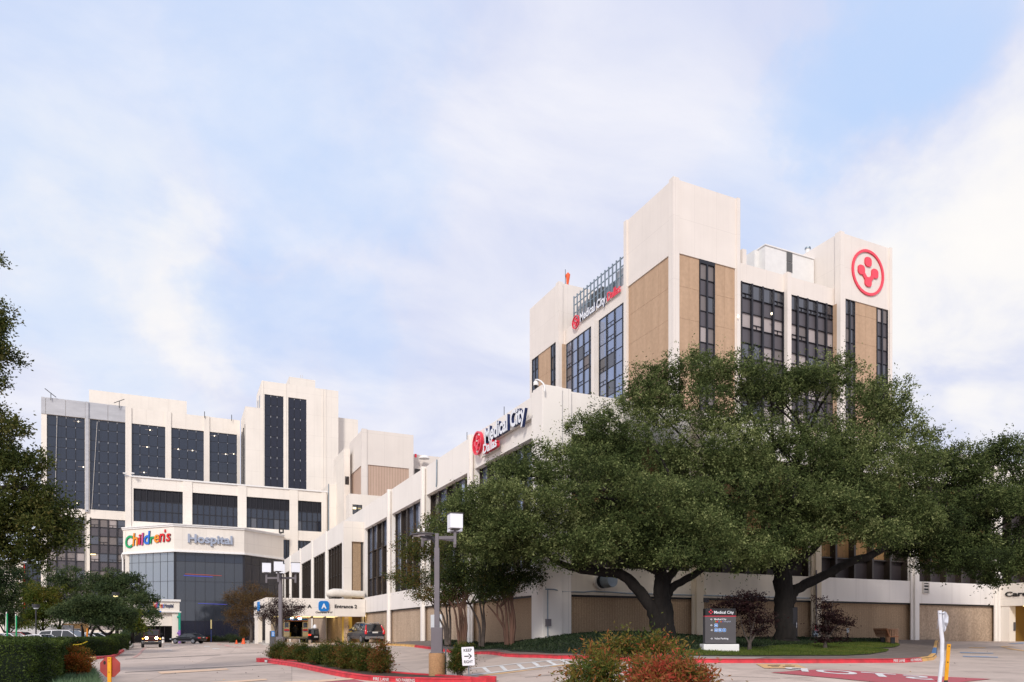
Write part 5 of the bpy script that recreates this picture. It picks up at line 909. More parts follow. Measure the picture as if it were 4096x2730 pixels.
lawnB = [(3190, 2596), (3290, 2595), (3400, 2591.5), (3520, 2592.5), (3578, 2590), (3600, 2581), (3590, 2574), (3560, 2571), (3450, 2571), (3300, 2573), (3200, 2581), (3050, 2590), (2850, 2597)]
LF = [Vector(p[:2]) for p in G(lawnF, .15)]; LB = [Vector(p[:2]) for p in G(lawnB, .15)]
drape('lawn', LF, 'lawn_base', .155); drape('lawn', LB, 'lawn_base', .16)
ivy = [(1745, 2579), (1830, 2590), (1900, 2598), (2050, 2606), (2200, 2613), (2340, 2615), (2500, 2614), (2700, 2606), (2850, 2598), (3050, 2589), (3190, 2581), (3260, 2577), (3420, 2572), (3560, 2570)]
IV = [Vector(p[:2]) for p in G(ivy, .15)] + [Vector((uY(3600, WY), WY + .1)), Vector((W1X + .08, WY + .1)), Vector((W1X + .08, 49.5))]
drape('ground_cover_bed', IV, 'cover_base', .15)
tag(sward('lawn_grass', LF, 26000, 'leaf_grass', .07, 1.2, .15, 1, .18), 'short mown lawn between kerb and trees', 'grass'); tag(sward('lawn_grass', LB, 22000, 'leaf_grass', .07, 1.2, .155, 2, .18), 'short mown lawn strip nearer the wall', 'grass')
tag(sward('ground_cover', IV, 60000, 'leaf_cover', .085, .6, .15, 3, .5, .09), 'dark green ground cover along the wall', 'ground cover')
lk = [(402, 2800), (386, 2718), (362, 2674), (352, 2655), (360, 2646)]; lk2 = [(360, 2646), (387, 2638)]; lk3 = [(387, 2638), (457, 2631), (480, 2618), (498, 2605)]; lk4 = [(498, 2605), (513, 2600), (533, 2590), (531, 2574)]
for pts, m in ((lk, 'kerb_plain'), (lk2, 'kerb_yellow'), (lk3, 'kerb_red'), (lk4, 'kerb_plain')): kerb('kerb', G(pts), m, w=.2)
LP = [Vector(p[:2]) for p in G(lk[:-1] + lk2[:-1] + lk3[:-1] + lk4)] + [Vector(p[:2]) for p in G([(420, 2576), (150, 2590), (-250, 2620), (-300, 2800)])]
drape('planting_bed', LP, 'soil', .11)
ck = G([(960, 2567), (980, 2570), (1050, 2581), (1110, 2587), (1190, 2590)]); kerb('kerb', ck, 'kerb_plain'); drape('sidewalk', [Vector(p[:2]) for p in ck] + [Vector(p[:2]) for p in G([(1190, 2576), (1040, 2563)])], 'walk', .12)
FB = [Vector(p[:2]) for p in (gd(800, 100), gd(985, 99), gd(1010, 90), gd(1050, 92), gd(1060, 112), gd(975, 113), gd(800, 111))]; drape('planting_bed', FB, 'soil', .09)
# ------------------------------------------------------------------ painted markings
def mark(pts, m, h=.016, name='road_marking'): return drape(name, [Vector(p[:2]) for p in G(pts)], m, h, .8)
def gstrip(a, b, wpx, m, h=.016): return mark([(a[0], a[1] - wpx / 2), (b[0], b[1] - wpx / 2), (b[0], b[1] + wpx / 2), (a[0], a[1] + wpx / 2)], m, h)
mark([(1879, 2675.6), (2273, 2638.6), (2283, 2640.4), (1879, 2678)], 'paint_white'); mark([(1885, 2700), (2333, 2649.2), (2340, 2651.6), (1886, 2704)], 'paint_white')
for (a, b), (c, d) in (((530, 480), (615, 555)), ((800, 455), (875, 525)), ((1070, 430), (1150, 495)), ((1310, 402), (1400, 465)), ((1540, 380), (1650, 437)), ((1750, 365), (1860, 412))):
    k = 1 / 3.9217; wq = 32; mark([(1800 + (a - wq) * k, 2550 + b * k), (1800 + (a + wq) * k, 2550 + (b - 4) * k), (1800 + (c + wq) * k, 2550 + (d - 4) * k), (1800 + (c - wq) * k, 2550 + d * k)], 'paint_white', .014)
mark([(1915, 2703.5), (2010, 2692.5), (2172, 2674.5), (2160, 2677), (2010, 2697), (1915, 2706)], 'paint_yellow', .012); mark([(2195, 2668), (2290, 2656), (2325, 2653), (2285, 2660), (2215, 2669)], 'paint_yellow', .012); mark([(2270, 2683), (2320, 2678), (2330, 2682), (2290, 2686)], 'paint_yellow', .012)
mark([(3024, 2658), (3188, 2660), (3229, 2676), (3058, 2675.5)], 'paint_yellow'); 
for q in ([(3070, 2664), (3120, 2663), (3122, 2665), (3072, 2666)], [(3130, 2668), (3178, 2667), (3180, 2669), (3132, 2670)], [(3085, 2669), (3115, 2668.5), (3116, 2670), (3086, 2670.5)], [(3140, 2663), (3165, 2662.8), (3166, 2664), (3141, 2664.4)]): mark(q, 'tar', .022)
mark([(3083, 2693), (3180, 2686), (3301, 2679), (3480, 2690), (3662, 2703.5), (3965, 2719), (3900, 2725), (3780, 2740), (3650, 2742), (3500, 2731), (3357, 2717), (3200, 2703)], 'paint_red')
def ground_text(s, O, U, V, wid, hei, m, h=.024, bold=.02):
    vs, fs, ns = text_geo(s, .5, 0, bold, 1.15); lo, hi = vs.min(0), vs.max(0); O, U, V = (Vector(q[:2]) for q in (O, U, V)); U = (U - O).normalized(); V = (V - O).normalized()
    W = [O + U * ((v[0] - lo[0]) / (hi[0] - lo[0]) * wid) + V * ((v[1] - lo[1]) / (hi[1] - lo[1]) * hei) for v in vs]; z = zt([p.x for p in W], [p.y for p in W]) + h
    mb = MB(); mb.add([(p.x, p.y, zz) for p, zz in zip(W, z)], [f for f, n in zip(fs, ns) if n > .5], m); o = mb.build('road_marking'); o['kind'] = 'structure'
O = gph(3740, 2725); ground_text('STOP', O, gph(3260, 2693), gph(3700, 2706), 4.3, 1.25, 'paint_white')
gstrip((3840, 2611.5), (3973, 2615), 3.2, 'paint_blue'); gstrip((3852, 2627), (3992, 2631), 3.6, 'paint_blue'); gstrip((3876, 2592), (3942, 2593), 2.4, 'paint_yellow')
mark([(4000, 2588), (4015, 2586), (4060, 2587), (4010, 2590), (4050, 2596), (4120, 2606), (4120, 2609), (4040, 2599)], 'paint_yellow'); mark([(4031, 2576), (4120, 2569), (4120, 2575), (4060, 2577)], 'paint_blue')
mark([(630, 2689), (905, 2675), (916, 2681), (645, 2697.5)], 'paint_peach'); mark([(844, 2731), (1062, 2717), (1071, 2722), (860, 2738)], 'paint_peach'); mark([(1120, 2730), (1400, 2714.5), (1420, 2719), (1180, 2738)], 'paint_peach')
mark([(1180, 2738), (1420, 2721), (1500, 2738), (1640, 2762), (1400, 2790), (1150, 2760)], 'paint_red'); mark([(529, 2632), (540, 2632), (592, 2591), (583, 2591)], 'paint_old')
mark([(866, 2577), (880, 2577), (920, 2585), (970, 2592.5), (950, 2593), (900, 2586)], 'paint_old')
for x, y, w_ in ((661, 2601.6, 26), (655, 2590, 24), (661, 2578, 22), (850, 2596.6, 28), (815, 2587, 24), (777, 2574.5, 24)): gstrip((x, y), (x + w_, y - .3), 2.0, 'paint_white')
gstrip((500, 2691), (1097, 2660), 1.0, 'tar', .012); gstrip((500, 2638), (882, 2621), .8, 'tar', .012)
gstrip((1097, 2660), (1110, 2659), .8, 'tar', .012); gstrip((2100, 2712), (2330, 2690), .6, 'tar', .012); gstrip((2900, 2706), (3120, 2715), .6, 'tar', .012)
rgk = random.Random(5); mb = MB()
for _ in range(90):
    p = gph(rgk.choice([rgk.uniform(430, 1400), rgk.uniform(1900, 4090)]), rgk.uniform(2600, 2729)); s = rgk.uniform(.015, .045); a = rgk.uniform(0, 3.1); u = Vector((math.cos(a), math.sin(a), .2)) * s; v = Vector((-math.sin(a), math.cos(a), .1)) * s * .6
    b = p + Vector((0, 0, .012)); mb.quad(b - u, b - v, b + u, b + v + Vector((0, 0, .02)), rgk.choice(['soil', 'wood', 'paint_yellow', 'tar']))
o = mb.build('fallen_leaves', fixn=False); tag(o, 'dry leaves scattered on the pavement', 'leaves', kind='stuff')
# lettering on the kerbs
def kerb_text(s, pa, pb, path, h=.10, z=.03, m='paint_white', off=.022):
    pts = [Vector(p[:2]) for p in path]; a, b = (min(pts, key=lambda p: abs((lambda r: r)(math.atan2(p.x, p.y)) - math.atan2(*ray(px)))) for px in (pa, pb)); U = (b - a).normalized(); Nn = Vector((U.y, -U.x)); O = a + Nn * off
    mb = MB(); put_text(mb, s, (O.x, O.y, z1(a.x, a.y) + z), (U.x, U.y, (z1(b.x, b.y) - z1(a.x, a.y)) / (b - a).length), (0, 0, 1), (Nn.x, Nn.y, 0), width=(b - a).length * .97, height=h, mface=m, ext=.004, bold=.01); o = mb.build('kerb_lettering'); o['kind'] = 'structure'
fr = resample(IP[:len(IP) // 2 + 8], .05)
fr = [p for p in resample([Vector(p[:2]) for p in G(isl_front)], .05)]
frs = resample([p for p in IP + [IP[0]]], .05); frs = [p for p in frs if p.length < 36 and p.y < 36]
near = [p for p in frs if True]
def near_front(px):       # first crossing of the bearing with the kerb line
    t = math.atan2(*ray(px)); c = sorted(frs, key=lambda p: abs(math.atan2(p.x, p.y) - t))[:24]; return min(c, key=lambda p: p.length)
for s, pa, pb in (('FIRE LANE', 1478, 1541), ('NO PARKING', 1563, 1642)):
    a, b = near_front(pa), near_front(pb); kerb_text(s, pa, pb, [a, b], h=.11, z=.03)
rp = resample([Vector(p[:2]) for p in G(red_edge)], .05)
kerb_text('FIRE LANE', 3571, 3620, rp, .10, .03); kerb_text('NO PARKING', 3640, 3684, rp, .10, .03)
for pa in (1052, 1066): 
    a = min(IP, key=lambda p: (Vector(p[:2]) - Vector(gph(pa, 2650)[:2])).length); mb = MB(); b = min(IP, key=lambda p: (Vector(p[:2]) - Vector(gph(pa + 9, 2653)[:2])).length)
    if (a - b).length > .1:
        U = (b - a).normalized(); Nn = Vector((U.y, -U.x)); mb.quad(*[Vector((a.x + U.x * t + Nn.x * .03, a.y + U.y * t + Nn.y * .03, z1(a.x, a.y) + zz)) for t, zz in ((0, .02), ((b - a).length, .02), ((b - a).length, .14), (0, .14))], 'paint_white'); o = mb.build('road_marking'); o['kind'] = 'structure'
# ------------------------------------------------------------------ trees
def bl(px, py, D, rx, ry, k=1.0): p = at(px, py, D); s = D / F; return (p.x, p.y, p.z, rx * s * k, rx * s * k, ry * s)
def W(px, py, D): return at(px, py, D)
def tree(name, label, group, base, trunk_paths, bark, blobs, n, lf, seed, br=None, **k):
    t = thing(name, label, 'tree', base, group); mb = MB(); limbs(mb, trunk_paths, bark, seed)
    if br:
        rg = random.Random(seed)
        for st, cnt, r0 in br: c = rg.sample(blobs, min(cnt, len(blobs))); branchlets(mb, st, [(b[0] + rg.uniform(-.3, .3) * b[3], b[1] + rg.uniform(-.3, .3) * b[4], b[2] + rg.uniform(-.2, .5) * b[5]) for b in c], r0, bark, rg.randint(0, 9999))
    mb.build('trunk', t); crown('crown', blobs, n, lf, t, seed=seed, **k); return t
# oak in front of the corner
D1 = 32.0; P = lambda x, y, D=D1: W(x, y, D); b1 = gd(2647, D1)
o1 = [(1840, 2090, 33, 110, 100), (1900, 2000, 33, 90, 90), (1990, 2050, 32, 170, 130), (2150, 1910, 32, 140, 120), (2060, 1880, 33, 90, 70), (2240, 1840, 33, 130, 110), (2380, 1820, 33, 150, 160), (2400, 1690, 33.5, 70, 60), (2200, 2060, 31, 220, 140), (2420, 2000, 31, 220, 170), (2560, 1850, 33, 160, 160), (2640, 2020, 31, 200, 180), (2480, 2170, 30.5, 200, 90), (2300, 2190, 30.5, 160, 80), (2780, 2060, 31, 170, 150), (2700, 2200, 30.5, 170, 80), (2860, 2170, 31, 120, 100), (2030, 2190, 32, 150, 80)]
tree('oak_tree', 'broad live oak with leaning left trunk in front of the building corner', 'big oaks before the hospital', b1,
     [([P(2652, 2560), P(2655, 2450), P(2648, 2370), P(2645, 2310), P(2625, 2250), P(2610, 2150)], [.56, .42, .38, .32, .24, .16]),
      ([P(2640, 2560), P(2622, 2470), P(2585, 2400), P(2535, 2340), P(2480, 2298), P(2400, 2290), P(2300, 2275), P(2215, 2240), P(2165, 2180)], [.42, .30, .27, .25, .23, .19, .16, .13, .10]),
      ([P(2660, 2400), P(2690, 2350), P(2760, 2310), P(2820, 2270), P(2900, 2230)], [.2, .18, .16, .14, .1]), ([P(2650, 2380), P(2668, 2320), P(2700, 2280), P(2760, 2180)], [.26, .2, .16, .1]), ([P(2430, 2290), P(2330, 2250), P(2240, 2160)], [.14, .12, .08])],
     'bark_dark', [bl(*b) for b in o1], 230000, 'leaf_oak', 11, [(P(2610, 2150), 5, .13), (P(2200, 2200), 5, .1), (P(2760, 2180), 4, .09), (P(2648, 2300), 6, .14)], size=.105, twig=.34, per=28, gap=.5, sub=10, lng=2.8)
D2 = 36.0; P = lambda x, y, D=D2: W(x, y, D); b2 = gd(3145, D2)
o2 = [(2535, 1580, 36, 75, 90), (2640, 1610, 36, 130, 130), (2700, 1510, 36, 90, 75), (2820, 1480, 36, 120, 95), (2960, 1500, 36, 130, 105), (3100, 1550, 36, 150, 115), (3230, 1530, 36, 110, 95), (3340, 1530, 36, 95, 100), (3380, 1450, 36.2, 40, 50), (3460, 1650, 36, 120, 120), (3570, 1620, 36, 100, 95), (3640, 1760, 36, 140, 130), (2760, 1740, 35, 220, 170), (3020, 1760, 35, 240, 180), (3260, 1790, 35, 230, 180), (3450, 1900, 35, 230, 170), (2900, 1980, 34, 220, 170), (3150, 2020, 34, 240, 170), (3380, 2070, 34, 200, 120), (3020, 2200, 33, 170, 85), (3190, 2160, 33.5, 140, 80), (3580, 2110, 35, 170, 110), (3600, 1950, 36, 160, 130)]
tree('oak_tree', 'largest live oak, thick dark trunk right of the grey directory sign', 'big oaks before the hospital', b2,
     [([P(3145, 2585), P(3142, 2560), P(3138, 2480), P(3136, 2400), P(3132, 2330), P(3130, 2250), P(3120, 2120)], [.72, .54, .45, .46, .46, .34, .2]),
      ([P(3155, 2430), P(3172, 2370), P(3240, 2330), P(3330, 2285), P(3410, 2245), P(3480, 2225), P(3560, 2180), P(3680, 2170)], [.28, .28, .24, .22, .21, .2, .16, .1]),
      ([P(3125, 2330), P(3100, 2270), P(3040, 2260), P(2960, 2220)], [.3, .2, .16, .1]), ([P(3140, 2280), P(3190, 2240), P(3250, 2200), P(3330, 2100)], [.26, .22, .18, .1])],
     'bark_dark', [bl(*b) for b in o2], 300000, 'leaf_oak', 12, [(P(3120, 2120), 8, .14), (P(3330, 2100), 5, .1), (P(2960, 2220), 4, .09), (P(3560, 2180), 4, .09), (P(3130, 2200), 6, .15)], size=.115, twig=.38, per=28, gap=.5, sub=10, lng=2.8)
P = lambda x, y, D=38.5: W(x, y, D)
o3 = [(3760, 1870, 38, 120, 120), (3880, 1870, 38, 110, 105), (3990, 1850, 38, 90, 85), (4090, 1830, 38, 80, 90), (3720, 2060, 37, 180, 160), (3930, 2040, 38, 190, 170), (4120, 2020, 38, 190, 190), (3790, 2210, 37, 190, 90), (3960, 2230, 37, 170, 90), (4130, 2230, 37, 160, 80), (4000, 2320, 37, 60, 40)]
tree('oak_tree', 'dark live oak reaching in from the right edge over the garage entry', 'big oaks before the hospital', gd(4330, 38.5),
     [([P(4330, 2600), P(4325, 2400), P(4290, 2250), P(4200, 2120)], [.6, .42, .36, .22]), ([P(4300, 2280), P(4180, 2230), P(4000, 2210), P(3850, 2190), P(3740, 2180)], [.28, .22, .18, .13, .08])],
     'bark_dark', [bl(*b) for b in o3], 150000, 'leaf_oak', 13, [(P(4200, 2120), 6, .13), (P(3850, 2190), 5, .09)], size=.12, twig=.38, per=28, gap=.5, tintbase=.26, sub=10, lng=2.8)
# crape myrtles by the white wall
def myrtle(label, px, D, py0, stems, blobs, n, lf, seed, bark='bark_red', tb=.42):
    b = gd(px, D); pa = []
    for i, (dx, x1_, y1_, x2_, y2_) in enumerate(stems): pa.append(([W(px + dx, py0 + 14, D), W(px + dx, py0, D), W(px + dx * 1.6, (py0 + y1_) / 2, D), W(x1_, y1_, D), W(x2_, y2_, D)], [.085, .075, .06, .045, .025]))
    rr = random.Random(seed)
    for i in range(9):
        s = stems[i % len(stems)]; pa.append(([W(s[1], s[2], D), W(s[1] + rr.uniform(-40, 40), s[2] - rr.uniform(30, 60), D), W(s[1] + rr.uniform(-90, 90), s[2] - rr.uniform(90, 150), D)], [.045, .03, .012]))
    return tree('crape_myrtle', label, 'crape myrtles beside the long white wall', b, pa, bark, [bl(*q) for q in blobs], n, lf, seed, size=.10, twig=.4, per=24, gap=.25, tintbase=tb)
myrtle('reddest crape myrtle, partly behind the nearest lamp post', 1795, 39, 2567, [(-8, 1760, 2440, 1700, 2380), (-3, 1785, 2430, 1770, 2350), (4, 1800, 2420, 1830, 2330), (-12, 1750, 2460, 1720, 2400)], [(1640, 2250, 39, 75, 95), (1720, 2170, 39, 100, 80), (1740, 2110, 39, 60, 50), (1680, 2350, 39, 75, 50), (1780, 2290, 39, 95, 90), (1620, 2180, 39, 40, 45), (1600, 2300, 39, 40, 40), (1770, 2390, 39, 70, 35)], 26000, 'leaf_crape', 21, 'bark_grey', .62)
myrtle('crape myrtle with the thick fluted red trunk nearest the lamp post', 1850, 37.5, 2567, [(-14, 1815, 2430, 1770, 2370), (-6, 1835, 2430, 1820, 2330), (5, 1846, 2420, 1880, 2320), (10, 1858, 2440, 1850, 2350), (0, 1840, 2440, 1800, 2330)], [(1850, 2230, 37.5, 95, 110), (1800, 2330, 37.5, 80, 70), (1890, 2330, 37.5, 80, 70), (1850, 2110, 37.5, 70, 70)], 22000, 'leaf_crape', 22, tb=.3)
myrtle('slender crape myrtle between the two thicker red trunks', 1925, 38, 2574, [(-6, 1880, 2420, 1850, 2370), (4, 1920, 2420, 1900, 2330), (8, 1935, 2420, 1960, 2330)], [(1930, 2290, 38, 90, 80), (1960, 2190, 38, 90, 90)], 14000, 'leaf_crape', 23, 'bark_grey', .25)
myrtle('crape myrtle with spreading red stems closest to the building corner', 2040, 34.5, 2580, [(-16, 2000, 2430, 1930, 2370), (-8, 2020, 2410, 1990, 2320), (2, 2034, 2400, 2060, 2300), (12, 2050, 2390, 2090, 2310), (-12, 1990, 2470, 1950, 2420), (6, 2040, 2370, 2030, 2280)], [(2050, 2250, 34.5, 130, 100), (1970, 2300, 34.5, 90, 80), (2110, 2290, 34.5, 70, 50), (2000, 2360, 34.5, 80, 40), (2060, 2160, 34.5, 110, 80)], 30000, 'leaf_crape', 24, tb=.22)
# near oak at the left edge, trunk outside the frame
P = lambda x, y, D=24: W(x, y, D)
ol = [(-60, 1820, 24, 110, 150), (50, 1720, 24, 75, 60), (120, 1860, 24, 60, 60), (60, 1880, 24, 90, 90), (150, 1990, 24, 80, 75), (40, 2050, 24, 110, 100), (220, 2080, 24, 80, 65), (120, 2120, 24, 110, 75), (270, 2140, 24, 60, 50), (10, 2200, 24, 100, 75), (130, 2210, 24, 70, 45), (-120, 2050, 24, 120, 220), (-20, 1260, 24, 45, 45), (-25, 1340, 24, 55, 45), (0, 1430, 24, 58, 45), (-60, 1400, 24, 60, 90), (-5, 1520, 24, 35, 35), (165, 2270, 24, 25, 35), (-30, 1050, 24, 35, 20), (-60, 1620, 24, 60, 90)]
tree('oak_tree', 'near oak whose leafy boughs hang in from the left edge', None, gd(-420, 24), [([P(-420, 2720), P(-410, 2400), P(-360, 2150), P(-300, 1900), P(-260, 1600)], [.4, .3, .26, .2, .12]), ([P(-360, 2150), P(-200, 2020), P(-40, 1960), P(80, 1950), P(160, 1990)], [.16, .12, .09, .06, .03]), ([P(-330, 2050), P(-150, 2100), P(60, 2120), P(200, 2130), P(270, 2150)], [.14, .1, .07, .04, .02]), ([P(-300, 1800), P(-150, 1650), P(-40, 1500), P(-10, 1400)], [.12, .09, .05, .02]), ([P(-290, 1800), P(-120, 1780), P(20, 1740)], [.1, .06, .03])],
     'bark_dark', [bl(*b) for b in ol], 72000, 'leaf_oak_near', 31, size=.10, twig=.36, per=24, gap=.3, shell=.3, wid=.5)
# parking lot trees
lot = [
 ('tree', 'dark green tree at the left edge beyond the hedge', 74, 30, 2590, [(10, 2290, 74, 70, 60), (30, 2370, 74, 60, 60), (-30, 2330, 74, 80, 110), (10, 2450, 74, 60, 40), (70, 2300, 74, 30, 30)], 16000, 'leaf_lot', .2),
 ('tree', 'yellow-green tree above the white coupe', 84, 168, 2570, [(120, 2430, 84, 70, 60), (190, 2400, 84, 75, 60), (80, 2480, 84, 50, 40), (180, 2480, 84, 70, 45), (100, 2370, 85, 60, 40)], 15000, 'leaf_lime', .35),
 ('tree', 'tall grey-green tree right before the curtain wall', 88, 236, 2560, [(230, 2340, 88, 75, 55), (310, 2330, 88, 80, 60), (270, 2400, 88, 100, 60), (180, 2380, 88, 50, 50), (340, 2420, 88, 60, 50)], 17000, 'leaf_lot', .42),
 ('tree', 'grey-green tree behind the glowing post lamp', 80, 470, 2560, [(390, 2330, 80, 80, 40), (460, 2310, 80, 60, 40), (530, 2350, 80, 70, 60), (450, 2390, 80, 90, 60), (570, 2400, 78, 50, 60), (600, 2470, 76, 35, 40), (520, 2450, 76, 70, 60)], 21000, 'leaf_lot', .38),
 ('tree', 'low wide evergreen with several crooked trunks, in front of the others', 54, 385, 2560, [(300, 2430, 54, 70, 30), (380, 2415, 54, 80, 30), (460, 2430, 54, 70, 35), (330, 2470, 54, 90, 35), (440, 2475, 54, 90, 40), (500, 2480, 54, 40, 45), (250, 2460, 54, 40, 25)], 26000, 'leaf_lot', .34),
 ('tree', 'olive tree squeezed between the low evergreen and the small canopy', 66, 530, 2560, [(530, 2480, 66, 30, 40), (560, 2500, 66, 25, 30)], 4000, 'leaf_lime', .25),
]
for i, (nm, lab, D, px, py, bs, n, lf, tb) in enumerate(lot):
    if i == 4: st = [([W(330, 2572, D), W(332, 2530, D), W(325, 2500, D)], [.1, .09, .06]), ([W(362, 2572, D), W(365, 2540, D), W(380, 2510, D), W(400, 2480, D)], [.1, .09, .08, .05]), ([W(440, 2572, D), W(432, 2545, D), W(445, 2530, D), W(470, 2500, D)], [.12, .12, .1, .06]), ([W(425, 2572, D), W(430, 2548, D), W(400, 2520, D), W(380, 2495, D)], [.12, .1, .08, .05]), ([W(345, 2570, D), W(350, 2530, D), W(365, 2500, D)], [.07, .06, .05])]
    else: st = [([W(px, py + 14, D), W(px, py - 30, D), W(px + 4, py - 80, D), W(px + 2, py - 130, D)], [.17, .14, .12, .07]), ([W(px, py - 40, D), W(px - 22, py - 75, D), W(px - 40, py - 110, D)], [.09, .07, .04]), ([W(px, py - 40, D), W(px + 22, py - 70, D), W(px + 45, py - 100, D)], [.08, .06, .04])]
    tree(nm, lab, 'trees around the parking lot', gd(px, D), st, 'bark_dark', [bl(*b) for b in bs], int(n * 1.5), lf, 40 + i, size=.20 if D > 60 else .14, twig=.42, per=22, gap=.9, tintbase=tb, flat=.6)
tree('tree', 'rusty brown autumn tree left of the entrance canopy', 'trees near the entrance canopy', gd(1004, 88), [([W(1004, 2575, 88), W(1005, 2520, 88), W(1000, 2480, 88), W(985, 2420, 88)], [.2, .16, .13, .08]), ([W(1004, 2520, 88), W(980, 2490, 88), W(950, 2450, 88)], [.1, .08, .04]), ([W(1003, 2510, 88), W(1030, 2470, 88), W(1050, 2430, 88)], [.1, .07, .04])], 'bark_grey',
     [bl(*b) for b in [(950, 2400, 88, 45, 45), (1000, 2380, 88, 55, 40), (1060, 2390, 88, 50, 40), (930, 2450, 88, 35, 40), (990, 2440, 88, 65, 50), (960, 2490, 88, 40, 30), (1070, 2430, 88, 40, 30)]], 17000, 'leaf_brown', 51, size=.15, twig=.6, per=20, gap=.35)
tree('tree', 'small purple-brown twiggy tree in front of the entrance canopy', 'trees near the entrance canopy', gd(1101, 57), [([W(1103, 2580, 57), W(1103, 2540, 57), W(1098, 2510, 57), W(1075, 2470, 57)], [.09, .08, .06, .03]), ([W(1104, 2540, 57), W(1112, 2510, 57), W(1140, 2465, 57)], [.07, .05, .03]), ([W(1102, 2530, 57), W(1104, 2490, 57), W(1108, 2440, 57)], [.06, .04, .02]), ([W(1104, 2535, 57), W(1125, 2500, 57), W(1165, 2460, 57)], [.05, .04, .02])], 'bark_grey',
     [bl(*b) for b in [(1070, 2455, 57, 35, 28), (1110, 2430, 57, 45, 35), (1160, 2435, 57, 40, 28), (1100, 2470, 57, 50, 25), (1150, 2465, 57, 35, 18), (1195, 2440, 57, 22, 16)]], 12000, 'leaf_twig', 52, size=.12, twig=.5, per=22, gap=.4, wid=.3)
for i, (px, py, D, bs, n, lab) in enumerate(((2998, 2602, None, [(2960, 2440, 45, 32), (3030, 2410, 45, 35), (3060, 2470, 40, 30), (2990, 2480, 50, 35), (3040, 2520, 40, 25), (2930, 2410, 40, 25), (2900, 2500, 35, 25), (2870, 2440, 25, 25), (2985, 2380, 25, 20)], 9500, 'dark red maple between the grey directory sign and the thickest trunk'), (3301, 2596, None, [(3300, 2480, 32, 28), (3345, 2490, 38, 22), (3290, 2520, 35, 25), (3330, 2520, 35, 20), (3385, 2490, 22, 16), (3300, 2430, 25, 22), (3335, 2455, 25, 14), (3350, 2560, 25, 10), (3285, 2560, 25, 10), (3280, 2400, 14, 14)], 7500, 'dark red maple in front of the drainpipe by the lawn'))):
    b = gph(px, py, .15); D = b.x * FW[0] + b.y * FW[1]; q = lambda x, y: W(x, y, D)
    tree('maple_tree', lab, 'small red maples on the lawn', b, [([q(px, py + 8), q(px, py - 25), q(px + 6, py - 70), q(px - 5, py - 150)], [.10, .07, .045, .02]), ([q(px, py - 25), q(px + 35, py - 80), q(px + 70, py - 110)], [.05, .035, .015]), ([q(px, py - 22), q(px - 25, py - 80), q(px - 40, py - 150)], [.045, .03, .012]), ([q(px + 4, py - 60), q(px + 20, py - 120), q(px + 30, py - 190)], [.04, .025, .01])], 'bark_grey',
         [bl(x, y, D, rx, ry) for x, y, rx, ry in bs], n, 'leaf_maple', 60 + i, size=.075, twig=.28, per=18, gap=.15, flat=.35, wid=.6)
# ------------------------------------------------------------------ shrubs and hedges
def shrub(name, label, group, base, blobs, n, lf, seed, cat='shrub', stems=6, **k):
    t = thing(name, label, cat, base, group); rr = random.Random(seed); mb = MB(); B0 = Vector(base)
    for i in range(stems):
        b = blobs[i % len(blobs)]; mb.tube([B0 + Vector((rr.uniform(-.15, .15), rr.uniform(-.15, .15), -.05)), Vector((b[0], b[1], (B0.z + b[2]) / 2)), Vector((b[0] + rr.uniform(-.3, .3) * b[3], b[1], b[2] + b[5] * .5))], [.025, .018, .008], 'bark_grey', 5)
    mb.build('stem', t); crown('foliage', blobs, n, lf, t, seed=seed, **k); return t
isl_sh = [(1120, 2600, 35.6, 42, 38), (1175, 2602, 34.8, 42, 44), (1232, 2600, 34.0, 45, 46), (1290, 2606, 33.0, 45, 50), (1350, 2604, 32.0, 48, 52), (1410, 2612, 31.0, 50, 56), (1470, 2614, 30.4, 50, 60), (1525, 2628, 29.8, 38, 54)]
lab_n = ['leftmost nandina at the island nose', 'second nandina from the nose, rusty tips', 'third nandina from the island nose', 'fourth nandina from the nose, greenest of the row', 'fifth nandina from the island nose', 'sixth nandina, with amber top', 'seventh nandina, next to the last one', 'last nandina of the row, reddest, open twiggy side']
for i, (x, y, D, rx, ry) in enumerate(isl_sh):
    yb = 2632 + (x - 1100) / 430 * 62; b = gph(x, yb - 2, .15); D = b.x * FW[0] + b.y * FW[1] + .15; y = (2560 + yb + 6) / 2; ry = (yb + 6 - 2560) / 2
    blobs = [bl(x, y, D, rx * .9, ry * .8), bl(x - rx * .45, y + 16, D - .2, rx * .6, ry * .6), bl(x + rx * .45, y + 14, D + .3, rx * .6, ry * .6), bl(x, y + ry * .55, D - .3, rx * .9, ry * .45)]
    shrub('nandina_shrub', lab_n[i], 'nandinas on the kerbed island', b, blobs, 13000 if i < 7 else 9500, 'leaf_nandina', 70 + i, size=.085, twig=.24, per=18, gap=.5, shell=.3, sub=4, tintbase=[.46, .52, .40, .30, .42, .5, .40, .66][i], wid=.32)
b = gph(1838, 2699, .15); DN = b.x * FW[0] + b.y * FW[1]; shrub('nandina_shrub', 'nandina between the lamp post and the arrow sign', 'nandinas on the kerbed island', b, [bl(1838, 2618, DN, 38, 38), bl(1850, 2655, DN, 40, 36), bl(1824, 2665, DN, 28, 28), bl(1862, 2628, DN, 22, 26)], 12000, 'leaf_nandina', 79, size=.075, twig=.2, per=18, gap=.4, tintbase=.32, wid=.32)
big = [(2340, 2680, 8.9, 60, 45), (2400, 2620, 9.1, 60, 45), (2470, 2590, 9.4, 60, 42), (2560, 2600, 9.4, 80, 50), (2650, 2610, 9.2, 70, 45), (2720, 2650, 8.8, 60, 45), (2440, 2690, 8.7, 90, 70), (2580, 2690, 8.5, 110, 60), (2330, 2740, 8.6, 80, 50), (2700, 2730, 8.3, 80, 60), (2780, 2740, 8.4, 50, 35), (2500, 2800, 8.4, 160, 90), (2700, 2830, 8.3, 160, 90)]
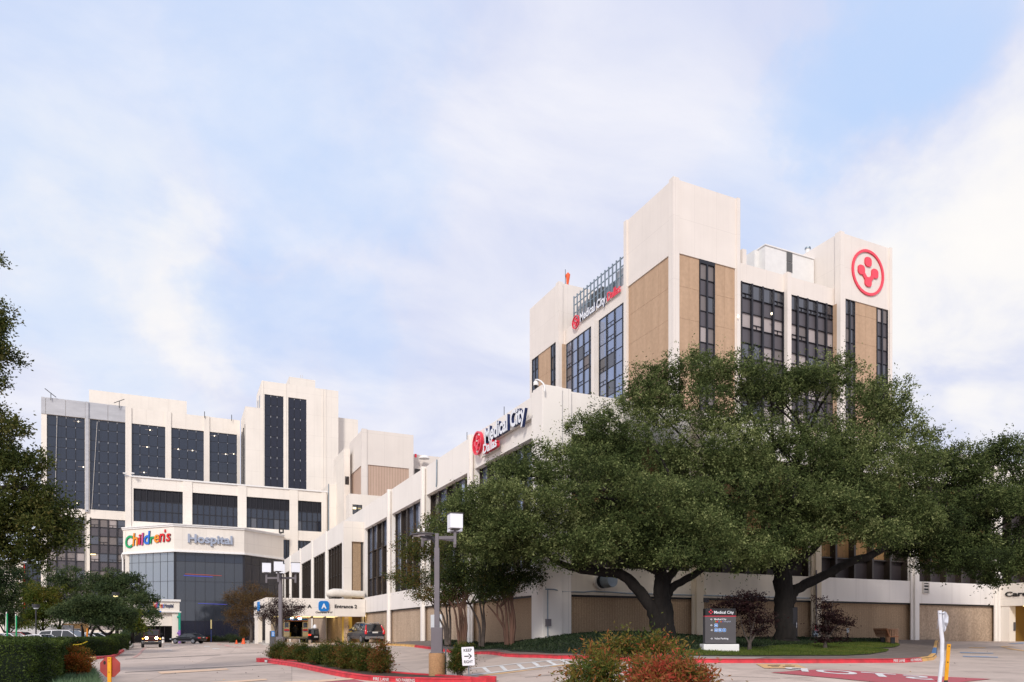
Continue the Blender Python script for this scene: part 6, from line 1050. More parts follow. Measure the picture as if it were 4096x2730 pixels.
shrub('nandina_shrub', 'large nearest nandina, green and orange, at the bottom of the picture', None, gd(2560, 8.8), [bl(*b) for b in big], 21000, 'leaf_nandina_red', 90, stems=12, size=.062, twig=.17, per=16, gap=.6, shell=.3, up=.5, tintbase=.30, tintvar=.2, wid=.3, sub=4)
shrub('nandina_shrub', 'nearest flame red nandina in front of the large green and orange one', None, gd(2700, 8.0), [bl(*b) for b in [(2640, 2712, 8.0, 60, 30), (2740, 2706, 8.0, 70, 32), (2590, 2740, 7.9, 70, 36), (2700, 2770, 7.9, 110, 46), (2560, 2790, 7.9, 70, 46), (2800, 2735, 8.0, 50, 26)]], 9500, 'leaf_nandina_red', 91, stems=6, size=.06, twig=.16, per=16, gap=.6, up=.5, tintbase=.58, tintvar=.22, wid=.3, sub=4)
shrub('round_shrub', 'clipped round green shrub at the foot of the leaning oak', None, gd(2610, 31), [bl(2560, 2575, 31, 70, 34), bl(2640, 2565, 31, 75, 36), bl(2700, 2580, 31, 45, 28), bl(2610, 2590, 30.6, 90, 25)], 15000, 'leaf_cover', 92, size=.07, twig=.14, per=16, gap=1.5, shell=.12, tintbase=.7)
shrub('round_shrub', 'low groundcover shrub at the foot of the thickest oak trunk', None, gd(3080, 34), [bl(3060, 2582, 34, 60, 12), bl(3160, 2584, 34, 60, 10), bl(2980, 2586, 34, 50, 10)], 8000, 'leaf_cover', 93, size=.06, twig=.12, per=14, gap=1.5, shell=.2)
def hedge(label, poly, h, n, lf, seed, size, group=None, tb=.42):
    t = thing('clipped_hedge', label, 'hedge', (poly[0][0], poly[0][1], 0), group); c = sum((Vector(p[:2]) for p in poly), Vector((0, 0))) / len(poly); inn = [c + (Vector(p[:2]) - c) * .93 for p in poly]; n_ = len(inn); zb_ = z1(c.x, c.y)
    mb = MB(); mb.add([(p.x, p.y, zb_ - .3) for p in inn] + [(p.x, p.y, zb_ + h - .08) for p in inn], [tuple(range(n_, 2 * n_))] + [(k, (k + 1) % n_, n_ + (k + 1) % n_, n_ + k) for k in range(n_)], 'cover_base'); mb.build('twig_core', t)
    rng = np.random.default_rng(seed); Q = [Vector(p[:2]) for p in poly]; per = [(Q[(k + 1) % n_] - Q[k]).length for k in range(n_)]; A_top = abs(sum(Q[k].x * Q[(k + 1) % n_].y - Q[(k + 1) % n_].x * Q[k].y for k in range(n_))) / 2; side = sum(per) * h; nt_ = int(n * A_top / (A_top + side)); ns_ = n - nt_
    xs = [p.x for p in Q]; ys = [p.y for p in Q]; x = rng.uniform(min(xs), max(xs), nt_ * 6); y = rng.uniform(min(ys), max(ys), nt_ * 6); k = inside(Q, x, y); x, y = x[k][:nt_], y[k][:nt_]; bumps = lambda a, b: .035 * np.sin(a * 2.1 + 1.3 * np.sin(b * 1.7)) + .025 * np.sin(b * 3.3 + a)
    P1 = np.c_[x, y, zb_ + h + bumps(x, y) + rng.normal(0, .022, len(x))]; N1_ = np.tile([0, 0, 1.0], (len(x), 1))
    ei = rng.choice(n_, ns_, p=np.array(per) / sum(per)); tt = rng.random(ns_); a = np.array([[p.x, p.y] for p in Q]); bq = np.roll(a, -1, axis=0); xy = a[ei] * (1 - tt[:, None]) + bq[ei] * tt[:, None]; dn = bq[ei] - a[ei]; nn = np.c_[dn[:, 1], -dn[:, 0]]; nn /= np.linalg.norm(nn, axis=1)[:, None]
    cc = np.array([c.x, c.y]); sgn = np.sign(((xy - cc) * nn).sum(1)); nn *= sgn[:, None]; zz = rng.random(ns_) ** .9 * h; off = bumps(xy[:, 0] * 2, zz * 3) * 1.6 + rng.normal(0, .03, ns_); xy2 = xy + nn * off[:, None]; P2 = np.c_[xy2, zb_ + zz]; N2_ = np.c_[nn, np.full(ns_, .25)]
    Pp = np.r_[P1, P2]; A = np.r_[N1_, N2_] * .55 + rng.normal(size=(len(Pp), 3)) * .75; A /= np.linalg.norm(A, axis=1)[:, None]; ti = tb + .14 * np.sin(Pp[:, 0] * 2.3 + 2 * np.sin(Pp[:, 1] * 1.9)) + .10 * np.sin(Pp[:, 2] * 7 + Pp[:, 0] * 3) + rng.normal(0, .17, len(Pp))
    leaf_mesh('foliage', Pp, A, size * rng.uniform(.6, 1.3, len(Pp)), ti, lf, t, wid=.55, rng=rng); return t
def hp(pts): return [gd(px, D) for px, D in pts]
hedge('big dark clipped hedge filling the bottom left corner', hp([(-200, 17.5), (120, 18.5), (235, 20.5), (266, 23.5), (286, 27), (60, 27), (-250, 24)]), 1.33, 60000, 'leaf_hedge', 101, .062)
hedge('long clipped hedge behind the amber shrubs', hp([(255, 44), (455, 49), (470, 53), (262, 50)]), 1.22, 26000, 'leaf_hedge', 102, .08, 'clipped hedges along the lot', .3)
hedge('square end block of clipped hedge by the red kerb', hp([(425, 48.5), (462, 49.5), (471, 53), (430, 53)]), 1.30, 11000, 'leaf_hedge', 103, .08, 'clipped hedges along the lot', .36)
hedge('farthest short clipped hedge before the lit jeep', hp([(440, 59), (511, 61), (514, 66), (440, 66)]), 1.28, 12000, 'leaf_hedge', 104, .09, 'clipped hedges along the lot', .3)
shrub('amber_shrub', 'upper round amber-green shrub at the hedge end', 'round amber shrubs at the hedge end', gd(315, 24), [bl(305, 2625, 24, 40, 34), bl(330, 2640, 23.6, 24, 30), bl(288, 2612, 24, 24, 20)], 11000, 'leaf_amber', 105, size=.06, twig=.13, per=14, gap=1.2, shell=.15, tintbase=.45)
shrub('amber_shrub', 'lower round rusty shrub nearest the grass tufts', 'round amber shrubs at the hedge end', gd(305, 22), [bl(300, 2662, 22, 36, 30), bl(322, 2676, 22, 26, 22), bl(282, 2680, 22, 22, 22)], 10000, 'leaf_amber', 106, size=.055, twig=.12, per=14, gap=1.2, shell=.15, tintbase=.6)
TP = [Vector(p[:2]) for p in G([(215, 2800), (395, 2800), (383, 2720), (355, 2685), (300, 2680), (235, 2700)], .1)]; tag(sward('grass_tufts', TP, 16000, 'leaf_tuft', .30, 1.1, .1, 7, .05), 'pale blue-green mondo grass at the corner', 'grass')
for i, (px, py, D, rx, ry, lf, lab) in enumerate(((870, 2556, 103, 45, 9, 'leaf_cover', 'low green shrub right of the black sedan'), (925, 2550, 104, 35, 12, 'leaf_cover', 'low green shrub behind the traffic cones'), (975, 2530, 98, 17, 26, 'leaf_brown', 'upright bush beside the canopy column'), (830, 2560, 102, 16, 8, 'leaf_amber', 'small flowering clump behind the sedan boot'), (950, 2558, 97, 30, 10, 'leaf_cover', 'dark shrub between the cones and the brown tree'))):
    shrub('bush', lab, 'bushes in the lobby bed', gd(px, D, .05), [bl(px - rx * .3, py, D, rx * .7, ry), bl(px + rx * .3, py + 2, D, rx * .7, ry * .8)], 3200, lf, 110 + i, size=.14, twig=.25, per=14, gap=1, stems=3, tintbase=.6)
t = thing('ornamental_grass', 'tall pale plume grass left of the lit jeep', 'grass clump', gd(508, 78)); rng = np.random.default_rng(7); n = 2600; c = gd(508, 78); r_ = rng.random(n) ** .6 * .75; a_ = rng.random(n) * 6.283; Pp = np.c_[c.x + np.cos(a_) * r_ * .5, c.y + np.sin(a_) * r_ * .5, np.full(n, c.z) + rng.random(n) * 1.1]; A = np.c_[np.cos(a_) * r_ * .8, np.sin(a_) * r_ * .8, np.ones(n)]; A /= np.linalg.norm(A, axis=1)[:, None]; leaf_mesh('blades', Pp, A, rng.uniform(.4, 1.1, n), rng.normal(.75, .2, n), 'leaf_tuft', t, wid=.05, rng=rng)
# ------------------------------------------------------------------ street furniture
pg = 'street lamps along the drive'
def lamp(label, px, D, scale, dz, heads, cobra=True, concrete=True):
    b = gd(px, D, dz)
    if concrete: b = gph(px, 2702, .15); scale = (b.x * FW[0] + b.y * FW[1]) / 27.8
    t = thing('street_lamp', label, 'street lamp', b, pg); s = scale; x, y, z = b; rt2 = Vector((RT[0], RT[1], 0)); fw2 = Vector((FW[0], FW[1], 0))
    z0_ = z - .1
    if concrete: mb = MB(); mb.lathe((x, y, z0_), [(.315 * s, 0), (.315 * s, .86 * s + .06), (.29 * s, .9 * s + .06)], 'pebble', 22); mb.build('footing', t); z0_ += .9 * s + .06
    mb = MB(); mb.obox((x, y, z0_), RT, .42 * s, .42 * s, .98 * s, 'pole_grey'); mb.obox((x, y, z0_), RT, .48 * s, .48 * s, .04, 'pole_grey'); mb.build('base_cover', t, bevel=.01)
    mb = MB(); mb.obox((x, y, z0_ + .98 * s), RT, .19 * s, .19 * s, 3.05 * s, 'pole_grey'); mb.obox((x, y, z0_ + 4.03 * s), RT, .14 * s, .14 * s, .55 * s, 'pole_grey'); mb.build('pole', t, bevel=.008)
    zh = z0_ + 4.42 * s; c = Vector((x, y, zh))
    for dr, fw_, zo in heads:
        d = (rt2 * dr + fw2 * fw_) * s; e = c + d; mb = MB(); mb.obox(((c.x + e.x) / 2, (c.y + e.y) / 2, zh - .06 * s), d, d.length, .075 * s, .11 * s, 'pole_grey'); mb.obox((e.x, e.y, zh - .28 * s), RT, .10 * s, .10 * s, .56 * s, 'pole_grey'); mb.build('arm', t)
        if zo is None: continue
        hz = zh + .30 * s; mb = MB(); ux = (rt2 + fw2 * .35).normalized(); mb.obox((e.x, e.y, hz + .03), ux, .49 * s, .49 * s, .54 * s, 'opal'); hd = mb.build('lantern', t, bevel=.01); mb = MB(); mb.obox((e.x, e.y, hz + .03 + .541 * s), ux, .52 * s, .52 * s, .035, 'sign_grey'); mb.build('cap', hd); mb = MB(); mb.obox((e.x, e.y, hz - .02), ux, .3 * s, .3 * s, .045, 'sign_grey'); mb.build('bracket', hd)
    if cobra:
        for k, (dr, fo, zz) in enumerate(((-.44, -.1, .10), (-.72, .5, .16))):
            mb = MB(); e = c + rt2 * dr * s + fw2 * fo; m_ = c + rt2 * dr * .3 + fw2 * fo * .4; mb.tube([c + Vector((0, 0, -.25)), m_ + Vector((0, 0, .0)), e + Vector((0, 0, zz - .02))], [.05, .05, .04], 'dark_metal', 8)
            o_ = mb.build('arm', t); mb = MB(); q = []; 
            for i in range(14): a = 2 * math.pi * i / 14; q.append(e + rt2 * (.33 * math.cos(a)) + fw2 * .18 * math.sin(a) + Vector((0, 0, zz)))
            mb.add(q + [p + Vector((0, 0, .05)) for p in q] + [e + (p - e) * .6 + Vector((0, 0, .06)) for p in q], [tuple(range(14))[::-1]] + [(i, (i + 1) % 14, 14 + (i + 1) % 14, 14 + i) for i in range(14)] + [(14 + i, 14 + (i + 1) % 14, 28 + (i + 1) % 14, 28 + i) for i in range(14)] + [tuple(range(28, 42))], 'sign_grey', True)
            ln = mb.build('lamp_head', t); mb = MB(); mb.add([p + Vector((0, 0, -.004)) * 1 + (e - p) * .2 for p in q], [tuple(range(14))[::-1]], 'opal'); mb.lathe((e.x + rt2.x * (-.05), e.y + rt2.y * (-.05), e.z + zz + .12), [(.04, 0), (.04, .1)], 'trim_white', 8); mb.build('lens', ln)
    return t
lamp('nearest grey lamp post on a round pebbled footing, two white box lanterns', 1748, 27.8, 1.0, .10, [(.70, -.1, 1), (.62, .8, 1), (-.62, .55, None)], True, True)
lamp('second lamp post by the entrance canopy, four white box lanterns', 1122, 50, 1.18, .05, [(-.85, .1, 1), (.85, .1, 1), (.1, -.7, 1), (-.25, .75, 1)], False, False)
def postlamp(label, px, D, pyt, on):
    b = gd(px, D); t = thing('lot_lamp', label, 'lamp', b, 'dark round lamps among the lot trees'); zt_ = at(px, pyt, D).z; mb = MB(); mb.cyl(b, (b.x, b.y, zt_ - .5), .06, 'dark_metal', 8); mb.build('pole', t); mb = MB(); mb.cyl((b.x, b.y, zt_ - .28), (b.x, b.y, zt_), .30, 'dark_metal', 18); hd = mb.build('shade', t)
    mb = MB(); mb.lathe((b.x, b.y, zt_ - .42), [(.12, 0), (.2, .06), (.2, .10)], 'lamp_on' if on else 'opal', 14); mb.build('glow_ring', hd); return t
postlamp('lit round lamp glowing yellow above the low evergreen', 463, 66, 2370, True); postlamp('thin dark lamp in front of the yellow-green tree', 144, 64, 2418, False)
# KEEP RIGHT sign
b = gph(1876, 2703, .15); DS = b.x * FW[0] + b.y * FW[1]; t = thing('road_sign', 'small white KEEP RIGHT arrow sign beside the nandina', 'sign', b); ct_ = at(1872.5, 2626, DS - .1); U = Vector((RT[0], RT[1], 0)) * 1; tl = R(4); U3 = (U * math.cos(tl) + Vector((0, 0, math.sin(tl) * .6))).normalized(); V3 = Vector((0, 0, 1)) - U * .06; V3.normalize(); N3 = U3.cross(V3).normalized(); N3 = -N3 if N3.dot(Vector((FW[0], FW[1], 0))) > 0 else N3
mb = MB(); mb.cyl((b.x, b.y, b.z - .1), ct_ + Vector((0, 0, .3)) - N3 * .03, .022, 'galvanised', 6); mb.build('post', t)
O = ct_ - U3 * .21 - V3 * .315; mb = MB(); plate(mb, rrect((.21, .315), .42, .63, .03), O, U3, V3, N3, 0, .008, 'sign_white'); pn = mb.build('panel', t)
mb = MB(); put_text(mb, 'KEEP', O + U3 * .07 + V3 * .47 + N3 * .009, U3, V3, N3, width=.28, height=.10, mface='sign_black', ext=.003, bold=.018); put_text(mb, 'RIGHT', O + U3 * .06 + V3 * .08 + N3 * .009, U3, V3, N3, width=.30, height=.10, mface='sign_black', ext=.003, bold=.018)
plate(mb, [(.08, .30), (.24, .30), (.24, .335), (.08, .335)], O, U3, V3, N3, .009, .012, 'sign_black'); plate(mb, [(.21, .23), (.245, .23), (.345, .3175), (.245, .405), (.21, .405), (.285, .3175)], O, U3, V3, N3, .0125, .0135, 'sign_black'); mb.build('lettering', pn)
mb = MB(); b2 = gph(1783, 2698, .15); mb.cyl(b2, b2 + Vector((0, 0, .95)), .025, 'galvanised', 6); mb.obox((b2.x, b2.y, b2.z + .7), RT, .05, .03, .15, 'galvanised'); tag(mb.build('stub_post', loc=b2), 'thin bare metal post between the lamp footing and nandina', 'post')
# stop sign seen from behind, yellow posts, white bent post
b = gd(438, 17.2); t = thing('stop_sign', 'faded red octagon sign seen from behind on its yellow post', 'sign', b, None); c = at(438, 2669, 17.2); Uq = Vector((RT[0], RT[1], 0)); Nq = Vector((-FW[0], -FW[1], 0)); mb = MB()
oc = [(.24 / math.cos(R(22.5)) * math.cos(R(22.5 + 45 * k)), .24 / math.cos(R(22.5)) * math.sin(R(22.5 + 45 * k))) for k in range(8)]; plate(mb, oc, c, Uq, (0, 0, 1), Nq, -.03, -.025, 'sign_back_red'); o_ = mb.build('panel', t); mb = MB(); plate(mb, [(q[0] * .12 - .13, q[1] * .18 + .10) for q in oc], c, Uq, (0, 0, 1), Nq, -.024, -.0235, 'scuff'); mb.build('scuff_mark', o_)
mb = MB(); mb.obox((b.x, b.y, b.z - .3), RT, .088, .035, c.z + .235 - b.z + .3, 'post_yellow'); mb.build('post', t, bevel=.004); mb = MB()
for dz in (.2, .13, -.12): p = c + Nq * .02 + Vector((0, 0, dz)); mb.lathe((p.x, p.y, p.z), [(.008, -.008), (.008, .008)], 'black', 8)
mb.build('bolt', t)
b = gd(3782, 14); t = thing('bent_sign_post', 'bent white sign post with crumpled sign seen edge-on', 'sign', b); q = lambda x, y, d=0: at(x, y, 14 + d)
mb = MB(); mb.tube([Vector((b.x, b.y, b.z - .2)), q(3758, 2730), q(3768, 2640), q(3769, 2560), q(3762, 2500), q(3759, 2443)], [.036] * 6, 'post_white', 14); mb.build('post', t)
mb = MB(); A_ = [(3769, 2452), (3778, 2446), (3786, 2450), (3794, 2465), (3793, 2492), (3786, 2508), (3782, 2524), (3774, 2531), (3768, 2530)]; dd = [0, -.02, -.12, -.05, -.16, -.02, -.1, .0, .02]
F1 = [q(x, y, d) for (x, y), d in zip(A_, dd)]; cc = q(3777, 2490, -.06); n_ = len(F1); mb.add(F1 + [cc], [(i, (i + 1) % n_, n_) for i in range(n_)], 'post_white'); mb.add([p + Vector((.006, .012, 0)) for p in F1 + [cc]], [(i, n_, (i + 1) % n_) for i in range(n_)], 'post_white')
mb.add([q(3747, 2516, .05), q(3751, 2478, .05), q(3752, 2478, -.1), q(3749, 2516, -.1)], [(0, 1, 2, 3)], 'post_white'); mb.build('crumpled_panel', t)
mb = MB(); mb.obox(q(3763, 2456), RT, .095, .09, .012, 'chrome'); mb.build('strap', t)
b = gd(3790, 14.2); t = thing('marker_post', 'yellow flat marker post next to the bent white post', 'post', b); mb = MB(); tp = at(3795.5, 2577, 14.2); bp = at(3784, 2722, 14.2)
for A0, A1, m in ((bp, tp, 'post_yellow'), (Vector((bp.x - .03, bp.y, b.z - .1)), bp, 'dark_metal')): mb.loft([[A0 + Uq * a + Vector((FW[0], FW[1], 0)) * d for a, d in ((-.035, -.01), (.035, -.01), (.035, .01), (-.035, .01))], [A1 + Uq * a + Vector((FW[0], FW[1], 0)) * d for a, d in ((-.035, -.01), (.035, -.01), (.035, .01), (-.035, .01))]], m)
mb.build('post', t, bevel=.003); mb = MB()
for f_ in (.06, .5): p = tp.lerp(bp, f_) - Vector((FW[0], FW[1], 0)) * .015; mb.lathe((p.x, p.y, p.z), [(.01, -.01), (.01, .01)], 'black', 8)
mb.build('bolt', t)
# directory sign
b = gph(2886, 2606, .15); D = b.x * FW[0] + b.y * FW[1]; s = D / F; t = thing('directory_sign', 'dark grey directory sign on a white block before the oaks', 'sign', b); Ud, Nd = Vector((RT[0], RT[1], 0)), Vector((-FW[0], -FW[1], 0)); Fd = -Nd
def dp(px, py, o=0.0): return at(px, py, D) + Nd * o
mb = MB(); c0_ = dp(2886, 2606); mb.obox((c0_.x + Fd.x * .3, c0_.y + Fd.y * .3, b.z - .15), RT, 142 * s, .6, (2606 - 2577.5) * s + .15, 'white_paint'); mb.build('plinth', t, bevel=.015)
mb = MB(); mb.obox((c0_.x + Fd.x * .3, c0_.y + Fd.y * .3, dp(0, 2577.4).z), RT, 112 * s, .22, 3.5 * s, 'black'); mb.obox((c0_.x + Fd.x * .3, c0_.y + Fd.y * .3, dp(0, 2573.8).z), RT, 124 * s, .34, (2573.8 - 2466.5) * s, 'sign_grey'); mb.obox((c0_.x + Fd.x * .3, c0_.y + Fd.y * .3, dp(0, 2464).z), RT, 122 * s, .34, (2464 - 2434.5) * s, 'black'); mb.build('cabinet', t, bevel=.006)
mb = MB(); mb.obox((c0_.x + Fd.x * .3, c0_.y + Fd.y * .3, dp(0, 2466.4).z), RT, 125 * s, .35, 2.4 * s, 'sign_red'); mb.build('red_stripe', t)
ff = -.3 + .17 + .006; mb = MB(); put = lambda st, xa, xb, yb, hh, m, bold=.01: put_text(mb, st, dp(xa, yb, -(.3 - .176)), Ud, (0, 0, 1), Nd, width=(xb - xa) * s, height=hh * s, mface=m, ext=.004, bold=bold)
put('Medical City', 2860, 2939, 2459, 15, 'sign_white', .01); put('Medical City', 2861, 2909, 2483, 9, 'sign_white', .01); put('Hospital', 2899, 2926, 2491.5, 8, 'sign_silver'); put('Valet Parking', 2861, 2917, 2560.5, 9, 'sign_white')
for i, (ch, cm) in enumerate(zip('Childrens', ['c_green', 'c_orange', 'c_red', 'c_red', 'c_blue', 'c_teal', 'c_orange', 'c_red', 'c_blue'])): put(ch, 2860.5 + i * 4.1, 2860.5 + i * 4.1 + 3.4, 2490, 7.2 if i in (0, 1, 3, 4) else 4.8, cm)
for y, d in ((2478, -1), (2502, -1), (2521.5, 1), (2555.5, 1)):
    cx_ = 2849.5; O = dp(cx_, y, -(.3 - .176)); sh = [(-4.2, -.6), (2.5, -.6), (2.5, .6), (-4.2, .6)] ; plate(mb, [(a * s * d, q * s) for a, q in sh], O, Ud, (0, 0, 1), Nd, 0, .003, 'sign_white')
    plate(mb, [(a * s * d, q * s) for a, q in [(4.5, 0), (.8, 3.6), (-.6, 3.6), (2.4, 0), (-.6, -3.6), (.8, -3.6)]], O, Ud, (0, 0, 1), Nd, .0032, .0045, 'sign_white')
for st, x, y in (('A2', 2868, 2502.5), ('A3', 2868, 2521.5), ('B', 2884, 2521.5), ('C', 2900.5, 2521.5)):
    O = dp(x, y, -(.3 - .176)); plate(mb, rrect((0, 0), 14.5 * s, 14.5 * s, 4 * s), O, Ud, (0, 0, 1), Nd, 0, .003, 'sign_white'); plate(mb, rrect((0, 0), 13 * s, 13 * s, 3.6 * s), O, Ud, (0, 0, 1), Nd, .0035, .005, 'sign_blue')
    w_ = 9 if len(st) > 1 else 5.5; put_text(mb, st, O - Ud * (w_ / 2 * s) + Vector((0, 0, -3.2 * s)) + Nd * .0055, Ud, (0, 0, 1), Nd, width=w_ * s, height=6.4 * s, mface='sign_white', ext=.002, bold=.03)
for dx, dy in ((0, 6.5), (-6, 0), (6, 0), (0, -6.5)): plate(mb, rrect((dx * s, dy * s), 5 * s, 5 * s, 1.5 * s), dp(2847, 2448, -(.3 - .176)), Ud, (0, 0, 1), Nd, 0, .004, 'sign_red')
mb.build('lettering', t)
# wall notices
def notice(name, label, cat, px, py, Y, wpx, hpx, m, post=None, lines_=3, lm='sign_white'):
    x = uY(px, Y); z = zY(px, py, Y); sc_ = Y / ray(px)[1] / F; w_, h_ = wpx * sc_, hpx * sc_; t = thing(name, label, cat, (x, Y, z)); mb = MB(); mb.box(x - w_ / 2, Y - .03, z - h_ / 2, x + w_ / 2, Y, z + h_ / 2, m); p = mb.build('panel', t); mb = MB()
    for k in range(lines_): zz = z + h_ * (.32 - .66 * k / max(1, lines_ - 1)); q = w_ * (.30 + .08 * (k % 2)); mb.box(x - q, Y - .034, zz - h_ * .03, x + q, Y - .031, zz + h_ * .03, lm)
    if lines_: mb.build('printed_lines', p)
    if post: mb = MB(); mb.box(x - .03, Y + .001, z1(x, Y), x + .03, Y + .05, z + h_ / 2, post); mb.build('post', t)
    return t
notice('wall_notice', 'red and white notice fixed to the drainpipe pillar', 'sign', 3268, 2514, WY - .42, 22, 20, 'sign_red', None, 4)
notice('garden_notice', 'small grey notice on a black stake before the ribbed wall', 'sign', 3390.5, 2522, WY - 1.2, 12, 18, 'paper', 'black', 4, 'sign_grey')
x = uX(1748, W1X); mb = MB(); pz = zX(1748, 2487, W1X + .1); mb.box(W1X + .05, uX(1720, W1X), pz - .5, W1X + .095, uX(1763, W1X), pz + .5, 'paper'); tag(mb.build('wall_panel', loc=(W1X, x, pz)), 'blank white panel on the rough wall behind the nearest lamp', 'sign')
x = uY(1391, STEPY + .38); notice('wall_notice', 'small dark plaque on the yellow entrance wall', 'sign', 1391, 2508, STEPY + .38, 11, 11, 'sign_grey', None, 2)
b = gd(1094, 60); t = thing('pylon_sign', 'dark pylon with a blue wheelchair parking panel', 'sign', b); mb = MB(); mb.obox((b.x, b.y, b.z - .1), RT, .58, .2, at(1094, 2525, 60).z - b.z + .1, 'sign_grey'); mb.build('pylon', t, bevel=.01); mb = MB(); c = at(1096, 2536, 59.88); plate(mb, rrect((0, 0), .44, .46, .02), c, Ud, (0, 0, 1), Nd, 0, .01, 'sign_blue'); pn = mb.build('panel', t); mb = MB()
for k in range(4): plate(mb, [(-.17, .1 - k * .09), (.02, .1 - k * .09), (.02, .13 - k * .09), (-.17, .13 - k * .09)], c, Ud, (0, 0, 1), Nd, .011, .014, 'sign_white')
put_text(mb, 'b', c + Ud * .06 + Vector((0, 0, -.06)) + Nd * .011, Ud, (0, 0, 1), Nd, width=.1, height=.18, mface='sign_white', ext=.004); mb.build('printed_lines', pn)
# cones
def cone(label, px, py, D, h):
    b = gd(px, D, .01); t = thing('traffic_cone', label, 'traffic cone', b, 'orange cones by the canopy'); mb = MB(); mb.lathe((b.x, b.y, b.z), [(.19, .03), (.15, .05), (.03, h)], 'cone', 12); mb.build('body', t); mb = MB(); mb.obox((b.x, b.y, b.z), RT, .38, .38, .03, 'cone'); mb.build('base', t); mb = MB(); mb.lathe((b.x, b.y, b.z), [(.125, h * .45), (.095, h * .62)], 'sign_white', 12)
cone('small cone on its own, leftmost', 946, 2570, 88, .48); cone('tall cone at the front, rightmost', 976, 2571, 86, .72); cone('cone half hidden behind the tallest one', 971, 2570, 88, .66)
# slim sign mast, bollard, thin posts
b = gd(845, 100); t = thing('slim_sign_mast', 'slim mast with a tall pale panel, right of the black sedan', 'sign', b); mb = MB(); mb.obox((b.x, b.y, b.z), RT, .14, .1, 1.7, 'sign_navy'); mb.build('post', t); mb = MB(); mb.obox((b.x, b.y, at(845, 2516, 100).z), RT, .16, .12, 36 * 100 / F, 'soffit'); mb.build('panel', t)
b = gd(652, 95); t = thing('bollard', 'short white domed bollard between jeep and sedan', 'bollard', b); mb = MB(); mb.lathe(b, [(.17, 0), (.17, .55), (.13, .72), (.04, .8)], 'trim_white', 14); mb.build('post', t); mb = MB(); mb.lathe((b.x, b.y, b.z), [(.174, .38), (.174, .50)], 'sign_black', 14); mb.build('band', t)
for i, (px, pt, wq, lab) in enumerate(((30, 2449, 3, 'leaning white and green flag post at the far left'), (66, 2457, 3, 'straight white and green flag post'))):
    b = gd(px, 46); t = thing('flag_post', lab, 'post', b, 'white and green flag posts behind the hedge'); tp = at(px - (2 if i == 0 else 1), pt, 46); mb = MB(); mb.cyl(b, tp + Vector((0, 0, -.1)), .045, 'c_green', 8); mb.build('post', t); mb = MB(); s_ = 46 / F; U_ = Ud; p0 = at(px - 5 - (4 if i == 0 else 0), 2525, 46); mb.add([p0, p0 + U_ * .05, tp + U_ * -.02, tp - U_ * .07], [(0, 1, 2, 3)], 'trim_white'); mb.add([p + Vector((FW[0], FW[1], 0)) * .03 for p in (p0, p0 + U_ * .05, tp + U_ * -.02, tp - U_ * .07)], [(0, 1, 2, 3)], 'trim_white'); mb.build('flag', t)
for i, (px, lab) in enumerate(((294, 'thin dark stake holding the yellow tape'), (326, 'second thin dark stake by the crooked trunks'))): b = gd(px, 50); mb = MB(); mb.cyl(b, (b.x, b.y, at(px, 2505, 50).z), .03, 'dark_metal', 6); tag(mb.build('stake', loc=b), lab, 'stake', 'thin stakes behind the hedge')
mb = MB(); a_, b_ = at(292, 2583, 30), at(350, 2567, 30); 
for k in range(8): p, q = a_.lerp(b_, k / 8), a_.lerp(b_, (k + 1) / 8); sg = Vector((0, 0, -.05 * math.sin(math.pi * k / 8))); mb.quad(p + sg, q + sg, q + sg + Vector((0, 0, .045)), p + sg + Vector((0, 0, .045)), 'c_yellow')
tag(mb.build('caution_tape', loc=a_), 'yellow caution tape stretched over the low hedge', 'tape')
b = at(349, 2560, 52); mb = MB(); mb.cyl((b.x, b.y, 0), (b.x, b.y, at(351, 2515, 52).z), .05, 'c_orange', 8); tag(mb.build('orange_wrap', loc=b), 'orange wrapped stake beside the crooked trunk', 'stake')
b = gd(98, 45); mb = MB(); mb.obox((b.x, b.y, b.z), RT, .65, .5, at(98, 2544, 45).z - b.z, 'unit_white'); bx = tag(mb.build('utility_cabinet', loc=b, bevel=.02), 'pale utility cabinet in front of the white coupe', 'cabinet')
# bench and litter bin by the wall
b = gph(3572, 2579, .15); D = b.x * FW[0] + b.y * FW[1]; t = thing('park_bench', 'slatted wooden bench seen end-on by the wall', 'bench', b); yo, xo, zo = b.y, b.x, b.z   # faces along -X.. seat runs away from the camera
dv = Vector((FW[0], FW[1], 0)); uv = Vector((RT[0], RT[1], 0))
def slat(mb, u, z, w_, h_, tilt=0): mb.loft([[Vector((xo, yo, zo)) + dv * dd + uv * (u + a) + Vector((0, 0, z + c)) for a, c in ((-w_ / 2, -h_ / 2 - tilt), (w_ / 2, -h_ / 2 + tilt), (w_ / 2, h_ / 2 + tilt), (-w_ / 2, h_ / 2 - tilt))] for dd in (0, 1.5)], 'wood')
mb = MB()
for k in range(5): slat(mb, -.12 + k * .10, .44, .085, .04)
mb.build('seat', t); mb = MB()
for k in range(5): slat(mb, -.20 - k * .035, .52 + k * .085, .035, .075, 0)
mb.build('backrest', t)
for dd in (.15, 1.3): mb = MB(); c = Vector((xo, yo, zo)) + dv * dd + uv * .06; mb.obox((c.x, c.y, zo - .1), RT, .22, .1, .5, 'black'); mb.build('leg', t)
b = gph(3590, 2576, .15); t = thing('litter_bin', 'brown slatted litter bin behind the bench', 'bin', b + dv * .6); c = b + dv * .6; mb = MB()
for k in range(16): a = 2 * math.pi * k / 16; p = c + Vector((math.cos(a), math.sin(a), 0)) * .32; mb.obox((p.x, p.y, c.z), (-math.sin(a), math.cos(a)), .10, .03, .82, 'wood_light')
mb.build('slats', t); mb = MB(); mb.lathe(c, [(.29, .02), (.29, .78)], 'black', 16); mb.build('liner', t); mb = MB(); mb.lathe(c, [(.36, .8), (.36, .86), (.2, .87)], 'wood_light', 18); mb.build('lid', t)
